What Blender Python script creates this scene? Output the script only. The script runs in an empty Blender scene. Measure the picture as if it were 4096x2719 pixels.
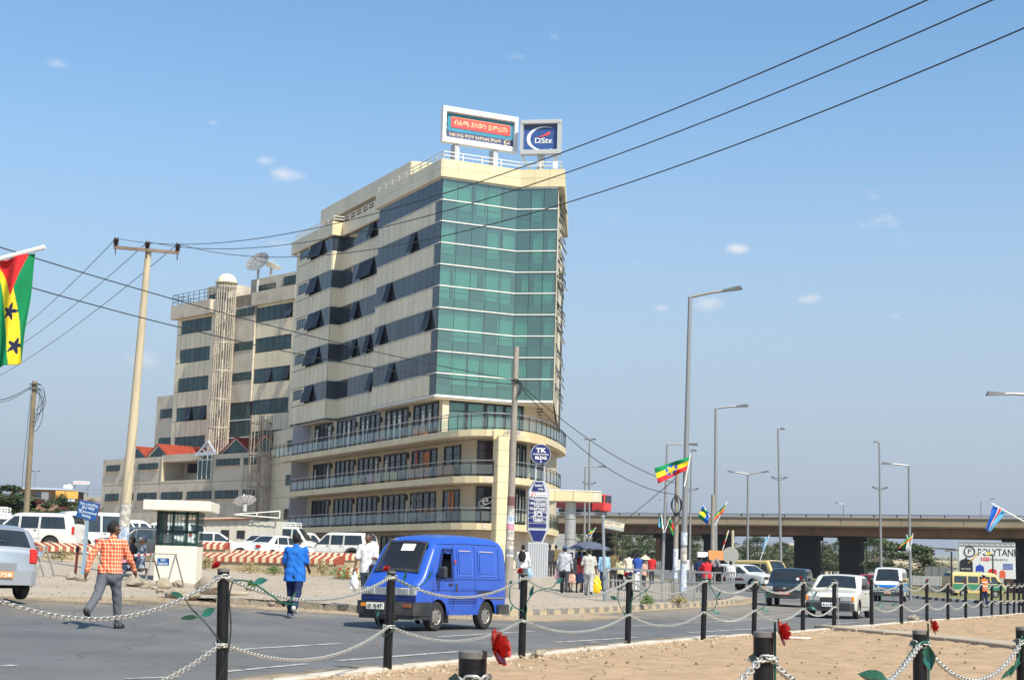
import bpy,math,random
import numpy as np
from math import sin,cos,tan,atan,atan2,pi,radians,sqrt,hypot
from mathutils import Vector,Matrix
random.seed(7)
scene=bpy.context.scene
COL=scene.collection
# ---------------------------------------------------------------- camera
FPX,IW,IH,HC=6200.0,4096.0,2719.0,1.25
PITCH,ROLL=atan((2280-1359.5)/FPX),radians(1.6)
_f=Vector((0,cos(PITCH),sin(PITCH)));_u0=Vector((0,-sin(PITCH),cos(PITCH)));_r0=Vector((1,0,0))
_R=cos(ROLL)*_r0+sin(ROLL)*_u0
_U=-sin(ROLL)*_r0+cos(ROLL)*_u0
EYE=Vector((0,0,HC))
cam_d=bpy.data.cameras.new('camera');cam=bpy.data.objects.new('camera',cam_d);COL.objects.link(cam)
cam_d.sensor_width=36.0;cam_d.lens=FPX/IW*36.0
cam_d.clip_start=0.1;cam_d.clip_end=20000
cam.matrix_world=Matrix(((_R.x,_U.x,-_f.x,0),(_R.y,_U.y,-_f.y,0),(_R.z,_U.z,-_f.z,HC),(0,0,0,1)))
scene.camera=cam
# ---------------------------------------------------------------- sky and sun
SUN_AZ=Vector((0.58,-0.815)).normalized();SUN_EL=radians(47)
world=bpy.data.worlds.new('World');scene.world=world;world.use_nodes=True
nt=world.node_tree;nt.nodes.clear()
def N(t,typ,**kw):
    n=t.nodes.new(typ)
    for k,v in kw.items(): setattr(n,k,v)
    return n
sky=N(nt,'ShaderNodeTexSky',sky_type='NISHITA',sun_disc=False)
sky.sun_elevation=SUN_EL;sky.sun_rotation=atan2(SUN_AZ.x,SUN_AZ.y)
sky.altitude=0;sky.air_density=1.0;sky.dust_density=1.0;sky.ozone_density=1.0
bg=N(nt,'ShaderNodeBackground');bg.inputs['Strength'].default_value=0.116
wo=N(nt,'ShaderNodeOutputWorld')
tc=N(nt,'ShaderNodeTexCoord')
mp=N(nt,'ShaderNodeMapping');mp.inputs['Scale'].default_value=(1,1,2.4)
nt.links.new(tc.outputs['Generated'],mp.inputs['Vector'])
nz=N(nt,'ShaderNodeTexNoise');nz.inputs['Scale'].default_value=13;nz.inputs['Detail'].default_value=9;nz.inputs['Roughness'].default_value=0.62;nz.inputs['Distortion'].default_value=0.25
nz2=N(nt,'ShaderNodeTexNoise');nz2.inputs['Scale'].default_value=4.6;nz2.inputs['Detail'].default_value=3
nt.links.new(mp.outputs[0],nz.inputs['Vector']);nt.links.new(mp.outputs[0],nz2.inputs['Vector'])
mul=N(nt,'ShaderNodeMath',operation='MULTIPLY');nt.links.new(nz.outputs[0],mul.inputs[0]);nt.links.new(nz2.outputs[0],mul.inputs[1])
mr=N(nt,'ShaderNodeMapRange');mr.inputs['From Min'].default_value=0.41;mr.inputs['From Max'].default_value=0.52
mr.inputs['To Max'].default_value=0.6;mr.clamp=True
nt.links.new(mul.outputs[0],mr.inputs['Value'])
cm=N(nt,'ShaderNodeMix',data_type='RGBA')
cm.inputs[7].default_value=(5.6,5.5,5.6,1)
# dusty air: the sky pales evenly towards the horizon all the way round
tint=N(nt,'ShaderNodeMix',data_type='RGBA',blend_type='MULTIPLY');tint.inputs[0].default_value=1;tint.inputs[7].default_value=(.72,.98,1.08,1)
nt.links.new(sky.outputs[0],tint.inputs[6])
sp=N(nt,'ShaderNodeSeparateXYZ');nt.links.new(tc.outputs['Generated'],sp.inputs[0])
hzr=N(nt,'ShaderNodeMapRange',interpolation_type='SMOOTHSTEP');hzr.inputs['From Min'].default_value=.36;hzr.inputs['From Max'].default_value=.0
nt.links.new(sp.outputs['Z'],hzr.inputs['Value'])
hm=N(nt,'ShaderNodeMix',data_type='RGBA');hm.inputs[7].default_value=(2.95,3.27,3.8,1)
nt.links.new(hzr.outputs[0],hm.inputs[0]);nt.links.new(tint.outputs[2],hm.inputs[6])
# a few small cumulus puffs with ragged edges besides the thin scattered cloud
cov=mr.outputs[0]
pn_=N(nt,'ShaderNodeTexNoise');pn_.inputs['Scale'].default_value=34;pn_.inputs['Detail'].default_value=8;pn_.inputs['Roughness'].default_value=.62;nt.links.new(mp.outputs[0],pn_.inputs['Vector'])
for (px,py,r,dens) in ((1140,700,150,.62),(1060,640,90,.4),(2955,995,120,.75),(3240,1195,105,.6),(2830,1215,150,.45),(2645,1230,60,.4),(230,255,120,.3),(590,1445,170,.35),(3585,1262,70,.35),(850,492,60,.3),(1120,975,150,.3)):
    d=(_f+(px-IW/2)/FPX*_R-(py-IH/2)/FPX*_U).normalized()
    ds=N(nt,'ShaderNodeVectorMath',operation='SUBTRACT');nt.links.new(tc.outputs['Generated'],ds.inputs[0]);ds.inputs[1].default_value=d
    sc=N(nt,'ShaderNodeVectorMath',operation='MULTIPLY');nt.links.new(ds.outputs[0],sc.inputs[0]);sc.inputs[1].default_value=(1,1,2.1)
    ln=N(nt,'ShaderNodeVectorMath',operation='LENGTH');nt.links.new(sc.outputs[0],ln.inputs[0])
    fo=N(nt,'ShaderNodeMapRange');fo.inputs['From Min'].default_value=r/FPX;fo.inputs['From Max'].default_value=0;fo.inputs['To Min'].default_value=-.5;fo.inputs['To Max'].default_value=.28;nt.links.new(ln.outputs['Value'],fo.inputs['Value'])
    ad=N(nt,'ShaderNodeMath',operation='ADD');nt.links.new(pn_.outputs[0],ad.inputs[0]);nt.links.new(fo.outputs[0],ad.inputs[1])
    mm=N(nt,'ShaderNodeMapRange');mm.inputs['From Min'].default_value=.44;mm.inputs['From Max'].default_value=.78;mm.inputs['To Max'].default_value=dens;nt.links.new(ad.outputs[0],mm.inputs['Value'])
    mxm=N(nt,'ShaderNodeMath',operation='MAXIMUM');nt.links.new(cov,mxm.inputs[0]);nt.links.new(mm.outputs[0],mxm.inputs[1]);cov=mxm.outputs[0]
nt.links.new(cov,cm.inputs[0]);nt.links.new(hm.outputs[2],cm.inputs[6])
nt.links.new(cm.outputs[2],bg.inputs['Color']);nt.links.new(bg.outputs[0],wo.inputs['Surface'])
sun_d=bpy.data.lights.new('sun','SUN');sun_d.energy=4.2;sun_d.angle=radians(0.53);sun_d.color=(1,0.92,0.77)
sun=bpy.data.objects.new('sun',sun_d);COL.objects.link(sun)
sun.rotation_euler=Vector((SUN_AZ.x*cos(SUN_EL),SUN_AZ.y*cos(SUN_EL),sin(SUN_EL))).to_track_quat('Z','Y').to_euler()
sun.location=(30,-40,60)
scene.view_settings.view_transform='Standard';scene.view_settings.look='None'
scene.view_settings.exposure=0.6;scene.view_settings.gamma=1.0;scene.view_settings.use_curve_mapping=False
scene.render.engine='CYCLES'
# ---------------------------------------------------------------- pixel and terrain helpers (source pixels of the picture)
def RAY(x,y): return _f+(x-IW/2)/FPX*_R-(y-IH/2)/FPX*_U
def AT(x,y,Y):
    d=RAY(x,y);return EYE+d*(Y/d.y)
_ZD=[(-999,0),(0,0),(6,.04),(9,.13),(14,.32),(20,.66),(30,1.15),(45,1.65),(70,2.0),(200,2.2),(99999,2.2)]
def hz(X,Y):
    d=.925*(-2.4-X)+.38*(Y-14.4)
    for (a,za),(b,zb) in zip(_ZD,_ZD[1:]):
        if d <= b: return za+(zb-za)*(d-a)/(b-a)
    return 2.2
def G(x,y,dz=0.0):
    d=RAY(x,y);z=0.1
    for _ in range(60):
        t=(z+dz-HC)/d.z if abs(d.z)>1e-6 else 400
        if t<0 or t>400: t=400/1.0
        p=EYE+d*t
        z=z*.5+hz(p.x,p.y)*.5
    return Vector((p.x,p.y,z+dz))
def GY(x,Y,dz=0.0):
    """ground point at picture column x (near the ground) and depth Y"""
    p=AT(x,2290,Y)
    return Vector((p.x,p.y,hz(p.x,p.y)+dz))
# ---------------------------------------------------------------- materials
MATS={}
def mat(name,col,rough=.7,metal=0.,var=.0,vscale=3.,bump=0.,bscale=40.,spec=.5,coat=0.,dirt=None,dscale=.6,dlow=.45,dhigh=.7,stretch=None,rnd=0.):
    if name in MATS: return MATS[name]
    m=bpy.data.materials.new(name);m.use_nodes=True;t=m.node_tree;b=t.nodes['Principled BSDF']
    c4=(*col,1)
    b.inputs['Base Color'].default_value=c4;b.inputs['Roughness'].default_value=rough;b.inputs['Metallic'].default_value=metal
    b.inputs['Specular IOR Level'].default_value=spec;b.inputs['Coat Weight'].default_value=coat
    src=None
    if var or dirt or bump:
        c=N(t,'ShaderNodeTexCoord');vec=c.outputs['Object']
        if stretch:
            mpn=N(t,'ShaderNodeMapping');mpn.inputs['Scale'].default_value=stretch;t.links.new(vec,mpn.inputs[0]);vec=mpn.outputs[0]
    if var:
        n=N(t,'ShaderNodeTexNoise');n.inputs['Scale'].default_value=vscale;n.inputs['Detail'].default_value=6;n.inputs['Roughness'].default_value=.65
        t.links.new(vec,n.inputs['Vector'])
        x=N(t,'ShaderNodeMix',data_type='RGBA');x.inputs[6].default_value=(*[max(0,v*(1-var)) for v in col],1);x.inputs[7].default_value=(*[min(1,v*(1+var)) for v in col],1)
        mrn=N(t,'ShaderNodeMapRange');mrn.inputs['From Min'].default_value=.3;mrn.inputs['From Max'].default_value=.7
        t.links.new(n.outputs[0],mrn.inputs[0]);t.links.new(mrn.outputs[0],x.inputs[0]);src=x.outputs[2]
    if dirt:
        n=N(t,'ShaderNodeTexNoise');n.inputs['Scale'].default_value=dscale;n.inputs['Detail'].default_value=8;n.inputs['Roughness'].default_value=.7
        t.links.new(vec,n.inputs['Vector'])
        mrn=N(t,'ShaderNodeMapRange');mrn.inputs['From Min'].default_value=dlow;mrn.inputs['From Max'].default_value=dhigh;mrn.inputs['To Max'].default_value=.85
        t.links.new(n.outputs[0],mrn.inputs[0])
        x=N(t,'ShaderNodeMix',data_type='RGBA');x.inputs[6].default_value=c4;x.inputs[7].default_value=(*dirt,1)
        if src: t.links.new(src,x.inputs[6])
        t.links.new(mrn.outputs[0],x.inputs[0]);src=x.outputs[2]
    if rnd:
        oi=N(t,'ShaderNodeObjectInfo');hs=N(t,'ShaderNodeHueSaturation')
        mrn=N(t,'ShaderNodeMapRange');mrn.inputs['To Min'].default_value=1-rnd;mrn.inputs['To Max'].default_value=1+rnd
        t.links.new(oi.outputs['Random'],mrn.inputs[0]);t.links.new(mrn.outputs[0],hs.inputs['Value'])
        if src: t.links.new(src,hs.inputs['Color'])
        else: hs.inputs['Color'].default_value=c4
        src=hs.outputs[0]
    if src: t.links.new(src,b.inputs['Base Color'])
    if bump:
        n=N(t,'ShaderNodeTexNoise');n.inputs['Scale'].default_value=bscale;n.inputs['Detail'].default_value=5
        t.links.new(vec,n.inputs['Vector'])
        bp=N(t,'ShaderNodeBump');bp.inputs['Strength'].default_value=bump;bp.inputs['Distance'].default_value=.02
        t.links.new(n.outputs[0],bp.inputs['Height']);t.links.new(bp.outputs[0],b.inputs['Normal'])
    MATS[name]=m;return m
# ---------------------------------------------------------------- objects
def tag(o,label=None,cat=None,group=None,kind=None):
    if label: o['label']=label
    if cat: o['category']=cat
    if group: o['group']=group
    if kind: o['kind']=kind
    return o
def link(name,data,parent=None,M=None):
    o=bpy.data.objects.new(name,data);COL.objects.link(o)
    if parent is not None: o.parent=parent
    if M is not None: o.matrix_local=M
    return o
def empty(name,label,cat,loc=(0,0,0),rz=0.,group=None):
    o=link(name,None);o.empty_display_size=.2
    o.location=loc;o.rotation_euler=(0,0,rz)
    return tag(o,label,cat,group)
def copy_tree(o,parent=None):
    c=o.copy();COL.objects.link(c)
    if parent is not None: c.parent=parent
    for ch in o.children: copy_tree(ch,c)
    return c
class MB:
    def __init__(s): s.v=[];s.f=[];s.m=[];s.cur=0
    def mi(s,i): s.cur=i;return s
    def add(s,vs,fs):
        o=len(s.v);s.v.extend([tuple(p) for p in vs]);s.f.extend([tuple(i+o for i in f) for f in fs]);s.m.extend([s.cur]*len(fs));return s
    def quad(s,a,b,c,d): return s.add([a,b,c,d],[(0,1,2,3)])
    def poly(s,pts): return s.add(pts,[tuple(range(len(pts)))])
    def box(s,c,d,M=None,ch=0.):
        x,y,z=d[0]/2,d[1]/2,d[2]/2
        if ch>0:
            h=min(ch,x*.9,y*.9,z*.9);vs=[]
            for sx in (-1,1):
                for sy in (-1,1):
                    for sz in (-1,1):
                        vs += [(sx*x,sy*(y-h),sz*(z-h)),(sx*(x-h),sy*y,sz*(z-h)),(sx*(x-h),sy*(y-h),sz*z)]
            def I(sx,sy,sz,k): return ((sx>0)*4+(sy>0)*2+(sz>0))*3+k
            fs=[]
            for sg in (-1,1):
                q=[I(sg,-1,-1,0),I(sg,1,-1,0),I(sg,1,1,0),I(sg,-1,1,0)];fs.append(q if sg>0 else q[::-1])
                q=[I(-1,sg,-1,1),I(-1,sg,1,1),I(1,sg,1,1),I(1,sg,-1,1)];fs.append(q if sg>0 else q[::-1])
                q=[I(-1,-1,sg,2),I(1,-1,sg,2),I(1,1,sg,2),I(-1,1,sg,2)];fs.append(q if sg>0 else q[::-1])
            for a in (-1,1):
                for b in (-1,1):
                    fs.append([I(-1,a,b,1),I(1,a,b,1),I(1,a,b,2),I(-1,a,b,2)])
                    fs.append([I(a,-1,b,0),I(a,1,b,0),I(a,1,b,2),I(a,-1,b,2)])
                    fs.append([I(a,b,-1,0),I(a,b,1,0),I(a,b,1,1),I(a,b,-1,1)])
            for sx in (-1,1):
                for sy in (-1,1):
                    for sz in (-1,1): fs.append([I(sx,sy,sz,k) for k in range(3)])
        else:
            vs=[(sx*x,sy*y,sz*z) for sx in (-1,1) for sy in (-1,1) for sz in (-1,1)]
            fs=[(0,1,3,2),(4,6,7,5),(0,4,5,1),(2,3,7,6),(0,2,6,4),(1,5,7,3)]
        if M is not None: vs=[M @ Vector(p) for p in vs]
        return s.add([(p[0]+c[0],p[1]+c[1],p[2]+c[2]) for p in vs],fs)
    def bar(s,a,b,w,h=None):
        a=Vector(a);b=Vector(b);d=b-a;L=d.length
        if L<1e-6: return s
        q=d.to_track_quat('X','Z').to_matrix()
        return s.box((a+b)/2,(L,w,h or w),q)
    def cyl(s,a,b,r0,r1=None,n=10,caps=True):
        a=Vector(a);b=Vector(b);r1=r0 if r1 is None else r1;d=(b-a).normalized()
        e=d.orthogonal().normalized();g=d.cross(e)
        vs=[]
        for p,r in ((a,r0),(b,r1)):
            for i in range(n):
                t=2*pi*i/n;vs.append(p+(e*cos(t)+g*sin(t))*r)
        fs=[(i,(i+1) % n,n+(i+1) % n,n+i) for i in range(n)]
        if caps: fs += [tuple(range(n))[::-1],tuple(range(n,2*n))]
        return s.add(vs,fs)
    def tube(s,pts,r,n=6,r1=None):
        pts=[Vector(p) for p in pts];k=len(pts);vs=[];e=None
        for i,p in enumerate(pts):
            d=(pts[min(i+1,k-1)]-pts[max(i-1,0)]).normalized()
            e=d.orthogonal().normalized() if e is None else (e-d*e.dot(d)).normalized()
            g=d.cross(e);rr=r if r1 is None else r+(r1-r)*i/(k-1)
            for j in range(n):
                t=2*pi*j/n;vs.append(p+(e*cos(t)+g*sin(t))*rr)
        fs=[(i*n+j,i*n+(j+1) % n,(i+1)*n+(j+1) % n,(i+1)*n+j) for i in range(k-1) for j in range(n)]
        fs += [tuple(range(n))[::-1],tuple(range((k-1)*n,k*n))]
        return s.add(vs,fs)
    def lathe(s,c,prof,axis='z',n=16):
        vs=[]
        for r,h in prof:
            for i in range(n):
                t=2*pi*i/n;a,b=r*cos(t),r*sin(t)
                vs.append({'z': (a,b,h),'y': (a,h,b),'x': (h,a,b)}[axis])
        vs=[(p[0]+c[0],p[1]+c[1],p[2]+c[2]) for p in vs];k=len(prof)
        return s.add(vs,[(i*n+j,i*n+(j+1) % n,(i+1)*n+(j+1) % n,(i+1)*n+j) for i in range(k-1) for j in range(n)])
    def ball(s,c,r,n=10,m=7,sc=(1,1,1)):
        vs=[];fs=[]
        for i in range(m+1):
            ph=pi*i/m
            for j in range(n):
                t=2*pi*j/n;vs.append((c[0]+r*sc[0]*sin(ph)*cos(t),c[1]+r*sc[1]*sin(ph)*sin(t),c[2]+r*sc[2]*cos(ph)))
        for i in range(m):
            for j in range(n): fs.append((i*n+j,(i+1)*n+j,(i+1)*n+(j+1) % n,i*n+(j+1) % n))
        return s.add(vs,fs)
    def prism(s,poly,z0,z1):
        n=len(poly);z0f=z0 if callable(z0) else (lambda x,y: z0);z1f=z1 if callable(z1) else (lambda x,y: z1)
        vs=[(x,y,z0f(x,y)) for x,y in poly]+[(x,y,z1f(x,y)) for x,y in poly]
        A=sum(poly[i][0]*poly[(i+1) % n][1]-poly[(i+1) % n][0]*poly[i][1] for i in range(n))
        fs=[(i,(i+1) % n,n+(i+1) % n,n+i) for i in range(n)]+[tuple(range(n))[::-1],tuple(range(n,2*n))]
        if A<0: fs=[f[::-1] for f in fs]
        return s.add(vs,fs)
    def mesh(s,name,mats,smooth=False):
        me=bpy.data.meshes.new(name);me.from_pydata(s.v,[],s.f)
        if not isinstance(mats,(list,tuple)): mats=[mats]
        for m in mats: me.materials.append(m)
        if len(mats)>1: me.polygons.foreach_set('material_index',s.m)
        if smooth:
            me.polygons.foreach_set('use_smooth',[True]*len(me.polygons))
            try: me.set_sharp_from_angle(angle=radians(smooth if smooth>1 else 40))
            except Exception: pass
        me.update();return me
    def build(s,name,mats,parent=None,smooth=False,M=None,**tg):
        o=link(name,s.mesh(name,mats,smooth),parent,M)
        return tag(o,**tg) if tg else o
def resample(pts,step):
    out=[Vector(pts[0])]
    for a,b in zip(pts,pts[1:]):
        a=Vector(a);b=Vector(b);n=max(1,round((b-a).length/step))
        out += [a.lerp(b,i/n) for i in range(1,n+1)]
    return out
def smooth_path(pts,it=2):
    pts=[Vector(p) for p in pts]
    for _ in range(it):
        q=[pts[0]]
        for a,b in zip(pts,pts[1:]): q += [a.lerp(b,.25),a.lerp(b,.75)]
        pts=q+[pts[-1]]
    return pts
class Pieces:
    """alike pieces as parts sharing one unit mesh; past the limit they join one stuff part"""
    unit={}
    def __init__(s,name,mt,parent,limit=300):
        s.name,s.mt,s.parent,s.limit,s.n,s.rest=name,mt,parent,limit,0,None
        key=(name,mt.name)
        if key not in Pieces.unit: Pieces.unit[key]=MB().box((0,0,0),(1,1,1)).mesh(name,mt)
        s.me=Pieces.unit[key]
    def add(s,c,size,R=None):
        M=Matrix.Translation(Vector(c)) @ ((R.to_4x4() if R is not None else Matrix.Identity(4))) @ Matrix.Diagonal((*size,1))
        if s.n<s.limit:
            s.n += 1;return link(s.name,s.me,s.parent,M)
        if s.rest is None: s.rest=MB()
        s.rest.box(c,size,R)
    def done(s):
        if s.rest: s.rest.build(s.name,s.mt,s.parent,kind='stuff')
def text_mesh(body,size,width=None,depth=.0,font_shear=0.,bold=0.,align='CENTER'):
    c=bpy.data.curves.new('lettering','FONT');c.body=body;c.size=size;c.extrude=depth;c.align_x=align;c.align_y='CENTER'
    c.offset=bold*.3;c.resolution_u=3;c.shear=font_shear
    o=bpy.data.objects.new('lettering',c);COL.objects.link(o)
    dg=bpy.context.evaluated_depsgraph_get();dg.update()
    me=bpy.data.meshes.new_from_object(o.evaluated_get(dg));bpy.data.objects.remove(o);bpy.data.curves.remove(c)
    if len(me.vertices):
        n=len(me.vertices);a=np.empty(n*3,'f');me.vertices.foreach_get('co',a);a=a.reshape(-1,3)
        w=a[:,0].max()-a[:,0].min()
        if width and w>0:
            k=width/w;a[:,0] *= k
        a[:,1]-=(a[:,1].max()+a[:,1].min())/2
        if align == 'CENTER': a[:,0]-=(a[:,0].max()+a[:,0].min())/2
        me.vertices.foreach_set('co',a.ravel())
    return me
def letter(name,body,size,mt,parent,M,width=None,bold=0.,shear=0.,depth=.002):
    me=text_mesh(body,size,width,depth,shear,bold);me.materials.clear();me.materials.append(mt)
    return link(name,me,parent,M)
def frameM(o,ex,ez,ey=None):
    """matrix whose local x=ex, y=ez (up of the lettering), z=normal"""
    ex=Vector(ex).normalized();ez=Vector(ez).normalized();n=ex.cross(ez)
    return Matrix(((ex.x,ez.x,n.x,o[0]),(ex.y,ez.y,n.y,o[1]),(ex.z,ez.z,n.z,o[2]),(0,0,0,1)))
# ================================================================ ground, roads, plaza, median
m_dirt=mat('dry_earth',(.42,.285,.165),.95,var=.34,vscale=2.6,bump=1.,bscale=16,dirt=(.24,.155,.085),dscale=1.3,dlow=.48,dhigh=.8,stretch=(.9,1.25,1))
m_earth2=mat('dusty_pavement',(.385,.32,.25),.93,var=.12,vscale=.9,bump=.25,bscale=22,dirt=(.35,.285,.21),dscale=.22,dlow=.5,dhigh=.75)
m_field=mat('field',(.19,.17,.10),.95,var=.3,vscale=.06,dirt=(.12,.15,.06),dscale=.03)
m_asph=mat('asphalt',(.125,.128,.132),.85,var=.2,vscale=60,bump=.3,bscale=160,dirt=(.18,.165,.14),dscale=.16,dlow=.42,dhigh=.72,stretch=(1,.35,1))
m_paint=mat('road_paint',(.50,.48,.43),.8,var=.2,vscale=6,dirt=(.17,.165,.155),dscale=4,dlow=.46,dhigh=.62)
m_conc=mat('concrete',(.40,.37,.32),.9,var=.15,vscale=3,bump=.2,bscale=30,dirt=(.25,.22,.18),dscale=1.5)
m_conc_d=mat('grey_kerb_paint',(.20,.19,.175),.9,var=.2,vscale=4,dirt=(.33,.27,.2),dscale=3)
m_kerb_t=mat('tan_kerb_paint',(.47,.38,.25),.9,var=.18,vscale=4,dirt=(.32,.26,.19),dscale=3)
m_black=mat('black_paint',(.018,.018,.022),.45,var=.3,vscale=8)
m_white=mat('white_paint',(.74,.73,.70),.6,var=.08,vscale=5)
def sheet(name,A,B,n,m,zf,mt,kind='structure',parent=None,noise=0.,attr=False):
    """lofted ground sheet between two plan polylines"""
    def res(P,n):
        P=[Vector((p[0],p[1])) for p in P];L=[0]
        for a,b in zip(P,P[1:]): L.append(L[-1]+(b-a).length)
        out=[]
        for i in range(n+1):
            t=L[-1]*i/n;k=max(j for j in range(len(P)-1) if L[j] <= t+1e-9);s=(t-L[k])/max(1e-9,L[k+1]-L[k])
            out.append(P[k].lerp(P[k+1],min(1,s)))
        return out
    if len(A) == len(B) == n+1: a,b=[Vector((p[0],p[1])) for p in A],[Vector((p[0],p[1])) for p in B]
    else: a,b=res(A,n),res(B,n)
    v=[];f=[];e=[]
    rr=random.Random(3)
    for i in range(n+1):
        for j in range(m+1):
            p=a[i].lerp(b[i],j/m);v.append((p.x,p.y,zf(p.x,p.y)+(rr.uniform(-noise,noise) if 0<j<m else 0)));e.append(j/m)
    for i in range(n):
        for j in range(m): f.append((i*(m+1)+j,(i+1)*(m+1)+j,(i+1)*(m+1)+j+1,i*(m+1)+j+1))
    q=[Vector(v[k]) for k in f[0]]
    if (q[1]-q[0]).cross(q[2]-q[0]).z<0: f=[t[::-1] for t in f]
    me=bpy.data.meshes.new(name);me.from_pydata(v,[],f);me.materials.append(mt)
    me.polygons.foreach_set('use_smooth',[True]*len(f))
    if attr:
        at=me.attributes.new('edge','FLOAT','POINT');at.data.foreach_set('value',e)
    o=link(name,me,parent)
    if parent is None: o['kind']=kind
    return o
def axis(lo,hi,near,step):
    s={0.0};x=0
    while x<hi: x += max(step,abs(x)*.12);s.add(min(x,hi))
    x=0
    while x>lo: x-=max(step,abs(x)*.12);s.add(max(x,lo))
    return sorted(s)
xs=axis(-4000,4000,0,4);ys=axis(-300,7000,0,4)
v=[(x,y,hz(x,y)-.03) for y in ys for x in xs];nx=len(xs)
f=[(j*nx+i,j*nx+i+1,(j+1)*nx+i+1,(j+1)*nx+i) for j in range(len(ys)-1) for i in range(nx-1)]
me=bpy.data.meshes.new('ground');me.from_pydata(v,[],f);me.materials.append(m_field);link('ground',me)['kind']='structure'
P2=lambda p: (p.x,p.y)
MED=[(-14,-12),(-7.5,4),(-4.2,12)]+[P2(G(x,y)) for x,y in [(1400,2697),(1780,2662),(1955,2646),(2300,2607),(2534,2584),(2805,2554),(3012,2545),(3126,2537),(3304,2520),(3474,2507),(3614,2493),(3792,2480),(3996,2464),(4096,2453)]]+[(26.5,76),(33,84),(60,90)]
KERB=[P2(G(x,y)) for x,y in [(862,2412),(1134,2426),(1453,2451),(1978,2467),(2300,2454),(2505,2441),(2813,2424),(2950,2414),(3008,2403)]]
LEFT=[(-60,34),(-30,36)]+[P2(G(x,y)) for x,y in [(0,2392),(300,2390),(640,2388),(760,2400)]]
FAR_L=[(KERB[-1][0]+1,KERB[-1][1]+6),(12,120),(14,170),(22,320)]
FAR_R=[P2(G(x,y)) for x,y in [(4400,2426),(4096,2424),(3990,2420),(3800,2408),(3640,2396)]]
FAR_R=[(70,95),(40,92),(31.0,93),(29.2,99),(29.0,112),(33,150),(45,320)]
rz_=lambda x,y: hz(x,y)+.006
def dusty_road():
    t=m_asph.node_tree;b=t.nodes['Principled BSDF'];src=b.inputs['Base Color'].links[0].from_socket
    at=N(t,'ShaderNodeAttribute',attribute_name='edge');c=N(t,'ShaderNodeTexCoord');mp_=N(t,'ShaderNodeMapping');mp_.inputs['Rotation'].default_value=(0,0,radians(24));mp_.inputs['Scale'].default_value=(1.6,.22,1);t.links.new(c.outputs['Object'],mp_.inputs[0])
    n1=N(t,'ShaderNodeTexNoise');n1.inputs['Scale'].default_value=.9;n1.inputs['Detail'].default_value=10;n1.inputs['Roughness'].default_value=.68;t.links.new(mp_.outputs[0],n1.inputs['Vector'])
    a=N(t,'ShaderNodeMath',operation='MULTIPLY_ADD');a.inputs[1].default_value=.62;t.links.new(at.outputs['Fac'],a.inputs[0]);t.links.new(n1.outputs[0],a.inputs[2])
    r=N(t,'ShaderNodeMapRange',interpolation_type='SMOOTHSTEP');r.inputs['From Min'].default_value=.66;r.inputs['From Max'].default_value=1.15;r.inputs['To Max'].default_value=.85;t.links.new(a.outputs[0],r.inputs[0])
    x=N(t,'ShaderNodeMix',data_type='RGBA');x.inputs[7].default_value=(.255,.215,.165,1);t.links.new(r.outputs[0],x.inputs[0]);t.links.new(src,x.inputs[6])
    v=N(t,'ShaderNodeTexVoronoi',feature='DISTANCE_TO_EDGE');v.inputs['Scale'].default_value=.23;n2=N(t,'ShaderNodeTexNoise');n2.inputs['Scale'].default_value=1.1;n2.inputs['Detail'].default_value=6;t.links.new(c.outputs['Object'],n2.inputs['Vector'])
    va=N(t,'ShaderNodeVectorMath',operation='MULTIPLY_ADD');va.inputs[1].default_value=(1.6,1.6,0);t.links.new(n2.outputs['Color'],va.inputs[0]);t.links.new(c.outputs['Object'],va.inputs[2]);t.links.new(va.outputs[0],v.inputs['Vector'])
    cr=N(t,'ShaderNodeMapRange');cr.inputs['From Max'].default_value=.006;cr.inputs['To Min'].default_value=.55;cr.inputs['To Max'].default_value=1;t.links.new(v.outputs['Distance'],cr.inputs[0])
    st=N(t,'ShaderNodeTexNoise');st.inputs['Scale'].default_value=.35;st.inputs['Detail'].default_value=7;t.links.new(c.outputs['Object'],st.inputs['Vector']);sr=N(t,'ShaderNodeMapRange');sr.inputs['From Min'].default_value=.35;sr.inputs['From Max'].default_value=.65;sr.inputs['To Min'].default_value=.82;sr.inputs['To Max'].default_value=1.12;t.links.new(st.outputs[0],sr.inputs[0])
    m1=N(t,'ShaderNodeMath',operation='MULTIPLY');t.links.new(cr.outputs[0],m1.inputs[0]);t.links.new(sr.outputs[0],m1.inputs[1])
    hs=N(t,'ShaderNodeHueSaturation');t.links.new(m1.outputs[0],hs.inputs['Value']);t.links.new(x.outputs[2],hs.inputs['Color']);t.links.new(hs.outputs[0],b.inputs['Base Color'])
dusty_road()
road=sheet('road',MED[:-1],LEFT+KERB,90,14,rz_,m_asph,attr=True)
road2=sheet('road',[MED[-2],(33,84),(60,90)]+FAR_R,[KERB[-1],KERB[-1]]+FAR_L,60,12,lambda x,y: hz(x,y)+.003,m_asph)
# plaza (raised pavement behind the kerb, dirt entrance at its left)
def pz(x,y):
    t=min(1,max(0,(x+8.2)/1.6));return hz(x,y)+.012+.138*t
BACK=[(-160,120),(-120,190),(-60,210),(-20,215),(5,190),(9,120),(10.5,95)]
plaza=sheet('pavement',LEFT+KERB,BACK,80,44,pz,m_earth2)
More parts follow.
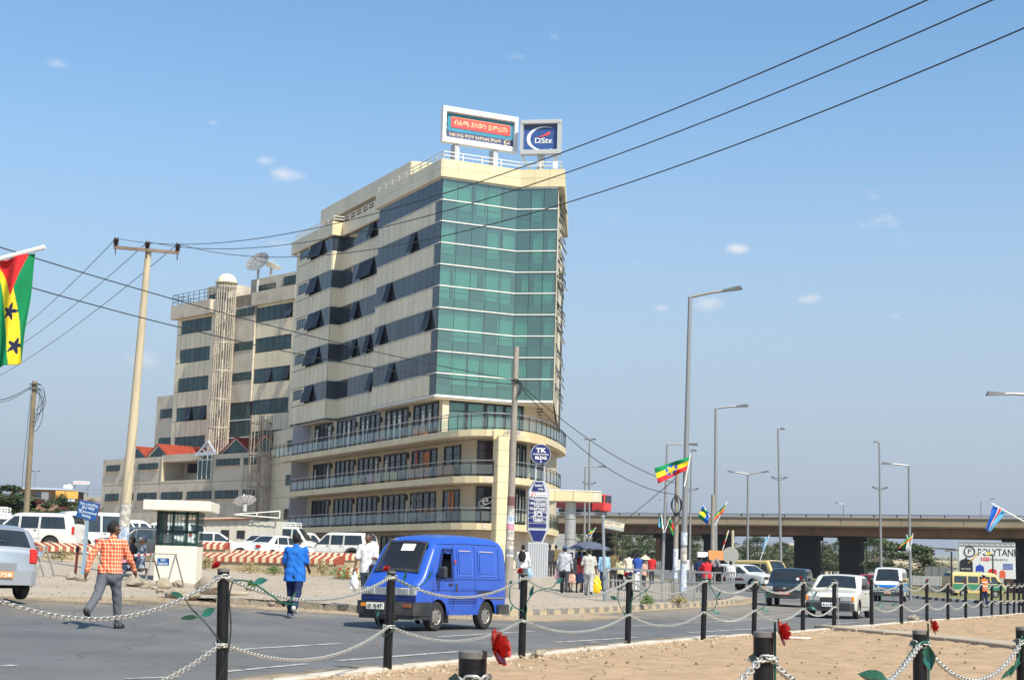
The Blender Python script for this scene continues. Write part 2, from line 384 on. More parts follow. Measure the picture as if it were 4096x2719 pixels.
# transparent-edged dust drift against the kerb and along the road side
def drift_mat(name,col):
    m=mat(name,col,.95,var=.25,vscale=5,bump=.5,bscale=30);t=m.node_tree;b=t.nodes['Principled BSDF']
    at=N(t,'ShaderNodeAttribute',attribute_name='edge');nn=N(t,'ShaderNodeTexNoise');nn.inputs['Scale'].default_value=1.6;nn.inputs['Detail'].default_value=9;nn.inputs['Roughness'].default_value=.7
    c=N(t,'ShaderNodeTexCoord');t.links.new(c.outputs['Object'],nn.inputs['Vector'])
    a=N(t,'ShaderNodeMath',operation='ADD');t.links.new(at.outputs['Fac'],a.inputs[0]);t.links.new(nn.outputs[0],a.inputs[1])
    r=N(t,'ShaderNodeMapRange');r.inputs['From Min'].default_value=.72;r.inputs['From Max'].default_value=1.05;t.links.new(a.outputs[0],r.inputs[0]);t.links.new(r.outputs[0],b.inputs['Alpha'])
    return m
m_drift=drift_mat('dust_drift',(.36,.275,.18))
def offs(P,d):
    out=[]
    for i,p in enumerate(P):
        a=Vector(P[max(0,i-1)][:2]);b=Vector(P[min(len(P)-1,i+1)][:2]);t=(b-a).normalized();out.append((p[0]+t.y*d,p[1]-t.x*d))
    return out
sheet('dust_verge',offs(LEFT+KERB[:5],3.2),offs(LEFT+KERB[:5],-.05),60,6,lambda x,y: hz(x,y)+.012,m_drift,attr=True)
sheet('dust_verge',offs(KERB[3:],1.0),offs(KERB[3:],-.05),40,5,lambda x,y: hz(x,y)+.011,m_drift,attr=True)
sheet('dust_verge',offs(MED[2:-4],-.9),offs(MED[2:-4],.1),60,5,lambda x,y: hz(x,y)+.013,m_drift,attr=True)
# kerb of separate painted blocks
kerb=link('kerb',None);kerb['kind']='structure'
def kerb_run(P,step,mats,h=.16,w=.2,gap=.012):
    pts=resample([Vector((p[0],p[1],0)) for p in P],step);U={}
    for i,(a,b) in enumerate(zip(pts,pts[1:])):
        mt=mats[i % len(mats)]
        if mt.name not in U: U[mt.name]=MB().box((0,0,0),(1,1,1),None,.09).mesh('kerb_block',mt)
        c=(a+b)/2;d=b-a;z=hz(c.x,c.y)
        j=random.uniform(-.012,.012)
        n=Vector((-d.y,d.x,0)).normalized()*w/2
        M=Matrix.Translation((c.x+n.x+j,c.y+n.y+j,z+h/2-.02+j*.5)) @ Matrix.Rotation(atan2(d.y,d.x),4,'Z') @ Matrix.Rotation(j*.8,4,'X') @ Matrix.Diagonal((d.length-gap,w,h+.04,1))
        link('kerb_block',U[mt.name],kerb,M)
kerb_run(KERB[3:],.52,[m_kerb_t,m_conc_d])
kerb_run(KERB[:4],1.0,[mat('worn_kerb',(.25,.22,.17),.95,var=.3,vscale=6,bump=.6,bscale=12)],h=.15,w=.22,gap=.03)
# median of bare earth
def mz(x,y): return .035+.012*sin(x*13.1+2*sin(y*5))*sin(y*11+x*4)+.008*sin(x*3.1+y*1.7)*sin(y*2.3-x)+.015*sin(x*7.3)*sin(y*6.1)
MED_IN=offs(MED,.22)
med=sheet('median',MED_IN,[(40,-14),(44,5),(50,30),(64,80)],300,170,mz,m_dirt,noise=.022)
m_kl=mat('pale_kerb',(.56,.51,.43),.9,var=.15,vscale=4,dirt=(.38,.29,.2),dscale=2.2,dlow=.48,dhigh=.7)
kerb2=link('kerb',None);kerb2['kind']='structure'
ML=resample([Vector((*p,0)) for p in MED[1:-2]],1.2)
ku=MB().box((0,0,0),(1,1,1),None,.09).mesh('kerb_block',m_kl)
for a,b in zip(ML,ML[1:]):
    c=(a+b)/2;d=b-a;n=Vector((d.y,-d.x,0)).normalized()*.11
    link('kerb_block',ku,kerb2,Matrix.Translation((c.x+n.x,c.y+n.y,.02+random.uniform(-.012,.008))) @ Matrix.Rotation(atan2(d.y,d.x),4,'Z') @ Matrix.Diagonal((d.length-.015,.22,.11,1)))
# concrete strip across the median
cp=[Vector((8.2,39.5,0)),Vector((8.75,37.2,0)),Vector((9.5,34.9,0)),Vector((10.0,31.6,0)),Vector((10.3,28.6,0)),Vector((10.4,25,0))]
path=link('path',None);path['kind']='structure'
cp=resample(cp,1.5)
for a,b in zip(cp,cp[1:]):
    c=(a+b)/2;d=b-a
    MB().box((0,0,0),(d.length-.03,.95,.12),None,.015).build('paving_slab',mat('tan_slab',(.42,.35,.26),.9,var=.2,vscale=3,bump=.3,bscale=20,dirt=(.3,.21,.13),dscale=1.6),path,M=Matrix.Translation((c.x,c.y,.05+random.uniform(-.01,.01))) @ Matrix.Rotation(atan2(d.y,d.x),4,'Z'))
# lane markings
def mark(a,b,w=.13):
    a=G(*a);b=G(*b);d=(b-a);n=Vector((-d.y,d.x,0)).normalized()*w/2;k=max(1,int(d.length/2));vs=[];fs=[]
    for i in range(k+1):
        p=a.lerp(b,i/k)
        for s in (-1,1): q=p+n*s;vs.append((q.x,q.y,hz(q.x,q.y)+.013))
    for i in range(k): fs.append((2*i,2*i+2,2*i+3,2*i+1))
    MB().add(vs,[t[::-1] for t in fs]).build('lane_marking',m_paint,road)
for a,b in [((816,2608),(1364,2574)),((1354,2644),(1836,2607)),((0,2668),(57,2662)),((501,2717),(715,2710)),((1744,2548),(2138,2525)),((2754,2531),(3156,2507)),((3290,2497),(3433,2489)),((2221,2570),(2550,2550)),((3506,2479),(3590,2476)),((3632,2470),(3685,2466)),((3535,2429),(3575,2430)),((3622,2433),(3660,2435)),((3722,2437),(3760,2442)),((3805,2440),(3832,2443)),((2370,2570),(2390,2568))]: mark(a,b)
for a,b in [((2534,2505),(2923,2482)),((2923,2482),(3228,2448)),((894,2689),(1223,2657)),((2923,2488),(3228,2456)),((3760,2441),(3996,2451))]: mark(a,b,.1)
# black and white kerb and grass on the far side
m_grass=mat('verge_grass',(.16,.15,.05),.95,var=.4,vscale=.8,dirt=(.30,.25,.12),dscale=.5)
sheet('grass_verge',FAR_R[1:],[(160,95),(160,200),(160,330)],20,14,lambda x,y: hz(x,y)+.12,m_grass)
kb=link('kerb',None);kb['kind']='structure'
pts=resample([Vector((*p,0)) for p in FAR_R[0:5]],.75)
ub=[MB().box((0,0,0),(1,1,1),None,.05).mesh('kerb_block',m) for m in (m_black,m_white)]
for i,(a,b) in enumerate(zip(pts,pts[1:])):
    c=(a+b)/2;d=b-a
    link('kerb_block',ub[i % 2],kb,Matrix.Translation((c.x,c.y,hz(c.x,c.y)+.09)) @ Matrix.Rotation(atan2(d.y,d.x),4,'Z') @ Matrix.Diagonal((d.length-.01,.22,.24,1)))
# loose stones: along the median edge, on the median, and along the broken kerb
def scatter_stones(name,pts,sizes,mt,seed):
    rr=random.Random(seed);mb=MB()
    for (x,y,z) in pts:
        s=rr.choice(sizes)*rr.uniform(.6,1.3);a=rr.uniform(0,6.3)
        vs=[]
        for k in range(6):
            t=a+k*pi/3;vs.append((x+cos(t)*s*rr.uniform(.6,1.2),y+sin(t)*s*rr.uniform(.6,1.2),z-s*.25))
        for k in range(3):
            t=a+k*2.1;vs.append((x+cos(t)*s*.5,y+sin(t)*s*.5,z+s*rr.uniform(.4,.9)))
        fs=[]
        for k in range(3):
            i0,i1,i2=2*k,2*k+1,(2*k+2) % 6;fs += [(i0,i1,6+k),(i1,i2,6+(k+1) % 3),(i1,6+(k+1) % 3,6+k)]
        fs.append((6,7,8));mb.add(vs,fs)
    o=mb.build(name,mt);tag(o,kind='stuff');return o
m_stone=mat('stones',(.40,.31,.21),.95,var=.35,vscale=9)
m_stone_d=mat('clods',(.17,.115,.07),.95,var=.4,vscale=5)
rs=random.Random(11);pts=[]
MLd=resample([Vector((*p,0)) for p in MED_IN[2:-3]],.25)
for p,q in zip(MLd,MLd[1:]):
    n=Vector(((q-p).y,-(q-p).x,0)).normalized()
    for _ in range(10 if rs.random()<.6 else 3):
        o=abs(rs.gauss(0,.35));pts.append((p.x+n.x*o+rs.uniform(-.2,.2),p.y+n.y*o+rs.uniform(-.2,.2),.05))
scatter_stones('gravel',pts,[.01,.015,.022,.035],m_stone,1)
pts=[]
for _ in range(9000):
    t=rs.random() ** 1.5;y=5+t*60;x=rs.uniform(-3,.55*y+6)
    ok=x>np.interp(y,[p[1] for p in MED_IN],[p[0] for p in MED_IN])+.15
    if ok: pts.append((x,y,mz(x,y)))
scatter_stones('gravel',pts[::2],[.008,.012,.016,.022,.03],m_stone_d,2);scatter_stones('gravel',pts[1::2],[.006,.008,.012,.018],m_stone,5)
pts=[]
for P,n_,w in ((KERB[:4],9,.4),(LEFT[2:]+KERB[:1],3,1.3)):
    for p in resample([Vector((*p,0)) for p in P],.3):
        for _ in range(n_):
            x=p.x+rs.gauss(0,w);y=p.y-abs(rs.gauss(0,w));pts.append((x,y,hz(x,y)+.015))
scatter_stones('gravel',pts,[.008,.012,.018,.035],m_stone_d,3)
pts=[]
for _ in range(2600):
    p=G(rs.uniform(0,2600),rs.uniform(2300,2460));pts.append((p.x,p.y,pz(p.x,p.y)))
scatter_stones('gravel',pts,[.008,.012,.02],m_stone_d,4)
# far hills
hv=[];hf=[];nh=120
for i in range(nh+1):
    a=radians(-55+110*i/nh)
    for j,(R_,k) in enumerate(((2600,0),(3100,.55),(3700,1.0),(4300,.8),(5200,.0))):
        h=95+38*sin(a*5+1)+22*sin(a*13+2)+9*sin(a*31)+5*sin(a*67+j)
        hv.append((R_*sin(a),R_*cos(a),2+h*k*(.75+.25*sin(a*9+j))))
for i in range(nh):
    for j in range(4): hf.append((i*5+j,(i+1)*5+j,(i+1)*5+j+1,i*5+j+1))
me=bpy.data.meshes.new('hills');me.from_pydata(hv,[],hf);me.materials.append(mat('dry_hillside',(.30,.27,.20),.95,var=.3,vscale=.004));me.polygons.foreach_set('use_smooth',[True]*len(hf))
link('hills',me)['kind']='structure'
# thin dusty air round the whole scene
hv_m=bpy.data.materials.new('dusty_air');hv_m.use_nodes=True;t=hv_m.node_tree;t.nodes.clear()
pvn=N(t,'ShaderNodeVolumePrincipled');pvn.inputs['Color'].default_value=(.80,.86,.95,1);pvn.inputs['Density'].default_value=.00016;pvn.inputs['Anisotropy'].default_value=.3
t.links.new(pvn.outputs[0],N(t,'ShaderNodeOutputMaterial').inputs['Volume'])
MB().box((0,3000,99),(13000,9000,202)).build('haze',hv_m,kind='stuff')
# ================================================================ office tower with balconies
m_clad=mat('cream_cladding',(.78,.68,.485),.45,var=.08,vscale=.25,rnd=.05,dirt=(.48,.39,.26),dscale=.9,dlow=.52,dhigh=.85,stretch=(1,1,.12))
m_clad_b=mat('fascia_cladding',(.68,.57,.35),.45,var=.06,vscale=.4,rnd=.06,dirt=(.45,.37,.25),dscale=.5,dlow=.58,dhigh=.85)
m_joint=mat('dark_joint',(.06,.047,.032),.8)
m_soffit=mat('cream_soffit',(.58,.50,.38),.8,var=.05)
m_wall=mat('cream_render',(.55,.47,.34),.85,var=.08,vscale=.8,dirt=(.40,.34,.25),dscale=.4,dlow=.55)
m_grey_wall=mat('grey_beige_render',(.58,.51,.405),.9,var=.08,vscale=.6,dirt=(.30,.27,.22),dscale=.35,dlow=.5)
m_lav=mat('lavender_render',(.42,.40,.44),.9,var=.05)
m_gl=mat('dark_slate_glass',(.038,.048,.058),.08,rnd=.35,var=.25,vscale=.5,spec=.42)
m_gl_t=mat('teal_glass_dark',(.022,.058,.060),.09,rnd=.3,var=.3,vscale=.6,spec=.42)
m_gl_in=mat('shop_glass',(.025,.03,.034),.07,rnd=.5,var=.6,vscale=1.1,spec=.7,stretch=(1,1,.35))
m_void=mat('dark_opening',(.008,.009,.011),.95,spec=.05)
m_frame=mat('black_frame',(.012,.013,.016),.4)
m_tr=mat('white_transom',(.78,.76,.70),.35)
m_rail=mat('steel_rail',(.42,.43,.45),.35,metal=.7)
m_wrail=mat('white_rail',(.72,.70,.64),.5)
def glass(name,tint,gloss=.05,cover=.75,refl=.12):
    if name in MATS: return MATS[name]
    m=bpy.data.materials.new(name);m.use_nodes=True;t=m.node_tree;t.nodes.clear()
    tr=N(t,'ShaderNodeBsdfTransparent');tr.inputs[0].default_value=(*tint,1)
    gl=N(t,'ShaderNodeBsdfGlossy');gl.inputs['Roughness'].default_value=gloss;gl.inputs[0].default_value=(.9,.95,.95,1)
    lw=N(t,'ShaderNodeLayerWeight');lw.inputs[0].default_value=.5;fr=N(t,'ShaderNodeMath',operation='POWER');fr.inputs[1].default_value=5;t.links.new(lw.outputs['Facing'],fr.inputs[0])
    ad=N(t,'ShaderNodeMath',operation='ADD');ad.inputs[1].default_value=refl;t.links.new(fr.outputs[0],ad.inputs[0])
    df=N(t,'ShaderNodeBsdfDiffuse');df.inputs[0].default_value=(*[c*.5 for c in tint],1)
    m1=N(t,'ShaderNodeMixShader');m1.inputs[0].default_value=1-cover;t.links.new(tr.outputs[0],m1.inputs[1]);t.links.new(df.outputs[0],m1.inputs[2])
    mx=N(t,'ShaderNodeMixShader');t.links.new(ad.outputs[0],mx.inputs[0]);t.links.new(m1.outputs[0],mx.inputs[1]);t.links.new(gl.outputs[0],mx.inputs[2])
    o=N(t,'ShaderNodeOutputMaterial');t.links.new(mx.outputs[0],o.inputs[0]);MATS[name]=m;return m
m_front=glass('teal_front_glass',(.47,.745,.70),.04,.80,.09)
m_bal=glass('pale_balcony_glass',(.90,.95,.93),.05,.90,.035)
m_curtain=mat('pale_curtain',(.82,.80,.68),.9,var=.18,vscale=3,stretch=(9,9,.15),rnd=.16)
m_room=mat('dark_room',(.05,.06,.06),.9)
BP=AT(1741.4,1578.4,110.0);BROT=radians(27)
tower=empty('office_tower','tall cream panelled office block with green glass corner and curved balconies','building',(BP.x,BP.y,0),BROT)
BM=Matrix.Translation((BP.x,BP.y,0)) @ Matrix.Rotation(BROT,4,'Z');BMI=BM.inverted()
def LOC(x,y,p,n):
    """building-frame point where the picture ray meets the vertical plane through p with plan normal n"""
    o=BMI @ EYE;d=BMI.to_3x3() @ RAY(x,y);n=Vector((*n,0));return o+d*((Vector((*p,0))-o).dot(n)/d.dot(n))
m_gl_open=mat('open_pane_glass',(.042,.056,.078),.5,spec=.06,rnd=.3)
def set_mat(o,m): o.material_slots[0].link='OBJECT';o.material_slots[0].material=m
K=lambda i: 13.48+1.587*i
pc=Pieces('cladding_panel',m_clad,tower);pf=Pieces('fascia_panel',m_clad_b,tower);pw=Pieces('window_pane',m_gl,tower);pg=Pieces('glass_pane',m_front,tower)
def grid_wall(P,a,b,z0,z1,n,rows=1,th=.04,gap=.03,lift=.0,skip=(),off=.0):
    a=Vector((*a,0));b=Vector((*b,0));d=(b-a)/n;t=d.normalized();nn=Vector((t.y,-t.x,0));R=Matrix.Rotation(atan2(t.y,t.x),3,'Z');h=(z1-z0)/rows
    out=[]
    for r in range(rows):
        for i in range(n):
            if (i,r) in skip: continue
            c=a+d*(i+.5)+nn*(th/2+off);c.z=z0+h*(r+.5)
            out.append(P.add(c,(d.length-gap,th,h-gap),R))
    return out
# core volumes the panels hang on (dark joints show between them)
core=MB()
core.prism([(.62,.62),(5.9,.45),(8.2,-1.4),(16.5,12.2),(24,25),(14,31.4),(.03,31.4),(.03,22.35),(.98,22.3),(.98,11.97),(.03,11.97),(.03,.62)],13.3,29.3)
core.build('core_wall',m_joint,tower)
# side faces: outward normal is -x when walking towards -y
def side_rows(x,y0,y1,n,narrow=False):
    for k in range(10):
        if k % 2 == 1: panes=grid_wall(pw,(x,y1),(x,y0),K(k),K(k+1),n,gap=.035,th=.03);yield k,panes
        else:
            y0c=y0+1.0 if narrow else y0
            grid_wall(pc,(x,y1),(x,y0c),K(k)+.03,K(k+1)-.03,round(n*(y1-y0c)/(y1-y0)),th=.06,gap=.06)
            if narrow: grid_wall(pw,(x,y0c),(x,y0),K(k),K(k+1),1,gap=.035,th=.03)
            yield k,[]
OPENW={('A',7): [6],('A',5): [2],('A',3): [9,1],('A',1): [3],('B',9): [6],('B',7): [4,5,6],('B',5): [3],('B',3): [3,6],('B',1): [7],('C',9): [0,1,2],('C',7): [0,1],('C',5): [0,1,2],('C',3): [0,1,2],('C',1): [0,1]}
for nm,x,y0,y1,n,nar in (('A',0,0,12.0,11,True),('B',.95,12.0,22.3,10,False),('C',0,22.3,27.8,5,False)):
    for k,panes in side_rows(x,y0,y1,n,nar):
        # dark sill lines and tilted open panes
        for i in OPENW.get((nm,k),[]):
            if i<len(panes) and panes[i]:
                o=panes[i];c=o.location.copy();hgt=K(1)-K(0);ang=-radians(14)
                top=Vector((c.x-.02,c.y,c.z+hgt/2-.06))
                R=Matrix.Rotation(-radians(90),4,'Z')
                set_mat(o,m_gl_open);o.matrix_local=Matrix.Translation(top) @ R @ Matrix.Rotation(ang,4,'X') @ Matrix.Translation((0,-.02,-hgt/2+.06)) @ Matrix.Diagonal((1.0,.035,hgt-.12,1))
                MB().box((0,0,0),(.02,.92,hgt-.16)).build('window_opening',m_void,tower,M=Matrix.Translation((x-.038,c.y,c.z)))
# thin cream sill lines above and below the window strips
sl=MB()
for x,y0,y1 in ((0,0,12.0),(.95,12.05,22.25),(0,22.3,27.9)):
    for k in range(11): sl.box((x-.045,(y0+y1)/2,K(k)),(.11,y1-y0,.05))
for k in range(11): sl.box((.5,22.3-.035,K(k)),(1.0,.09,.05))
sl.build('sill_strip',m_wrail,tower)
for k in range(10):
    if k % 2: grid_wall(pw,(.03,22.3),(.95,22.3),K(k),K(k+1),1,th=.03)
    else: grid_wall(pc,(0.0,22.3),(.95,22.3),K(k)+.03,K(k+1)-.03,1,th=.06)
# end of section A at its step
for k in range(10): grid_wall(pc if k % 2 == 0 else pw,(.95,12.0),(0,12.0),K(k),K(k+1),1)
# section D: narrow service windows
for k in range(0,10,2):
    grid_wall(pc,(0,31.5),(0,27.85),K(k),K(k+1)-.03,4,th=.05)
    grid_wall(pc,(0,31.5),(0,27.85),K(k+1)+.0,K(k+1)+.55,4,th=.05)
    grid_wall(pc,(0,31.5),(0,30.75),K(k+1)+.55,K(k+2)-.03,1,th=.05)
    grid_wall(pc,(0,28.35),(0,27.85),K(k+1)+.55,K(k+2)-.03,1,th=.05)
    grid_wall(pc,(0,30.75),(0,28.35),K(k+1)+1.38,K(k+2)-.03,3,th=.05)
    w=MB().box((-.0,29.55,K(k+1)+.965),(.06,2.36,.8)).build('side_window',m_frame,tower)
    for i in range(3): MB().box((-.036,28.78+i*.77,K(k+1)+.965),(.02,.68,.68)).build('pane',m_gl_t,w)
# ---- glass front: face one, face two
F=[(0,0),(6.05,-.2),(8.45,-2.05)]
def front_face(a,b,n):
    grid_wall(pg,a,b,K(0),K(10),n,rows=10,th=.025,gap=.03)
front_face(F[0],F[1],5);front_face(F[1],F[2],3)
tr=MB();mu=MB()
for (a,b,n) in ((F[0],F[1],5),(F[1],F[2],3)):
    A_=Vector((*a,0));B_=Vector((*b,0));t=(B_-A_).normalized();nn=Vector((t.y,-t.x,0))
    for k in range(11): tr.bar((A_+nn*.05)+Vector((0,0,K(k))),(B_+nn*.05)+Vector((0,0,K(k))),.08,.07)
    for i in range(n+1): p=A_.lerp(B_,i/n);mu.box((p.x,p.y,(K(0)+K(10))/2),(.03,.045,K(10)-K(0)))
tr.build('transom',m_tr,tower);mu.build('mullion',m_frame,tower)
# floors, rooms and curtains behind the glass
fl=MB()
poly=[(.06,.04),(6.05,-.14),(8.35,-1.95),(8.2,-1.3),(5.9,.5),(.1,.65)]
for k in range(0,11,2): fl.prism(poly,K(k)-.14+(.02 if k == 0 else 0),K(k)+.12)
fl.build('floor_slab',m_room,tower)
rb=MB()
for k in range(0,10,2):
    for (a,b,n) in ((F[0],F[1],5),(F[1],F[2],3)):
        A_=Vector((*a,0));B_=Vector((*b,0));t=(B_-A_).normalized();nn=Vector((t.y,-t.x,0))
        rb.bar(A_-nn*.16+Vector((0,0,K(k)+.45)),B_-nn*.16+Vector((0,0,K(k)+.45)),.03,.6)
rb.build('spandrel',mat('spandrel_board',(.20,.23,.20),.8),tower)
rc=random.Random(5);pcu=Pieces('curtain',m_curtain,tower)
for (a,b,n) in ((F[0],F[1],5),(F[1],F[2],3)):
    A_=Vector((*a,0));B_=Vector((*b,0));t=(B_-A_).normalized();nn=Vector((t.y,-t.x,0));R=Matrix.Rotation(atan2(t.y,t.x),3,'Z');w=(B_-A_).length/n
    for k in range(0,10,2):
        for i in range(n):
            if rc.random()<(.9 if n == 5 else .5):
                fr_=rc.choice([1,1,.95,.75,.55]);h=rc.choice([2.1,2.1,2.3,1.9,1.2])
                c=A_+t*(w*(i+.5)+rc.uniform(-.5,.5)*w*(1-fr_))-nn*.3
                pcu.add((c.x,c.y,K(k+2)-.2-h/2),(w*fr_,.02,h),R)
pcu.done()
# ---- right long face, seen edge on, with windows tilted open
grid_wall(pc,(8.45,-2.05),(17,12.75),K(0),K(10),14,rows=5,th=.05)
d_r=Vector((8.55,14.8,0)).normalized();n_r=Vector((d_r.y,-d_r.x,0));Rr=Matrix.Rotation(atan2(d_r.y,d_r.x),4,'Z')
po=Pieces('open_window',m_gl,tower)
for k in range(10):
    for t in rc.sample([.7,1.8,2.9,4.1,5.3,6.6,8.0,9.5],4 if k<8 else 3):
        top=Vector((8.45,-2.05,0))+d_r*t+n_r*.06;top.z=K(k+1)-.1;a=radians(rc.uniform(15,30))
        M=Matrix.Translation(top) @ Rr @ Matrix.Rotation(-a,4,'X') @ Matrix.Translation((0,0,-.62))
        o=po.add((0,0,0),(1,1,1));o.matrix_local=M @ Matrix.Diagonal((.95,.05,1.25,1))
# ---- parapets
def fascia(P,pts,z0,z1,step,rows=1,th=.05,backing=None):
    for a,b in zip(pts,pts[1:]):
        n=max(1,round((Vector(b)-Vector(a)).length/step));grid_wall(P,a,b,z0,z1,n,rows=rows,th=th,gap=.02)
topA=[(-.2,12.4),(-.2,-.22),(6.12,-.45),(8.75,-2.4),(17.6,12.9)]
fascia(pc,topA[:2],29.42,30.75,1.25,rows=2);fascia(pf,topA[1:],29.42,30.75,1.25,rows=2)  # shade put into the colour: left run less yellow than the sunlit front
MB().prism([(-.2,12.4),(-.2,-.22),(6.12,-.45),(8.75,-2.4),(17.6,12.9)],29.40,30.72).build('parapet_core',m_soffit,tower)
topB=[(.72,22.1),(.72,12.45)]
fascia(pc,topB,29.12,30.3,1.1,rows=1);fascia(pc,[(-.2,32.6),(-.2,22.05)],29.12,30.3,1.1,rows=2);fascia(pf,[(-.2,22.05),(.72,22.1)],29.12,30.3,1.1,rows=2)  # shaded runs take the cladding colour, the sunlit return the yellower one
MB().prism([(-.2,32.6),(-.2,22.05),(.72,22.1),(.72,12.45),(14,12.45),(14,32.6)],29.10,30.28).build('parapet_core',m_soffit,tower)
# penthouse
MB().prism([(2.6,12.5),(8,10),(12,12),(12,29),(2.6,29)],30.3,32.2).build('penthouse_wall',m_room,tower)
MB().prism([(1.55,9.6),(6.5,8.3),(12,10),(12,30),(1.55,30)],31.72,33.0).build('penthouse_roof',m_soffit,tower)
fascia(pc,[(1.55,30),(1.55,9.6)],31.7,33.02,1.15);fascia(pf,[(1.55,9.6),(6.5,8.3)],31.7,33.02,1.15)  # penthouse too: less yellow panels on the side in shade
pp=Pieces('penthouse_pane',m_gl_in,tower)
grid_wall(pp,(2.58,28),(2.58,13),30.35,31.65,11,gap=.12)
# roof railings
def railing(name,pts,z0,h,mt,post=1.4,rails=(1.0,.55),r=.035,parent=tower):
    mb=MB();P=[Vector((*p,0)) for p in pts]
    for hh in rails:
        for a,b in zip(P,P[1:]): mb.bar(a+Vector((0,0,z0+h*hh)),b+Vector((0,0,z0+h*hh)),r*1.6)
    for a,b in zip(P,P[1:]):
        n=max(1,round((b-a).length/post))
        for i in range(n+1): q=a.lerp(b,i/n);mb.bar(q+Vector((0,0,z0)),q+Vector((0,0,z0+h)),r*1.8)
    return mb.build(name,mt,parent)
railing('roof_railing',[(-.05,12.3),(-.05,-.1),(6.1,-.3),(8.6,-2.2),(8.9,-1.6)],30.72,.62,m_wrail)
railing('roof_railing',[(-.05,32),(-.05,22.3),(.85,22.25),(.85,12.6)],30.28,.55,m_wrail)
# ---- lower floors: soffit, recessed wall, piers, shop windows, balconies
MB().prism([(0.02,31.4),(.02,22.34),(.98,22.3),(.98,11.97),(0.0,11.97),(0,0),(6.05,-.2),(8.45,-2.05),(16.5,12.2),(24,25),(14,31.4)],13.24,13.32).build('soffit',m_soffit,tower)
edge=MB()
for a,b in (((0,12),(0,0)),((0,0),(6.05,-.2)),((6.05,-.2),(8.45,-2.05))): edge.bar((*a,13.40),(*b,13.40),.16,.1)
edge.build('drip_edge',m_tr,tower)
def wall_run(pts,z0,z1,mt,name,th=.25):
    mb=MB()
    for a,b in zip(pts,pts[1:]):
        a=Vector((*a,0));b=Vector((*b,0));t=(b-a).normalized();n=Vector((-t.y,t.x,0))*th/2;L=(b-a).length
        mb.box(((a+b)/2+n)+Vector((0,0,(z0+z1)/2)),(L,th,z1-z0),Matrix.Rotation(atan2(t.y,t.x),3,'Z'))
    return mb.build(name,mt,tower)
def shop_window(a,b,z0,z1,n,mt=None,door=None,out=.02,curtains=True,name='window'):
    """a dark framed glazed bay: frame with bars, panes behind them"""
    a=Vector((*a,0));b=Vector((*b,0));t=(b-a).normalized();nn=Vector((t.y,-t.x,0));L=(b-a).length
    ang=atan2(t.y,t.x);M=Matrix.Translation(a+nn*out) @ Matrix.Rotation(ang,4,'Z')   # local x along, -y outward
    fb=MB();H=z1-z0
    fb.box((L/2,0,z0+.04),(L,.1,.08));fb.box((L/2,0,z1-.05),(L,.1,.1));fb.box((L/2,0,z0+H*.74),(L,.05,.05))
    for i in range(n+1): fb.box((min(max(i*L/n,.05),L-.05),-.003,(z0+z1)/2),(.1 if i % 2 == 0 else .14,.1,H-.005))
    w=fb.build(name,m_frame,tower,M=M)
    for i in range(n):
        MB().box((L*(i+.5)/n,.03,(z0+z1)/2),(L/n-.05,.02,H-.1)).build('pane',mt or (m_gl_in if rc.random()<.6 else m_gl_t),w)
    if curtains:
        for i in range(n):
            if rc.random()<.45:
                q=rc.uniform(.25,.5);MB().box((L*(i+rc.uniform(.35,.65))/n,.016,z0+H*.5-.1),(L/n*q,.01,H*rc.uniform(.6,.85))).build('blind',m_curtain,w)
    return w
bays=[(26.8,22.75),(21.5,17.35),(16.35,12.1),(11.0,6.6),(5.55,1.1)]
levels=[(10.5,13.24),(7.4,10.05),(4.3,6.95),(1.2,3.85)]
# side wall and its front return
for li,(z0,z1) in enumerate(levels):
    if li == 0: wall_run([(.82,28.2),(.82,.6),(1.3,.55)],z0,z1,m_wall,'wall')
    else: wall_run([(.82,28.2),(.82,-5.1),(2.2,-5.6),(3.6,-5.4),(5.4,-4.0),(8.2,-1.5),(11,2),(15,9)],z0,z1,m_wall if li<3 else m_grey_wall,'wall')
    for i,(a,b) in enumerate(bays):
        shop_window((.8,a),(.8,b),z0+.02,z1-.25 if li else z1-.05,4,curtains=li<2)
        if li<3 and i<4:   # wall lamps on the piers
            MB().box((.72,b-.35,z0+2.1),(.16,.12,.42)).build('wall_lamp',m_frame,tower)
    if li in (1,2):
        shop_window((.8,-.2),(.8,-2.9),z0+.02,z1-.25,2,curtains=False)
        shop_window((.95,-5.2),(2.15,-5.63),z0+.02,z1-.1,1,mt=mat('reddish_glass' if li == 1 else 'charcoal_glass',(.05,.035,.038) if li == 1 else (.035,.04,.05),.1,spec=.6),curtains=False,name='door')
        shop_window((2.5,-5.64),(3.5,-5.47),z0+.02,z1-.1,2);shop_window((4.0,-5.1),(5.2,-4.2),z0+.02,z1-.1,3);shop_window((6.0,-3.5),(7.8,-1.9),z0+.02,z1-.1,3)
# lavender end wall of the recess
for z0,z1 in levels[:3]: MB().box((.1,28.26,(z0+z1)/2),(1.7,.1,z1-z0)).build('wall',m_lav,tower)
# top floor glazed front behind the curved balcony
MB().box((1.0,.62,11.87),(.52,.6,2.74)).build('column',m_wall,tower)
for i in range(4):
    shop_window((1.27+i*1.54,.66),(1.27+(i+1)*1.54,.66),10.52,13.22,1 if i != 2 else 2,mt=m_front,curtains=False,name='window' if i != 2 else 'door')
    MB().box((2.0+i*1.54,1.05,11.8),(1.4,.03,2.6)).build('curtain',m_curtain,tower)
MB().box((4.5,1.6,11.86),(7,.1,2.7)).build('wall',m_room,tower);MB().box((8.0,.75,11.87),(1.1,.3,2.74)).build('wall',m_wall,tower)
wall_run([(8.5,.9),(15.5,12)],10.5,13.24,m_wall,'wall')
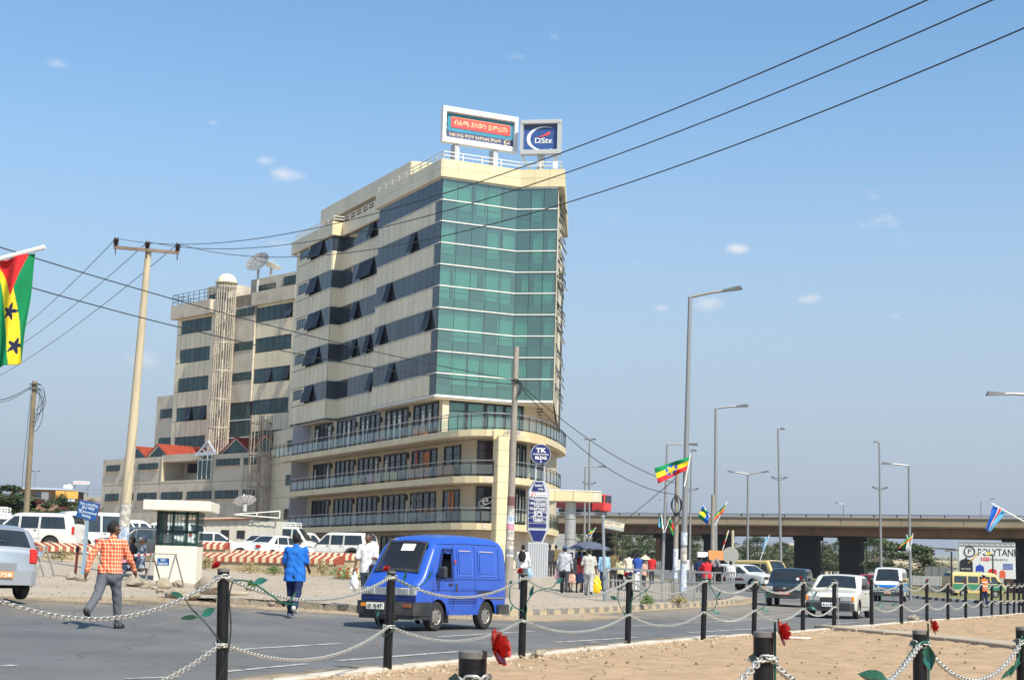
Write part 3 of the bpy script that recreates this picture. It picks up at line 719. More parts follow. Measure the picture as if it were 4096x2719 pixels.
# balcony slabs
OUT3=smooth_path([(-1.2,30,0),(-1.2,10,0),(-1.2,-4.3,0),(-1.0,-6.5,0),(.4,-8.35,0),(2.6,-8.4,0),(5.2,-6.4,0),(8.0,-3.2,0),(11.0,.8,0),(12.9,3.8,0),(13.6,6.6,0),(12.2,9.6,0)],2)
OUT3=[(p.x,p.y) for p in OUT3]
OUT2=[(x*.97 if x>0 else x,y*.985) for x,y in OUT3 if y<27.2];OUT2[0]=(-1.2,27.0)
OUT1=[(x*.96 if x>0 else x,y*.98) for x,y in OUT3 if y<27.2];OUT1[0]=(-1.2,27.0)
def along(pts,step):
    P=resample([Vector((*p,0)) for p in pts],step);return P
def even(pts,step):
    P=[Vector((*p,0)) for p in pts];L=[0]
    for a,b in zip(P,P[1:]): L.append(L[-1]+(b-a).length)
    n=int(L[-1]/step);out=[]
    for i in range(n+1):
        s=L[-1]*i/n;k=0
        while k<len(L)-2 and L[k+1]<s: k += 1
        out.append(P[k].lerp(P[k+1],(s-L[k])/max(1e-6,L[k+1]-L[k])))
    return out
m_bpost=mat('black_balcony_steel',(.02,.025,.025),.4,metal=.3)
for pts,z0,z1,zr,back in ((OUT3,10.05,10.5,1.1,12),(OUT2,6.95,7.4,1.05,12),(OUT1,3.85,4.3,1.0,12)):
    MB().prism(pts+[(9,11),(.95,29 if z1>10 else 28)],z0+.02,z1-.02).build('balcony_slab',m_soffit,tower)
    ev=even(pts,1.05)
    for a,b in zip(ev,ev[1:]): grid_wall(pf,(a.x,a.y),(b.x,b.y),z0,z1,1,th=.05,gap=.016)
    ev=even(([(-1.1,33),(-1.1,30)] if z1>10 else [])+[(x+(.08 if x<0 else 0),y+(.08 if y<-5 else 0)) for x,y in pts],1.2 if z1>10 else 1.55)
    hand=MB();hand.tube([p+Vector((0,0,z1+zr)) for p in ev],.035,6);hand.build('handrail',m_rail,tower)
    mid=MB()
    for hh in (.12,zr-.18): mid.tube([p+Vector((0,0,z1+hh)) for p in ev],.026,5)
    mid.build('balcony_rail',m_bpost,tower)
    post=MB().tube([(0,0,0),(0,0,zr-.15),(.03,0,zr-.04),(.09,0,zr)],.03,5).mesh('baluster',m_bpost)
    gpn=Pieces('balcony_glass',m_bal,tower,120)
    for i,p in enumerate(ev):
        q=ev[min(i+1,len(ev)-1)];o=ev[max(i-1,0)];t=(q-o).normalized();ang=atan2(t.y,t.x)
        link('baluster',post,tower,Matrix.Translation(p+Vector((0,0,z1))) @ Matrix.Rotation(ang+pi/2,4,'Z'))
        if i+1<len(ev):
            d=q-p;c=(p+q)/2;gpn.add((c.x,c.y,z1+.47),(d.length-.08,.012,.62),Matrix.Rotation(atan2(d.y,d.x),3,'Z'))
    gpn.done()
# square column at the balcony corner
colp=Pieces('column_panel',m_clad_b,tower)
MB().box((1.23,-8.25,5.2),(.72,.72,9.7)).build('column',m_joint,tower)
for z in np.arange(.7,10,1.05):
    h=min(1.05,10.04-z)
    for c,s in (((1.23,-8.64,z+h/2),(.78,.05,h-.02)),((.84,-8.25,z+h/2),(.05,.72,h-.02))): colp.add(c,s)
# ground floor plinth and lower left wing of the tower
grid_wall(pc,(-.02,35.6),(-.02,28.3),1.0,13.2,7,rows=8,th=.05)
MB().prism([(.02,28.3),(.02,35.6),(9,35.6),(9,28.3)],.8,13.2).build('wing_wall',m_joint,tower)
for zc in (11.65,8.6,5.6):
    w=MB().box((-.06,30.4,zc),(.06,2.3,.95)).build('side_window',m_frame,tower)
    for i in range(3): MB().box((-.1,29.66+i*.74,zc),(.02,.66,.8)).build('pane',m_gl_t,w)
# shop posters and goods behind the glass
m_or=mat('orange_goods',(.55,.20,.07),.7,var=.3,vscale=3);m_red=mat('red_goods',(.6,.06,.06),.6,var=.2);m_yel=mat('yellow_goods',(.66,.42,.12),.7,var=.3,vscale=3);m_pink=mat('pink_goods',(.65,.22,.22),.7,var=.2)
def goods(y,z,w,h,mt,x=.3): MB().box((x,y,z),(.25,w,h),None,.04).build('display_goods',mt,tower)
goods(3.1,7.95,3.6,.9,m_or);goods(-1.6,7.95,2.4,.85,m_or);goods(8.2,7.9,2.4,.8,m_yel);goods(12.3,7.85,1.2,.85,m_pink);goods(11.0,7.85,1.2,.85,m_yel);goods(15.2,7.8,1.6,.7,m_yel)
goods(3.2,11.0,2.2,.8,m_or);goods(10.5,10.85,1.6,.55,m_pink)
MB().box((.76,4.6,8.9),(.02,.5,1.8)).build('poster',m_red,tower);MB().box((.76,3.0,9.0),(.02,1.3,1.2)).build('poster',m_or,tower);MB().box((.76,-1.6,5.9),(.02,.9,1.5)).build('poster',m_or,tower)
side_T=lambda x,y,z: frameM((x,y,z),(0,-1,0),(0,0,1))
m_let=mat('white_lettering',(.85,.85,.83),.5)
for i,ch in enumerate('SKY'): letter('lettering',ch,.62,m_let,tower,side_T(.735,5.15,6.25-i*.62),bold=.012)
for i,ch in enumerate('INTERNET'): letter('lettering',ch,.36,m_let,tower,side_T(.735,4.15,6.6-i*.3),bold=.006)
letter('lettering','e',1.05,m_let,tower,frameM((1.5,-5.52,5.85),(1.2,-.43,0),(0,0,1)),bold=.03)
ring=MB();c=Vector((1.52,-5.56,5.83));ex=Vector((1.2,-.43,0)).normalized()
ring.tube([c+ex*(.52*cos(t)*.94-.2*sin(t)*.3)+Vector((0,0,.2*sin(t)+.52*cos(t)*.42)) for t in np.linspace(.5,2*pi-.6,26)],.028,5);ring.build('logo_ring',m_let,tower)
# banner on the curved balcony
m_ban=mat('cream_banner',(.66,.52,.30),.7,var=.1,vscale=2,dirt=(.6,.38,.15),dscale=.7)
ev3=even(OUT3,.4)
bp=[p for p in ev3 if p.y<-5 and .6<p.x<6.2]
b=MB();vs=[];
for i,p in enumerate(bp):
    t=(bp[min(i+1,len(bp)-1)]-bp[max(i-1,0)]).normalized();n=Vector((t.y,-t.x,0))*.09;vs += [(p.x+n.x,p.y+n.y,9.86),(p.x+n.x,p.y+n.y,10.52),(p.x+n.x*1.2,p.y+n.y*1.2,9.86),(p.x+n.x*1.2,p.y+n.y*1.2,10.52)]
fs=[]
for i in range(len(bp)-1):
    o=4*i;fs += [(o+2,o+6,o+7,o+3),(o,o+1,o+5,o+4),(o+1,o+3,o+7,o+5),(o,o+4,o+6,o+2)]
banner=b.add(vs,fs).build('banner',m_ban)
banner.matrix_world=BM;tag(banner,'faded cream cloth banner tied to the front of the top curved balcony','banner')
m_bl=mat('blue_lettering',(.16,.25,.42),.6)
p0=next(p for p in bp if p.x>1.6);letter('lettering','ሰኞ ፒሮሽ',.34,m_bl,banner,frameM((p0.x+.1,p0.y-.135,10.34),(1,.12,0),(0,0,1)),width=1.3);letter('lettering','ADDIS 044 60 70',.2,m_bl,banner,frameM((p0.x+.1,p0.y-.135,10.05),(1,.12,0),(0,0,1)),width=1.9)
# air handling lights under the right soffit
for i in range(5): MB().box((9.1+i*.95,1.2+i*1.9,13.21),(.5,.25,.06)).build('soffit_light',m_joint,tower)
for P in (pc,pf,pw,pg,pp,po,colp): P.done()
for m in (m_clad,m_clad_b,m_gl,m_gl_t):
    for n in m.node_tree.nodes:
        if n.bl_idname == 'ShaderNodeTexCoord': n.object=tower
# plant on the terrace corner
# ---------------------------------------------------------------- entrance canopy
cY=98;c0=AT(2284,1985,cY)
can=empty('entrance_canopy','cream round-ended canopy on one thick grey column right of the balconies','canopy',(c0.x,c0.y,0),0)
zc=c0.z
poly=[(-2.2,-.9),(1.0,-.9)]+[(1.0+.9*cos(t),.9*sin(t)) for t in np.linspace(-1.4,1.4,9)]+[(1.0,.9),(-2.2,.9)]
MB().prism(poly,zc-.3,zc+.3).build('roof_slab',m_soffit,can)
pcn=Pieces('fascia_panel',m_clad_b,can)
cpn=Pieces('fascia_panel',m_clad_b,can)
ev=even(poly[:13],1.1)
for a,b_ in zip(ev,ev[1:]): grid_wall(pcn,(a.x,a.y),(b_.x,b_.y),zc-.34,zc+.3,1,th=.05)
MB().prism([(x*1.02,y*1.06) for x,y in poly],zc+.305,zc+.36).build('coping',m_tr,can)
m_steel=mat('grey_steel_column',(.42,.42,.41),.35,metal=.4,var=.12,vscale=2)
cl=MB();cl.cyl((.0,0,hz(c0.x,c0.y)),(0,0,zc-.3),.34,n=20);cl.build('column',m_steel,can,smooth=True)
jr=MB()
for z in np.arange(2.0,zc-.4,1.25): jr.lathe((0,0,z),[(.343,0),(.346,.02),(.343,.04)],n=20)
jr.build('joint_ring',m_joint,can)
# ---------------------------------------------------------------- rooftop billboards
m_bbw=mat('white_billboard_frame',(.82,.82,.80),.45,var=.04);m_bbg=mat('grey_billboard_frame',(.45,.46,.47),.45)
m_teal=mat('teal_print',(.03,.25,.36),.5,var=.15,vscale=.5);m_rp=mat('red_print',(.72,.07,.075),.5,var=.06);m_op=mat('orange_print',(.8,.30,.08),.5);m_np=mat('navy_print',(.05,.07,.17),.5,var=.1);m_bp=mat('blue_print',(.03,.085,.28),.5,var=.1,vscale=.6)
m_yt=mat('yellow_lettering',(.82,.62,.30),.5)
a=LOC(1774,421.7,(0,.9),(.033,1));b=LOC(2073.7,476.5,(0,.9),(.033,1));c=LOC(1770,565.8,(0,.9),(.033,1))
bb=empty('rooftop_billboard','wide teal and red rooftop billboard in a white frame on two posts','billboard',BM @ Vector((a.x,a.y,30.75)),BROT+atan2(b.y-a.y,b.x-a.x))
Wd=hypot(b.x-a.x,b.y-a.y);z1=a.z-30.75;z0=c.z-30.75
f_=MB();f_.box((Wd/2,.2,z1-.2),(Wd,.5,.4),None,.03);f_.box((Wd/2,.2,z0+.2),(Wd,.5,.4),None,.03)
for x in (.13,Wd-.15): f_.box((x,.2,(z0+z1)/2),(.26,.5,z1-z0-.8))
f_.build('frame',m_bbw,bb);MB().box((Wd/2,.35,(z0+z1)/2),(Wd-.5,.1,z1-z0-.8)).build('backing',m_bbg,bb)
iw,ih,zm=Wd-.75,z1-z0-.9,(z0+z1)/2
pn=MB().box((Wd/2+.1,.26,zm),(iw,.03,ih)).build('poster',m_teal,bb)
def rrect(w,h,r): return [(sx*(w/2-r)+r*cos(t),sy*(h/2-r)+r*sin(t)) for sx,sy,t0 in ((1,1,0),(-1,1,pi/2),(-1,-1,pi),(1,-1,1.5*pi)) for t in np.linspace(t0,t0+pi/2,5)]
def plate(name,poly,o,ex,ez,mt,parent,th=.012):
    M=frameM(o,ex,ez);return MB().prism(poly,0,th).build(name,mt,parent,M=M)
X,Z=(1,0,0),(0,0,1)
xc=Wd/2+.1
plate('print_panel',rrect(iw*.9,ih*.44,.1),(xc,.24,zm+ih*.14+.05),X,Z,m_op,bb);plate('print_panel',rrect(iw*.9,ih*.42,.1),(xc,.225,zm+ih*.14),X,Z,m_rp,bb)
plate('print_panel',[(-iw/2,-ih*.14),(iw/2,-ih*.14),(iw/2,ih*.14),(-iw/2,ih*.14)],(xc,.24,zm-ih*.36),X,Z,m_np,bb)
letter('lettering','ብልጫ ያለውን ይምረጡ',.5,m_yt,bb,frameM((xc,.205,zm+ih*.15),X,Z),width=iw*.82,bold=.008)
letter('lettering','ከ40 በላይ ምርጥ ዓለምአቀፍ ቻናሎች',.34,m_yt,bb,frameM((xc-iw*.08,.222,zm-ih*.35),X,Z),width=iw*.78,bold=.006)
def swoosh(parent,o,w,mt,mt2,txt,mt3):
    n=24;P=[]
    for i in range(n+1): t=radians(60+240*i/n);P.append((w*.5*cos(t)*1.15+w*.12,w*.42*sin(t)))
    for i in range(n,-1,-1):
        t=radians(60+240*i/n);k=.9-.06*sin(pi*i/n);P.append((w*.5*cos(t)*1.15*k+w*.15,w*.42*sin(t)*(k+.06)))
    plate('logo',P,o,X,Z,mt,parent)
    plate('logo',[(-w*.1,w*.06),(w*.1,w*.12),(w*.3,w*.24),(w*.36,w*.2),(w*.3,w*.12),(w*.1,w*.07)],o,X,Z,mt2,parent)
    letter('lettering',txt,w*.25,mt3,parent,frameM((o[0]+w*.12,o[1]-.015,o[2]-w*.06),X,Z),width=w*.58,bold=w*.008)
swoosh(bb,(xc+iw*.41,.222,zm-ih*.36),.62,m_yt,m_op,'DStv',m_let)
lg=mat('galvanised_post',(.40,.41,.41),.5,metal=.4,var=.1)
for x in (Wd*.2,Wd*.71): MB().box((x,.5,z0/2+.01),(.3,.8,z0+.02)).build('post',m_bbg,bb);
for x in (Wd*.2+.17,Wd*.71+.17): MB().box((x,.45,z0/2+.01),(.14,.5,z0+.02)).build('post',m_bbw,bb)
for i in range(3): MB().box((.31,.02,z0+.62+i*(z1-z0-1.2)/3+.25),(.1,.06,(z1-z0-1.2)/3-.12)).build('ladder_rung',m_frame,bb)
n2=Vector((-.61,-.79,0))*-1
pB=(6.9,-.9)
a=LOC(2082.7,481.6,pB,(.61,.79));b=LOC(2246,475.8,pB,(.61,.79));c=LOC(2088,619,pB,(.61,.79))
sb=empty('rooftop_billboard','smaller square blue rooftop billboard in a grey frame','billboard',BM @ Vector((a.x,a.y,30.75)),BROT+atan2(b.y-a.y,b.x-a.x))
Wd=hypot(b.x-a.x,b.y-a.y);z1=a.z-30.75;z0=c.z-30.75
f_=MB();f_.box((Wd/2,.2,z1-.15),(Wd,.5,.3),None,.03);f_.box((Wd/2,.2,z0+.18),(Wd,.5,.36),None,.03)
for x in (.1,Wd-.14): f_.box((x,.2,(z0+z1)/2),(.2 if x<1 else .28,.5,z1-z0-.66))
f_.build('frame',m_bbg,sb);iw,ih,zm=Wd-.5,z1-z0-.66,(z0+z1)/2+.03
MB().box((Wd/2,.28,zm),(iw,.06,ih)).build('poster',m_bp,sb)
xc=Wd/2
plate('print_panel',[(-iw/2,-.16),(iw/2,-.16),(iw/2,.16),(-iw/2,.16)],(xc,.245,zm+ih/2-.16),X,Z,m_np,sb)
swoosh(sb,(xc-.08,.235,zm-.1),iw*.86,m_let,m_rp,'DStv',m_let)
letter('lettering','so much more',.2,m_let,sb,frameM((xc+.35,.22,zm-ih*.2),X,Z),width=iw*.4)
MB().box((Wd*.5,.4,z0/2),(.5,.35,z0+.02)).build('post',m_bbg,sb);MB().box((Wd*.85,.5,z0/2),(.3,.35,z0+.02)).build('post',m_bbw,sb)
MB().bar((-.1,.5,z0+.3),(.75,.7,.1),.16,.12).build('brace',m_bbw,sb)
# ================================================================ rear block and low annex
RP=AT(1187,1300,150.0);RROT=radians(44)
rear=empty('rear_block','grey beige rear office block with a domed spiral stair cage on its face','building',(RP.x,RP.y,0),RROT)
RM=Matrix.Translation((RP.x,RP.y,0)) @ Matrix.Rotation(RROT,4,'Z')
rc2=random.Random(8)
pr=Pieces('cladding_panel',m_clad,rear);prw=Pieces('window_pane',m_gl_t,rear)
def gw(P,x,y1,y0,z0,z1,n,rows=1,th=.05,gap=.06): return grid_wall(P,(x,y1),(x,y0),z0,z1,n,rows=rows,th=th,gap=gap)
MB().prism([(.05,-6),(.05,21.6),(10,21.6),(10,-6)],1.5,28.3).build('core_wall',m_joint,rear)
MB().prism([(.04,21.6),(.04,25.0),(10,25),(10,21.6)],1.5,18.85).build('side_wall',m_grey_wall,rear)
tops=[26.73,23.59,20.48,17.34,14.22]
for i,zt in enumerate(tops):
    nxt=28.2 if i == 0 else tops[i-1]-1.43
    for y1,y0,n in ((6.8,.7,6),(20.75,15.0,6)):
        ps=gw(prw,.0,y1,y0,zt-1.43,zt,n,th=.03)
        gw(pr,-.0,y1,y0,zt,nxt if i else 27.1,n,th=.06)
        opn={(0,.7): [5],(2,.7): [2,5],(4,.7): [5],(3,15.0): [2,5]}.get((i,y0),[])
        for k in opn:
            o=ps[k];cc=o.location.copy()
            set_mat(o,m_gl_open);o.matrix_local=Matrix.Translation((cc.x-.02,cc.y,zt-.05)) @ Matrix.Rotation(-radians(90),4,'Z') @ Matrix.Rotation(-radians(15),4,'X') @ Matrix.Translation((0,0,-.68)) @ Matrix.Diagonal((.97,.04,1.33,1))
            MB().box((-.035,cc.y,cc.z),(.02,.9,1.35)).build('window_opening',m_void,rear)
    for y1,y0 in ((.7,-.6),(21.6,20.75),(15.0,14.2)): gw(pr,0,y1,y0,zt-1.43,nxt if i else 27.1,1,rows=1,th=.07)
gw(pr,0,6.8,.7,11.0,12.79,6,th=.06);gw(pr,0,20.75,15.0,11,12.79,6,th=.06)
# plain rendered stair wall with small windows and tall glazing
MB().prism([(-.25,6.85),(-.25,10.8),(2,10.8),(2,6.85)],17.3,28.3).build('stair_wall',m_grey_wall,rear)
MB().prism([(-.02,10.6),(-.02,15.0),(2,15.0),(2,10.6)],11,28.3).build('stair_wall',m_grey_wall,rear)
for zt in (26.9,23.4,20.3):
    w=MB().box((-.27,8.55,zt-.4),(.06,3.2,.84)).build('stair_window',m_frame,rear)
    for k in range(4): MB().box((-.305,7.36+k*.8,zt-.4),(.02,.72,.7)).build('pane',m_gl_t,w)
tw=MB();tw.box((.0,8.85,14.6),(.08,3.5,5.3));w=tw.build('tall_window',m_frame,rear)
for k in range(4):
    for j in range(3): MB().box((-.05,7.55+k*.86,12.9+j*1.75),(.02,.78,1.6)).build('pane',m_gl_t,w)
for zz in (15.5,13.75): MB().box((-.08,8.85,zz),(.06,3.5,.09)).build('transom',m_tr,w)
# parapet bands, upper storey, roof rail
pa=MB()
pa.box((-.12,3.75,27.7),(.5,7.4,1.35));pa.box((-.3,18.35,27.72),(.7,7.6,1.5));pa.box((-.1,10.9,27.7),(.3,7.4,1.2))
pa.build('parapet',m_grey_wall,rear)
MB().prism([(1.5,.2),(1.5,10.4),(9,10.4),(9,.2)],28.0,30.3).build('roof_storey',m_grey_wall,rear)
MB().prism([(1.5,14.6),(1.5,18.6),(9,18.6),(9,14.6)],28.0,30.45).build('roof_storey',m_grey_wall,rear)
for y0,y1,z in ((1,4.6,29.5),(6,9.2,29.1),(14.9,18.0,29.1)):
    w=MB().box((1.47,(y0+y1)/2,z),(.06,y1-y0,.9)).build('roof_window',m_frame,rear)
    n=4
    for k in range(n): MB().box((1.43,y0+(y1-y0)*(k+.5)/n,z),(.02,(y1-y0)/n-.08,.76)).build('pane',m_gl_t,w)
railing('roof_railing',[(.0,14.8),(-.5,14.9),(-.5,22.1),(6,22.1)],28.45,1.2,m_bpost,post=1.0,rails=(1.0,.7,.35),r=.025,parent=rear)
for y1,y0,zt in ((24.1,21.7,17.4),(24.1,21.7,14.3)):
    w=MB().box((.02,(y0+y1)/2,zt-.48),(.06,y1-y0,.96)).build('side_window',m_frame,rear)
    for k in range(3): MB().box((-.02,y0+.4+k*.8,zt-.48),(.02,.72,.82)).build('pane',m_gl_t,w)
def stair_cage(parent,c,r,z0,z1,n,mt,dome=True,turns=1.0,tread=True):
    bar=MB().cyl((0,0,0),(0,0,z1-z0),.035,n=5).mesh('cage_bar',mt)
    for k in range(n):
        t=2*pi*k/n;link('cage_bar',bar,parent,Matrix.Translation((c[0]+r*cos(t),c[1]+r*sin(t),z0)))
    rg=MB()
    for z in np.arange(z0+.3,z1+.01,2.9): rg.lathe((c[0],c[1],z),[(r-.04,-.04),(r+.05,-.04),(r+.05,.04),(r-.04,.04),(r-.04,-.04)],n=20)
    rg.build('cage_ring',mt,parent);MB().cyl((*c,z0),(*c,z1),.09,n=8).build('newel',mt,parent)
    tr_=MB().add([(.05,-.02,0),(r*.95,-.2,0),(r*.95,.2,0),(.05,.02,0),(.05,-.02,.06),(r*.95,-.2,.06),(r*.95,.2,.06),(.05,.02,.06)],[(0,1,2,3),(7,6,5,4),(0,4,5,1),(1,5,6,2),(2,6,7,3)]).mesh('stair_tread',mat('grey_tread',(.33,.29,.23),.8,var=.2))
    m=int((z1-z0)/.2)
    for k in range(m): link('stair_tread',tr_,parent,Matrix.Translation((c[0],c[1],z0+k*.2)) @ Matrix.Rotation(k*radians(24),4,'Z'))
    hr=MB();hr.tube([(c[0]+r*.8*cos(radians(24)*k),c[1]+r*.8*sin(radians(24)*k),z0+k*.2+.95) for k in range(m-5)],.03,4);hr.build('handrail',mt,parent)
    if dome:
        MB().lathe((c[0],c[1],z1),[(r*1.12,0),(r*1.12,.1),(r*1.0,.12),(r*.97,.36),(r*.85,.62),(r*.6,.86),(r*.3,.99),(.001,1.03)],n=24).build('dome',mat('cream_dome',(.74,.68,.50),.45,var=.06),parent,smooth=60)
m_cage=mat('cream_cage_steel',(.58,.52,.42),.6,var=.15,vscale=2)
stair_cage(rear,(-1.15,10.9),1.02,11.5,29.6,24,m_cage)
br=MB()
for z in np.arange(14.5,28,2.9): br.box((-.4,10.9,z),(.8,.7,.12))
br.build('landing',m_cage,rear)
for P in (pr,prw): P.done()
# ---- low annex
annex=empty('annex_building','low grey beige two storey annex with red tiled gables on its roof','building',(RP.x,RP.y,0),RROT)
XA=-6.0
m_tile=mat('red_roof_tile',(.40,.075,.040),.8,var=.25,vscale=3,bump=.5,bscale=14)
bd=MB()
bd.prism([(XA,24.85),(XA,13.4),(5,13.4),(5,24.85)],.6,11.55)
bd.prism([(XA,4.4),(XA,-7),(5,-7),(5,4.4)],.6,11.45)
bd.prism([(XA,13.4),(XA,4.4),(5,4.4),(5,13.4)],.6,9.1)
bd.prism([(XA+2.6,13.38),(XA+2.6,4.42),(5,4.42),(5,13.38)],9.12,11.5)
bd.prism([(XA+.02,13.38),(XA+.02,6.3),(XA+2.5,6.3),(XA+2.5,13.38)],11.0,11.68)
bd.build('wall',m_grey_wall,annex)
jt=MB()
for z in (9.0,): jt.box((XA-.003,9,z-.15),(.01,31.5,.03))
for y in (18.2,13.6,4.2,-1.0): jt.box((XA-.003,y,6),(.01,.03,10.8))
jt.build('joint_line',m_joint,annex)
MB().box((XA+.2,13.32,10.2),(.5,.25,2.3)).build('pier',m_wall,annex)
def an_win(y1,y0,z0,z1,n,x=XA,mt=None):
    w=MB().box((x-.0,(y0+y1)/2,(z0+z1)/2),(.1,y1-y0,z1-z0)).build('window',m_frame,annex)
    for k in range(n): MB().box((x-.056,y0+(y1-y0)*(k+.5)/n,(z0+z1)/2),(.02,(y1-y0)/n-.1,z1-z0-.14)).build('pane',mt or (m_gl_t if rc2.random()<.6 else m_gl),w)
    MB().box((x-.08,(y0+y1)/2,z0-.04),(.16,y1-y0+.1,.06)).build('sill',m_wall,w)
for y1,y0,n in ((24.1,21.4,3),(20.3,18.5,2),(17.8,14.0,5),(3.6,-.3,5),(-1.0,-3.4,3)): an_win(y1,y0,10.3,10.95,n)
for y1,y0,n in ((24.0,21.3,3),(20.2,18.4,2),(17.6,13.95,4),(13.1,9.2,4),(8.4,4.2,4),(3.5,-.3,4),(-1.1,-3.5,3)): an_win(y1,y0,7.2,7.98,n)
an_win(12.6,7.6,10.0,10.95,6,XA+2.58,mat('blue_black_glass',(.012,.014,.04),.1))
gb=MB().prism([(XA+.1,6.9),(XA+.1,4.5),(XA+2.5,4.5),(XA+2.5,6.9)],9.12,11.5).build('glazed_bay',m_gl_t,annex)
for y in (4.55,5.3,6.1,6.85): MB().box((XA+.08,y,10.3),(.08,.07,2.3)).build('mullion',m_tr,gb)
MB().box((XA+.08,5.7,11.0),(.09,2.4,.08)).build('transom',m_tr,gb)
def gable(yc,hw,x0,x1,zb,zt,face=m_gl_t):
    r=MB();s=.22
    for sg in (-1,1):
        a=(x0-s,yc+sg*(hw+.3),zb-.12);b=(x0-s,yc,zt);c=(x1,yc,zt);d=(x1,yc+sg*(hw+.3),zb-.12)
        q=[a,b,c,d] if sg>0 else [d,c,b,a]
        up=Vector((0,0,.09));r.add([Vector(p) for p in q]+[Vector(p)+up for p in q],[(3,2,1,0),(4,5,6,7),(0,1,5,4),(1,2,6,5),(2,3,7,6),(3,0,4,7)])
    rf=r.build('roof',m_tile,annex)
    # rows of tiles as ridged courses
    tl=MB()
    L=hypot(hw+.3,zt-zb+.12)
    for sg in (-1,1):
        for i in range(12):
            f=(i+.5)/12;y=yc+sg*(hw+.3)*f;z=zt-(zt-zb+.12)*f+.1
            tl.bar((x0-s,y,z),(x1,y,z),.16,.05)
    tl.build('tile_course',m_tile,rf)
    MB().poly([(x0,yc-hw,zb),(x0,yc+hw,zb),(x0,yc,zt-.1)]).build('gable_wall',face,annex)
    fb_=MB();fb_.bar((x0-.05,yc-hw-.1,zb-.02),(x0-.05,yc,zt-.04),.1,.16);fb_.bar((x0-.05,yc+hw+.1,zb-.02),(x0-.05,yc,zt-.04),.1,.16);fb_.build('barge_board',m_wrail,annex)
for yc,hw,zt in ((14.9,2.0,12.85),(19.0,2.0,12.75),(1.1,2.3,12.95),(-3.7,2.2,13.0)): gable(yc,hw,XA+.5,2.0,11.56,zt)
MB().prism([(XA+.5,13.0),(XA+4,8.2),(2,8),(2,13.2)],11.5,11.9).build('roof',m_tile,annex)
# white truss gable above the glazed bay
ts=MB();x0=XA-.15
ts.bar((x0,6.9,11.5),(x0,5.0,12.75),.12,.16);ts.bar((x0,3.6,11.5),(x0,5.0,12.75),.12,.16);ts.box((x0,5.3,11.55),(.16,3.6,.3))
for y in (4.4,5.0,5.7): ts.bar((x0,5.1,11.6),(x0,y+(y-5.05)*.6,12.3-abs(y-5.0)*.3),.07)
ts.build('truss',mat('pale_blue_steel',(.60,.63,.70),.5),annex)
# second caged stair beside the annex
m_rust=mat('rusty_cream_steel',(.50,.42,.32),.7,var=.3,vscale=1.5,dirt=(.25,.13,.07),dscale=1.2)
stair_cage(annex,(XA-1.2,-5.2),1.0,2.0,14.6,16,m_rust,dome=False)
# ---------------------------------------------------------------- satellite dishes
m_dish=mat('grey_mesh_dish',(.20,.21,.22),.6,var=.1);m_dishw=mat('white_dish',(.72,.72,.70),.5,var=.05)
def dish(label,p,r,direction,mt,h,base_z):
    d=empty('satellite_dish',label,'satellite dish',(p.x,p.y,base_z))
    R=Vector(direction).normalized().to_track_quat('Z','Y').to_matrix().to_4x4();M=Matrix.Translation((0,0,p.z-base_z)) @ R
    MB().lathe((0,0,0),[(.001,0),(r*.35,.03*r),(r*.7,.12*r),(r,.27*r),(r*1.01,.25*r),(r*.7,.09*r),(r*.35,-.01*r),(.001,-.03*r)],n=28).build('reflector',mt,d,smooth=50,M=M)
    rb_=MB()
    for k in range(8): t=k*pi/4;rb_.tube([(r*f*cos(t),r*f*sin(t),.27*r*f*f-.02) for f in (.1,.5,1)],.02,4)
    rb_.build('rib',m_frame,d,M=M)
    fd=MB()
    for k in range(3): t=k*2.1;fd.bar((r*.9*cos(t),r*.9*sin(t),.22*r),(0,0,.75*r),.03)
    fd.cyl((0,0,.68*r),(0,0,.85*r),.07,n=8);fd.build('feed_horn',m_bbg,d,M=M)
    MB().cyl((0,0,0),(0,0,p.z-base_z),.13,n=8).build('mast',m_bbg,d)
    return d
q=RM @ Vector((3,7.5,30));p=AT(1035,1055,q.y);dish('dark grey mesh satellite dish tilted up on the rear block roof',p,1.3,(-.35,-.75,.55),m_dish,1,28.4)
p=AT(1085,1070,q.y+1);dish('white satellite dish lying almost flat on the rear block roof',p,1.05,(.3,.1,.95),m_dishw,1,28.4)
p=AT(980,2012,97);dish('white satellite dish standing on the shed roof in front of the annex',p,.72,(-.22,.36,.9),m_dishw,1,p.z-.5)
# ================================================================ overpass, its truck, far trees, sheds, billboard, far buildings
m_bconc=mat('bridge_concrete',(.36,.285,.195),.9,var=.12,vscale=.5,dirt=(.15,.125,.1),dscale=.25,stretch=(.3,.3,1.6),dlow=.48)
m_bdark=mat('stained_girder_lit_pier',(.25,.135,.08),.9,var=.15,vscale=.6,dirt=(.08,.06,.05),dscale=.4)
m_pier=mat('shade_dark_pier',(.014,.013,.013),.8,var=.3,vscale=.5,dirt=(.06,.042,.03),dscale=.3,dlow=.6)  # shade under the deck is put into this near-black pier colour
bA=AT(2240,2050,215);bB=AT(4096,2063,185);bd_=Vector((bB.x-bA.x,bB.y-bA.y,0)).normalized();bang=atan2(bd_.y,bd_.x)
bridge=empty('overpass','long concrete road overpass on dark piers crossing behind the street','bridge',(bA.x,bA.y,0),bang)
TM=Matrix.Translation((bA.x,bA.y,0)) @ Matrix.Rotation(bang,4,'Z');TMI=TM.inverted()
def BPX(x,y,yy=0.):
    o=TMI @ EYE;d=TMI.to_3x3() @ RAY(x,y);return o+d*((yy-o.y)/d.y)
zr=(BPX(2900,2054).z+BPX(2300,2050).z)/2;zf0=BPX(2900,2063).z;zf1=BPX(2900,2102).z;zs=BPX(2900,2134).z
X0,X1=-160,150
MB().box(((X0+X1)/2,6,(zf0+zf1)/2),(X1-X0,12,zf0-zf1)).build('deck',m_bconc,bridge)
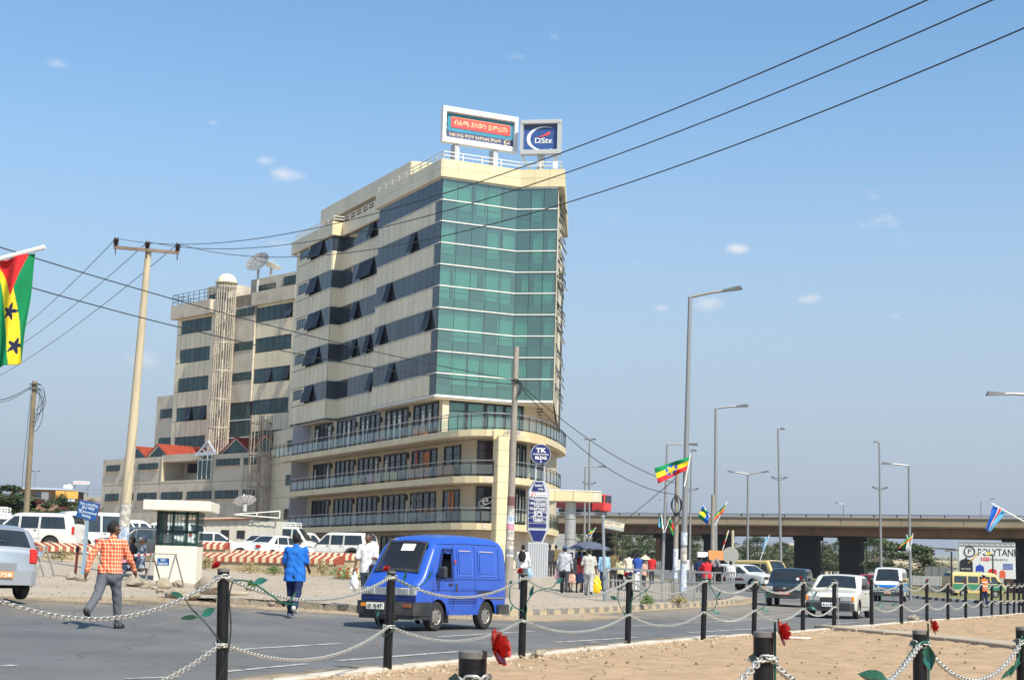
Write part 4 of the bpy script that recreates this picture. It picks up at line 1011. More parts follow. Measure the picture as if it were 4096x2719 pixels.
MB().prism([(X0,1.0),(X1,1.0),(X1,11),(X0,11)],zs,zf1-.003).build('girder',m_bdark,bridge)
lip=MB();lip.box(((X0+X1)/2,-.08,zf1+.25),(X1-X0,.2,.18));lip.box(((X0+X1)/2,-.06,zf0-.06),(X1-X0,.16,.14));lip.build('ledge',m_bconc,bridge)
jn=MB()
for x in np.arange(X0+2,X1,7.6): MB().box((x,-.004,(zf0+zf1)/2),(.05,.02,zf0-zf1-.3)).build('deck_joint',m_joint,bridge)
rl=MB();rl.box(((X0+X1)/2,.1,zr),(X1-X0,.12,.14));rl.box(((X0+X1)/2,.1,(zr+zf0)/2),(X1-X0,.05,.05));rl.build('guard_rail',m_rail,bridge)
bp_=MB().box((0,0,0),(.14,.14,zr-zf0)).mesh('rail_post',m_bpost)
for x in np.arange(-20,75,2.9): link('rail_post',bp_,bridge,Matrix.Translation((x,.1,(zr+zf0)/2)))
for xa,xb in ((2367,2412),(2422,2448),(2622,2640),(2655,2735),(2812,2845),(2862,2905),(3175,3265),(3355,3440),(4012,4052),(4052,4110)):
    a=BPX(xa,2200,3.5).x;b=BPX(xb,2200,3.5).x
    MB().box(((a+b)/2,4.5,zs/2-.3),(b-a,2.0,zs+.6),None,.12).build('pier',m_pier if xa not in (2622,4012) else m_bdark,bridge)  # sunlit left pier sides are separate boxes in the browner girder colour
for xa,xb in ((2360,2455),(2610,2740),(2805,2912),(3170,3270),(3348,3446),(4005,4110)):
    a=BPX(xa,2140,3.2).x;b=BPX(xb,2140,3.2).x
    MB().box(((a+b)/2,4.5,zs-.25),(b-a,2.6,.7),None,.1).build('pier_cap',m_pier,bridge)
# lorry on the overpass
m_lred=mat('red_lorry_paint',(.62,.035,.03),.4,coat=.3);m_ldk=mat('maroon_lorry_bed',(.16,.02,.03),.6);m_win=mat('vehicle_glass',(.02,.026,.03),.06,spec=.8,var=.5,vscale=1.2);m_tyre=mat('tyre_rubber',(.025,.024,.023),.9,var=.25,vscale=6);m_rim=mat('steel_rim',(.34,.33,.31),.45,metal=.6,var=.2,vscale=8);m_chrome=mat('chrome',(.6,.6,.6),.2,metal=.9)
m_lens=mat('headlight_lens',(.36,.38,.37),.12,spec=.8);m_amber=mat('amber_lens',(.75,.25,.03),.3);m_redl=mat('red_lens',(.55,.025,.02),.25);m_plast=mat('black_plastic',(.025,.026,.03),.55,var=.2,vscale=9,dirt=(.09,.08,.065),dscale=2)
p1=TM @ Vector((BPX(2432,2040,3.0).x,3.0,0));p0=TM @ Vector((BPX(2233,2040,3.0).x,3.0,0));LL=(p1-p0).length
lorry=empty('lorry','red lorry with a maroon open bed driving on the overpass','lorry',(p1.x,p1.y,zf0),bang)
MB().box((-1.0,0,1.75),(2.0,2.3,2.3),None,.15).build('cab',m_lred,lorry)
MB().box((-LL/2-1,0,1.75),(LL-2.4,2.3,1.4),None,.05).build('bed',m_ldk,lorry);MB().box((-LL/2,0,.75),(LL-.6,.9,.4)).build('chassis',m_plast,lorry)
MB().box((0.0,0,2.3),(.06,2.0,1.0)).build('windscreen',m_win,lorry);MB().box((-.75,-1.17,2.3),(1.2,.06,.85)).build('window',m_win,lorry);MB().cyl((-1.9,-.6,2.6),(-1.9,-.6,3.5),.07).build('exhaust',m_plast,lorry)
wl=MB().cyl((0,-.15,0),(0,.15,0),.48,n=16).mesh('wheel',m_tyre)
for x in (-1.1,-LL+1.2,-LL+2.4):
    for y in (-1.0,1.0): link('wheel',wl,lorry,Matrix.Translation((x,y,.48)))
# ---------------------------------------------------------------- trees
m_bark=mat('grey_bark',(.16,.125,.09),.9,var=.3,vscale=4)
def leaf_mat(n,c,tr=.25):
    m=mat(n,c,.75,var=.55,vscale=.45,spec=.25);b=m.node_tree.nodes['Principled BSDF']
    b.inputs['Subsurface Weight'].default_value=0;return m
m_lf=[leaf_mat('eucalyptus_leaf',(.095,.125,.060)),leaf_mat('dusty_leaf',(.125,.135,.068)),leaf_mat('dark_leaf',(.065,.095,.042))]
def crown_mesh(kind,h,r,n,seed,lm):
    rg=np.random.default_rng(seed);pts=[]
    ncl=26
    for c in range(ncl):
        if kind == 'tall': t=rg.uniform(.22,1);rad=r*(1.15-t)*rg.uniform(.3,1)*1.2+.15;zc=h*t
        else: t=rg.uniform(.3,.95);rad=r*sqrt(max(.05,1-((t-.55)/.5) ** 2))*rg.uniform(.4,1);zc=h*t
        a=rg.uniform(0,2*pi);cc=np.array([rad*cos(a),rad*sin(a),zc]);s=r*rg.uniform(.22,.42)
        k=n // ncl;d=rg.normal(size=(k,3));d /= np.linalg.norm(d,axis=1)[:,None]
        pts.append(cc+d*s*rg.uniform(.35,1.05,(k,1))*np.array([1,1,.75]))
    P=np.concatenate(pts);m=len(P);ls=r*.055*rg.uniform(.6,1.5,m)
    u=rg.normal(size=(m,3));u /= np.linalg.norm(u,axis=1)[:,None];w=rg.normal(size=(m,3));w-=u*(w*u).sum(1)[:,None];w /= np.linalg.norm(w,axis=1)[:,None]
    u *= ls[:,None];w *= (ls*.55)[:,None]
    V=np.stack([P-u,P-w*1.0,P+u,P+w],1).reshape(-1,3)
    me=bpy.data.meshes.new('crown');me.vertices.add(len(V));me.vertices.foreach_set('co',V.ravel());me.loops.add(len(V));me.loops.foreach_set('vertex_index',np.arange(len(V),dtype='i'))
    me.polygons.add(m);me.polygons.foreach_set('loop_start',np.arange(0,4*m,4,dtype='i'));me.materials.append(lm);me.update(calc_edges=True);return me
def trunk_mesh(kind,h,r,seed):
    rr=random.Random(seed);mb=MB();th=h*(.95 if kind == 'tall' else .55)
    mb.tube([(0,0,-.3),(rr.uniform(-.1,.1),0,th*.4),(rr.uniform(-.3,.3),rr.uniform(-.3,.3),th)],h*.022,7,r1=h*.006)
    for k in range(7):
        z=th*rr.uniform(.35,.95);a=rr.uniform(0,6.3);L=r*rr.uniform(.5,.9);mb.tube([(0,0,z),(L*.5*cos(a),L*.5*sin(a),z+L*.4),(L*cos(a),L*sin(a),z+L*.6)],h*.008,5,r1=h*.003)
    return mb.mesh('trunk',m_bark)
TV={}
def tree(x,Y,h,r,kind,label,group=None,v=0,n=1500,base=None):
    key=(kind,v,n)
    if key not in TV: TV[key]=(crown_mesh(kind,10.,3.0,n,v*7+n,m_lf[v % 3]),trunk_mesh(kind,10.,3.0,v))
    p=GY(x,Y);z=p.z if base is None else base
    t=empty('tree',label,'tree',(p.x,p.y,z),random.uniform(0,6.3),group)
    t.scale=(r/3.0,r/3.0,h/10.)
    link('crown',TV[key][0],t);link('trunk',TV[key][1],t);return t
rt=random.Random(21)
def belt(x,kind):
    w='left of the first pier' if x<2420 else 'between the first and second piers' if x<2640 else 'between the two halves of the second pier' if x<2810 else 'between the second and third piers' if x<3230 else 'between the third and fourth piers' if x<3350 else 'right of the fourth pier'
    k='tall spiky' if kind == 'tall' else 'low round';return k+' dark tree seen under the overpass '+w,k+' trees under the overpass '+w
def topz(x,y,Y): return AT(x,y,Y).z
specs=[]
for x,yt in [(2325,2140),(2350,2160),(2462,2158),(2485,2135),(2505,2145),(2530,2128),(2553,2150),(2580,2140),(2600,2118),(2618,2150),(2745,2150),(2768,2130),(2790,2145),(2908,2190),(2935,2180),(2960,2190),(3000,2165),(3030,2155),(3075,2185),(3110,2180),(3140,2175),(3160,2190),(3275,2190),(3298,2175),(3320,2185),(3342,2170),(3445,2180),(3470,2175)]:
    specs.append((x+rt.uniform(-4,4),yt,rt.uniform(285,330),'tall'))
for x,yt in [(2340,2210),(2470,2205),(2515,2200),(2565,2195),(2600,2205),(2640,2200),(2755,2205),(2790,2210),(2920,2220),(2970,2225),(3020,2225),(3070,2228),(3130,2220),(3290,2235),(3330,2225),(3460,2225)]:
    specs.append((x,yt,rt.uniform(245,270),'round'))
for i,(x,yt,Y,kind) in enumerate(specs):
    h=topz(x,yt,Y)-GY(x,Y).z
    tree(x,Y,max(4,h*1.04),(2.6 if kind == 'tall' else 3.6)*rt.uniform(.9,1.3),kind,*belt(x,kind),v=i % 5,n=2000)
tree(3500,235,topz(3500,2172,235),2.6,'tall','tall thin dark tree left of the broad olive bush by the palisade',v=3);tree(3520,240,topz(3520,2190,240),2.8,'tall','dark tree just behind the broad olive bush',v=1)
tree(3605,150,topz(3605,2172,150),3.0,'round','broad olive green bushy tree beside the right street lamp',v=6,n=8000);tree(3690,160,topz(3690,2222,160),3.0,'round','small olive bush right of the broad bushy tree',v=1,n=1500)
tree(3760,165,topz(3760,2235,165),2.6,'round','low round bush beside the dark park lamps',v=4,n=1500)
tree(5,120,topz(5,1940,120)-2,3.6,'round','dark tree cut by the left picture edge',v=2,n=7000);tree(60,128,topz(60,1990,128)-2,2.4,'round','smaller olive tree right of the left edge tree',v=4,n=4000)
tree(222,118,topz(222,1975,118)-2,1.9,'round','round dark tree before the orange hoarding',v=5,n=5000);tree(318,122,topz(318,1985,122)-2,1.4,'round','small tree behind the blue parking sign',v=2,n=1200)
tree(2462,175,topz(2462,2190,175),1.3,'tall','yellowish palm like tree beside the first pier',v=1,n=900)
# ---------------------------------------------------------------- far right: shed roof, wall, palisade fence, advertising hoarding
def box_thing(name,label,cat,p,size,mt,rz=0.,part='wall',group=None,ch=0.):
    o=empty(name,label,cat,p,rz,group);MB().box((0,0,size[2]/2),size,None,ch).build(part,mt,o);return o
p=GY(3700,330);w_=150*330/6200
sh=empty('warehouse','far warehouse with a pale curved roof behind the bushy tree','building',(p.x,p.y,p.z),-.1)
zt=AT(3720,2190,330).z;zb=AT(3720,2240,330).z
MB().prism([(-7,-3),(13,-3),(13,9),(-7,9)],0,zb-p.z).build('wall',m_wall,sh)
MB().lathe((0,0,0),[(.01,0)],n=3)
rf=MB();n=12;vs=[]
for i in range(n+1):
    t=pi*i/n;x=3-10*cos(t);z=zb-p.z+(zt-zb)*sin(t);vs += [(x,-3.2,z),(x,9.2,z)]
rf.add(vs,[(2*i,2*i+2,2*i+3,2*i+1) for i in range(n)]);rf.build('roof',mat('pale_roof_sheet',(.62,.55,.45),.6),sh)
p=GY(3706,140);wl_=empty('compound_wall','dark grey corrugated compound wall right of the bushy tree','wall',(p.x,p.y,0),.05)
zt=AT(3790,2268,140).z
pp_=Pieces('wall_sheet',mat('dark_corrugated',(.11,.115,.12),.7,var=.2),wl_)
for i in range(8): pp_.add((i*.33,(i % 2)*.05,zt/2+(i % 3)*.03),(.33,.06,zt),None)
pp_.done()
def palisade(label,x0,x1,Y0,Y1,ytop,ybot,mt,n):
    a=AT(x0,ybot,Y0);b=AT(x1,ybot,Y1);f=empty('palisade_fence',label,'fence',(a.x,a.y,0),0,None)
    P=Pieces('pale',mt,f,300);zt=AT(x0,ytop,Y0).z
    for i in range(n):
        q=a.lerp(b,i/(n-1))-a;P.add((q.x,q.y,(zt+a.z)/2),(.06,.04,zt-a.z))
    d=b-a;rl=MB()
    for z in (.25,.8): rl.bar((0,.04,a.z+(zt-a.z)*z),(d.x,d.y+.04,a.z+(zt-a.z)*z),.06)
    rl.build('rail',mt,f);P.done();return f
m_pal=mat('pale_steel_palisade',(.33,.34,.33),.6,var=.1)
palisade('pale grey palisade fence right of the blue and white minibus',3648,3765,112,112,2300,2338,m_pal,24)
palisade('white palisade fence seen between the overpass piers',2905,3175,170,165,2283,2310,m_pal,44)
palisade('white palisade fence behind the pedestrians under the overpass',2455,2640,150,150,2238,2290,m_pal,30)
p=GY(3920,150);x0=AT(3832,2170,150);x1=AT(4060,2170,148);zt=AT(3900,2168,150).z;zb=AT(3900,2310,150).z
hd=empty('hoarding','large white hoarding advertising coloured water tanks under the overpass','billboard',(x0.x,x0.y,0),atan2(x1.y-x0.y,x1.x-x0.x));wd=hypot(x1.x-x0.x,x1.y-x0.y)
m_hw=mat('white_hoarding',(.72,.73,.73),.6);MB().box((wd/2,.1,(zt+zb)/2),(wd,.12,zt-zb)).build('board',m_hw,hd)
ls=MB()
for zz in (zt,zt-.28): ls.box((wd/2,0,zz),(wd,.06,.06))
for i in range(22): ls.bar((i*wd/22,0,zt-(.28 if i % 2 else 0)),((i+1)*wd/22,0,zt-(0 if i % 2 else .28)),.04)
for xx in (-.02,.22): ls.box((xx-.15,0,zt/2),(.06,.06,zt))
for i in range(22): ls.bar((-.17,0,i*zt/22),(.07,0,(i+1)*zt/22),.03)
ls.build('lattice',m_bbg,hd)
m_prb=mat('black_print',(.02,.02,.025),.5);m_prbl=mat('royal_blue_print',(.02,.06,.42),.5);m_prr=mat('bright_red_print',(.62,.03,.03),.5)
hx=lambda px: (px-3832)/228*wd
hzz=lambda py: AT(3900,py,150).z
letter('lettering','POLYTANK',.95,m_prb,hd,frameM((hx(3994),.03,hzz(2207)),X,Z),width=hx(4075)-hx(3912),bold=.03)
rg=MB();c=(hx(3878),hzz(2205));rr_=.48
rg.tube([(c[0]+rr_*cos(t),.02,c[1]+rr_*sin(t)) for t in np.linspace(0,2*pi,25)],.05,5);rg.build('logo_ring',m_prb,hd);letter('lettering','P',.62,m_prb,hd,frameM((c[0],.03,c[1]),X,Z),bold=.02)
MB().box((hx(3940),.03,hzz(2234)),(.75,.02,.34)).build('print_panel',m_prr,hd);letter('lettering','SKY',.3,m_let,hd,frameM((hx(3943),.018,hzz(2234)),X,Z));letter('lettering','Industry',.34,m_prb,hd,frameM((hx(3995),.03,hzz(2236)),X,Z),width=1.6)
for a,b,yt,mt,tx in ((3836,3890,2230,m_prb,'POLYTANK'),(3902,3935,2255,m_prbl,'POLYTANK'),(3952,3985,2270,m_prr,'PolyTank'),(3996,4020,2276,mat('orange_red_print',(.75,.13,.05),.5),'')):
    x0_,x1_=hx(a),hx(b);z1_=hzz(yt);z0_=zb+.05;w_=x1_-x0_;h_=z1_-z0_
    pl_=[(0,0),(w_,0),(w_,h_*.78),(w_*.82,h_*.9),(w_*.6,h_*.92),(w_*.58,h_),(w_*.42,h_),(w_*.4,h_*.92),(w_*.18,h_*.9),(0,h_*.78)]
    plate('tank_print',pl_,(x0_,.035,z0_),X,Z,mt,hd)
    if tx: letter('lettering',tx,.22,m_let,hd,frameM((x0_+w_/2,.018,z0_+h_*.42),X,Z),width=w_*.7)
for i in range(5): MB().box((hx(4030),.03,hzz(2252+i*5)),(.9,.02,.06)).build('print_line',m_prbl,hd)
# far buildings seen under the overpass
for i,(x,y0,y1,w,Y,lb) in enumerate(((3100,2180,2215,60,430,'far brown unfinished concrete building between two trees under the overpass'),(3165,2172,2210,40,450,'far grey block of flats right of the brown unfinished building'),(3300,2205,2240,40,420,'far white block half hidden by trees between the right piers'))):
    p=GY(x,Y);zt=AT(x,y0,Y).z;w_=w*Y/6200
    b_=empty('apartment_building',lb,'building',(p.x,p.y,p.z));MB().box((0,0,(zt-p.z)/2),(w_,6,zt-p.z)).build('wall',[mat('brown_render',(.25,.18,.13),.9),m_grey_wall,m_wall][i],b_)
    for k in range(4):
        for j in range(3): MB().box((-w_*.38+k*w_*.25,-3.02,zt-p.z-1-j*1.2),(w_*.13,.05,.7)).build('window',m_frame,b_)
# park shelter parasol and far small things
p=GY(2580,118);zt=AT(2580,2218,118).z
um=empty('sunshade','cream pointed sunshade on a red stall beyond the railing','parasol',(p.x,p.y,0));MB().lathe((0,0,zt-.35),[(.5,0),(.48,.02),(.04,.35),(.001,.37)],n=8).build('canopy',mat('cream_canvas',(.6,.53,.38),.8),um);MB().cyl((0,0,p.z),(0,0,zt-.1),.03).build('pole',m_rail,um)
# ---------------------------------------------------------------- left background: stone wall, houses, tanks, hoardings
wa=AT(105,2075,112);wb=AT(318,2100,106)
sw=empty('stone_wall','long wall of rough tan stone blocks behind the parked cars','wall',(wa.x,wa.y,0),atan2(wb.y-wa.y,wb.x-wa.x));wl=hypot(wb.x-wa.x,wb.y-wa.y)
m_blk=mat('tan_stone_block',(.36,.26,.16),.95,var=.2,vscale=1.5,rnd=.18,bump=.5,bscale=12)
zt=AT(200,2057,109).z;MB().box((wl/2-2.3,.22,zt/2),(wl+14,.3,zt-.06)).build('mortar',m_conc,sw)
P=Pieces('stone_block',m_blk,sw);rw=random.Random(4)
for r in range(6):
    x=-9+rw.uniform(0,.5)
    while x<wl+4:
        L=rw.uniform(.55,.95);P.add((x+L/2,rw.uniform(0,.03),zt-.22-r*.42),(L-.04,.3,.38));x += L
P.done()
p=AT(190,2000,170)
h1=empty('house','brown walled hall with a long pale blue roof far left','building',(p.x,p.y,1.5));zt=AT(190,1956,170).z
MB().box((0,0,zt/2-.9),(6.2,6,zt-1.6)).build('wall',mat('brown_block_wall',(.27,.18,.12),.9,var=.1),h1);MB().box((.6,-.4,zt-1.62),(6.4,7.2,.16)).build('roof',mat('pale_blue_roof',(.45,.55,.66),.5),h1)
for i,x in enumerate((262,276)):
    q=AT(x-0,1950,168);MB().ball((q.x-p.x,q.y-p.y,AT(x,1948,168).z-1.5),.3+.1*i,12,8,(1,1,.85)).build('water_tank',m_white,h1)
p=AT(265,1978,140);hg=empty('hoarding','blank orange hoarding panels above the far wall on the left','billboard',(p.x,p.y,1.5));z=p.z-1.5
for dx,w_ in ((-.55,.85),(.5,1.15)): MB().box((dx,0,z),(w_-.03,.1,.68)).build('panel',mat('plain_orange_panel',(.78,.40,.09),.6,var=.06),hg)
for dx in (-.7,.8): MB().cyl((dx,.1,0),(dx,.1,z),.05).build('post',m_joint,hg)
p=AT(272,2008,128);z=p.z-1.5;hg=empty('poster_board','small white, blue and red poster board below the orange hoarding','billboard',(p.x,p.y,1.5))
MB().box((0,0,z),(1.1,.06,.5)).build('board',mat('mixed_poster_print',(.75,.75,.78),.6,dirt=(.08,.28,.6),dscale=2.5,dlow=.5,dhigh=.55),hg);MB().box((-.3,-.04,z-.1),(.3,.02,.2)).build('print_panel',m_prr,hg);MB().cyl((0,.1,0),(0,.1,z),.05).build('post',m_joint,hg)
for i,(x,lb) in enumerate(((78,'pair of dark square hoardings left of the wooden pole'),(165,'pair of dark grey square hoardings right of the wooden pole'))):
    p=AT(x,1985,125);z=p.z-1.5;hg=empty('hoarding',lb,'billboard',(p.x,p.y,1.5))
    MB().box((-.28,0,z),(.54,.12,.75)).build('panel',mat('slate_panel',(.035,.04,.055),.7),hg);MB().box((.3,.02,z),(.56,.12,.7)).build('panel',mat('grey_panel',(.25,.26,.27),.7),hg);MB().cyl((0,.1,0),(0,.1,z),.05).build('post',m_joint,hg);MB().box((0,0,z-.42),(1.5,.2,.06)).build('shelf',m_joint,hg)
p=AT(326,1930,190);z=p.z-1.5
hs=empty('roof_sign','small white hotel sign with red letters far behind the parking sign','sign',(p.x,p.y,1.5));MB().box((0,0,z),(1.95,.08,.4)).build('board',m_hw,hs)
letter('lettering','SUN KIFLE HOTEL',.24,m_prr,hs,frameM((0,-.05,z),X,Z),width=1.7)
for dx in (-.8,.8): MB().box((dx,.1,z/2),(.06,.06,z)).build('post',m_joint,hs)
p=AT(350,1985,185);vd=empty('footbridge','distant pale concrete walkway with railings left of the annex','bridge',(p.x,p.y,1.5));z=p.z-1.5
MB().box((0,0,z-.3),(5.2,2,.5)).build('deck',m_conc,vd)
for zz in (.35,.75): MB().box((0,-1,z+zz),(5.2,.05,.07)).build('rail',m_rail,vd)
for k in range(3): MB().box((-2+k*2,-1,z/2),(.15,.15,z+.6)).build('post',m_conc,vd)
for i,(x,y,w_,h_,c,lb) in enumerate(((115,2020,3.2,2.6,(.40,.32,.22),'tan shack of planks left behind the wooden pole'),(138,2035,2.2,1.9,(.42,.2,.14),'shack with a red sheet roof behind the stone wall'),(285,2035,2.6,1.7,(.12,.03,.035),'dark maroon metal kiosk behind the blue parking sign'))):
    Y=124;p=AT(x,y,Y);s_=empty('shack',lb,'shed',(p.x,p.y,1.5));z=p.z-1.5+.5
    MB().box((0,0,z/2),(w_*.55,2,z)).build('wall',mat('shack_wall_%s' % 'abc'[i],c,.9,var=.25,vscale=2),s_);MB().box((0,-.1,z+.04),(w_*.62,2.4,.07)).build('roof',m_ldk if i == 1 else m_conc_d,s_)
# shed with a lean-to roof in front of the annex
p=GY(930,100);sd=empty('shed','pale sheet metal shed with a sloping roof frame before the annex','shed',(p.x,p.y,0),.15);zt=AT(930,2072,100).z
Ps=Pieces('wall_sheet',mat('pale_corrugated',(.44,.42,.36),.6,var=.1,rnd=.06),sd)
for i in range(26): Ps.add((-3.1+i*.24,(i % 2)*.03,zt/2+.3),(.235,.06,zt-.8))
Ps.done();MB().prism([(-3.4,-.4),(1.0,-.4),(1.0,3),(-3.4,3)],lambda x,y: zt-.2+(x+3.4)*.05,lambda x,y: zt-.1+(x+3.4)*.05).build('roof',mat('pink_roof_sheet',(.52,.33,.24),.7,var=.15),sd)
fr=MB();a=Vector((-.1,-.5,zt+.24));b=Vector((2.8,-.5,zt+.55));c=Vector((2.8,-.5,zt+.1))
for q,r_ in ((a,b),(b,c),(a,c),(a.lerp(b,.5),a.lerp(c,.5))): fr.bar(q,r_,.06)
fr.build('roof_frame',m_tr,sd)
w=MB().box((-.6,-.05,zt-1.0),(.5,.05,.5)).build('window',m_frame,sd);MB().box((.4,-.05,zt-1.0),(.5,.05,.5)).build('window',m_frame,sd)
# ================================================================ vehicles
def paint(name,col,dirt=None): return mat(name,col,.32,coat=.5,var=.03,dirt=dirt,dscale=1.1,dlow=.55,dhigh=.9)
m_wp=paint('white_car_paint',(.66,.655,.63));m_under=mat('underbody',(.012,.012,.012),.9);m_seat=mat('seat_fabric',(.10,.10,.10),.9)
def lerp_tab(tab):
    xs_=[a for a,_ in tab];ys_=[b for _,b in tab];return lambda t: float(np.interp(t,xs_,ys_))
class Shell:
    """car body surface: t metres back from the nose, z height; y(t,z) is the half width"""
    def __init__(s,L,W,top,belt,z0,wheels,R,plan=None,tum=.16,rc=.09,bulge=.03):
        s.L,s.W,s.R,s.tum,s.rc,s.bulge=L,W,R,tum,rc,bulge
        s.top=lerp_tab(top);s.belt=lerp_tab(belt);s.z0c=lerp_tab(z0);s.wheels=wheels
        s.plan=lerp_tab(plan or [(0,.86),(.08,.93),(.3,.985),(.8,1),(L-.8,1),(L-.25,.985),(L-.05,.94),(L,.88)])
    def bot(s,t):
        z=s.z0c(t)
        for w in s.wheels:
            r=s.R*1.17
            if abs(t-w)<r: z=max(z,s.R*.98+sqrt(r*r-(t-w) ** 2))
        return z
    def y(s,t,z):
        b=s.belt(t);w=s.W/2*s.plan(t);zt=s.top(t);z0=s.z0c(t)
        if z <= b: f=1-s.bulge*(1-min(1,(z-z0)/max(.01,(b-z0)*.55))) ** 2-s.bulge*.5*max(0,(z-z0)/max(.01,b-z0)-.55) ** 2
        else: f=1-s.bulge*.1-s.tum*(z-b)
        yy=w*f;r=min(s.rc,max(.02,zt-z0)*.4);e=zt-r
        if z>e: k=min(1,(z-e)/r);yy-=r*1.25*(1-sqrt(max(0,1-k*k)))
        return max(yy,.02)
    def body(s,name,mt,parent,extra=(),hole=None):
        ts=set(np.linspace(0,s.L,34)) | {.02,.05,s.L-.02,s.L-.06}
        for w in s.wheels:
            r=s.R*1.17
            for a in np.linspace(-1,1,13): ts.add(w+r*sin(a*pi/2))
            ts.add(w-r-.004);ts.add(w+r+.004)
        ts |= set(extra);ts=sorted(t for t in ts if 0 <= t <= s.L)
        nz,na=9,5;rows=[]
        for t in ts:
            zb,zt=s.bot(t),s.top(t);r=min(s.rc,(zt-s.z0c(t))*.4);e=zt-r;zb=min(zb,e-.02);half=[]
            for k in range(nz): z=zb+(e-zb)*k/(nz-1);half.append((s.y(t,z),z))
            for k in range(1,na+1): z=e+r*sin(pi/2*k/na);half.append((s.y(t,z),z))
            yt=half[-1][0]
            for q in (.66,.33): half.append((yt*q,zt+.025*(1-q*q)))
            ring=[(-y_,z) for y_,z in half]+[(0,zt+.025)]+[(y_,z) for y_,z in half[::-1]]
            rows.append([(s.L/2-t,y_,z) for y_,z in ring])
        n=len(rows[0]);vs=[p for r_ in rows for p in r_]
        fs=[(i*n+j,i*n+j+1,(i+1)*n+j+1,(i+1)*n+j) for i in range(len(rows)-1) for j in range(n-1)]
        if hole:
            def inside(f):
                c=[sum(vs[k][q] for k in f)/4 for q in range(3)];t=s.L/2-c[0];t0=hole[0]+max(0,c[2]-hole[2])*.42
                return (c[1]>.2 and t0<t<hole[1] and hole[2]<c[2]<hole[3]) or (.27<t<.63 and abs(c[1])<.46 and c[2]>s.top(t)-.06)
            fs=[f for f in fs if not inside(f)]
        fs += [tuple(range(n))[::-1],tuple(range((len(rows)-1)*n,len(rows)*n))]
        return MB().add(vs,fs).build(name,mt,parent,smooth=35)
    def side(s,q,sgn,off=.008,nu=6,nv=5):
        """patch over the body side: q = four (t,z) corners"""
        vs=[]
        for i in range(nu+1):
            for j in range(nv+1):
                u,v=i/nu,j/nv
                t=(1-v)*((1-u)*q[0][0]+u*q[1][0])+v*((1-u)*q[3][0]+u*q[2][0]);z=(1-v)*((1-u)*q[0][1]+u*q[1][1])+v*((1-u)*q[3][1]+u*q[2][1])
                vs.append((s.L/2-t,sgn*(s.y(t,z)+off),z))
        fs=[(i*(nv+1)+j,(i+1)*(nv+1)+j,(i+1)*(nv+1)+j+1,i*(nv+1)+j+1) for i in range(nu) for j in range(nv)]
        if sgn<0: fs=[f[::-1] for f in fs]
        return MB().add(vs,[f[::-1] for f in fs])
    def screen(s,t0,t1,m0=.1,m1=.1,off=.012,nu=8,nv=8):
        vs=[]
        for i in range(nu+1):
            t=t0+(t1-t0)*i/nu;zt=s.top(t);d=.02;sl=(s.top(t+d)-s.top(t-d))/(2*d);nrm=Vector((sl,0,1)).normalized();w=s.y(t,zt)-(m0+(m1-m0)*i/nu)+s.rc*1.0
            for j in range(nv+1):
                q=-1+2*j/nv;vs.append((s.L/2-t+nrm.x*off,w*q,zt+.025*(1-q*q)+nrm.z*off))
        return MB().add(vs,[(i*(nv+1)+j,(i+1)*(nv+1)+j,(i+1)*(nv+1)+j+1,i*(nv+1)+j+1) for i in range(nu) for j in range(nv)])
_wm={}
def wheel(parent,x,y,R,w=.17,rim=m_rim,hub=None):
    key=(round(R,3),round(w,3),rim.name)
    if key not in _wm:
        t=MB().lathe((0,0,0),[(R*.62,-w/2),(R*.9,-w/2),(R*.985,-w*.36),(R,0),(R*.985,w*.36),(R*.9,w/2),(R*.62,w/2)],'y',28).mesh('tyre',m_tyre,40)
        r=MB().lathe((0,0,0),[(R*.63,w*.42),(R*.6,w*.46),(R*.54,w*.3),(R*.44,w*.26),(R*.3,w*.34),(R*.14,w*.3),(.001,w*.36)],'y',24)
        r.lathe((0,0,0),[(R*.63,-w*.42),(R*.5,-w*.3),(.001,-w*.3)],'y',16)
        h=MB()
        for k in range(8): a=k*pi/4;h.cyl((R*.46*cos(a),w*.285,R*.46*sin(a)),(R*.46*cos(a),w*.33,R*.46*sin(a)),R*.07,n=7)
        _wm[key]=(t,r.mesh('rim',rim,40),h.mesh('rim_hole',m_under))
    t,r,h=_wm[key]
    o=link('wheel',t,parent,Matrix.Translation((x,y,R)) @ Matrix.Rotation(random.uniform(0,6),4,'Y') @ (Matrix.Identity(4) if y>0 else Matrix.Rotation(pi,4,'Z')))
    link('rim',r,o);link('rim_hole',h,o);return o
def number_plate(parent,x,z,txt,front=True,mt=None,tm=None,w=.46,y=0.):
    p=MB().box((0,0,0),(w,.015,.13),None,.01).build('number_plate',mt or m_let,parent,M=Matrix.Translation((x,y,z)) @ Matrix.Rotation(pi/2 if front else -pi/2,4,'Z'))
    letter('lettering',txt,.1,tm or m_prb,p,frameM((0,-.012,0),X,Z),width=w*.82,bold=.003);return p
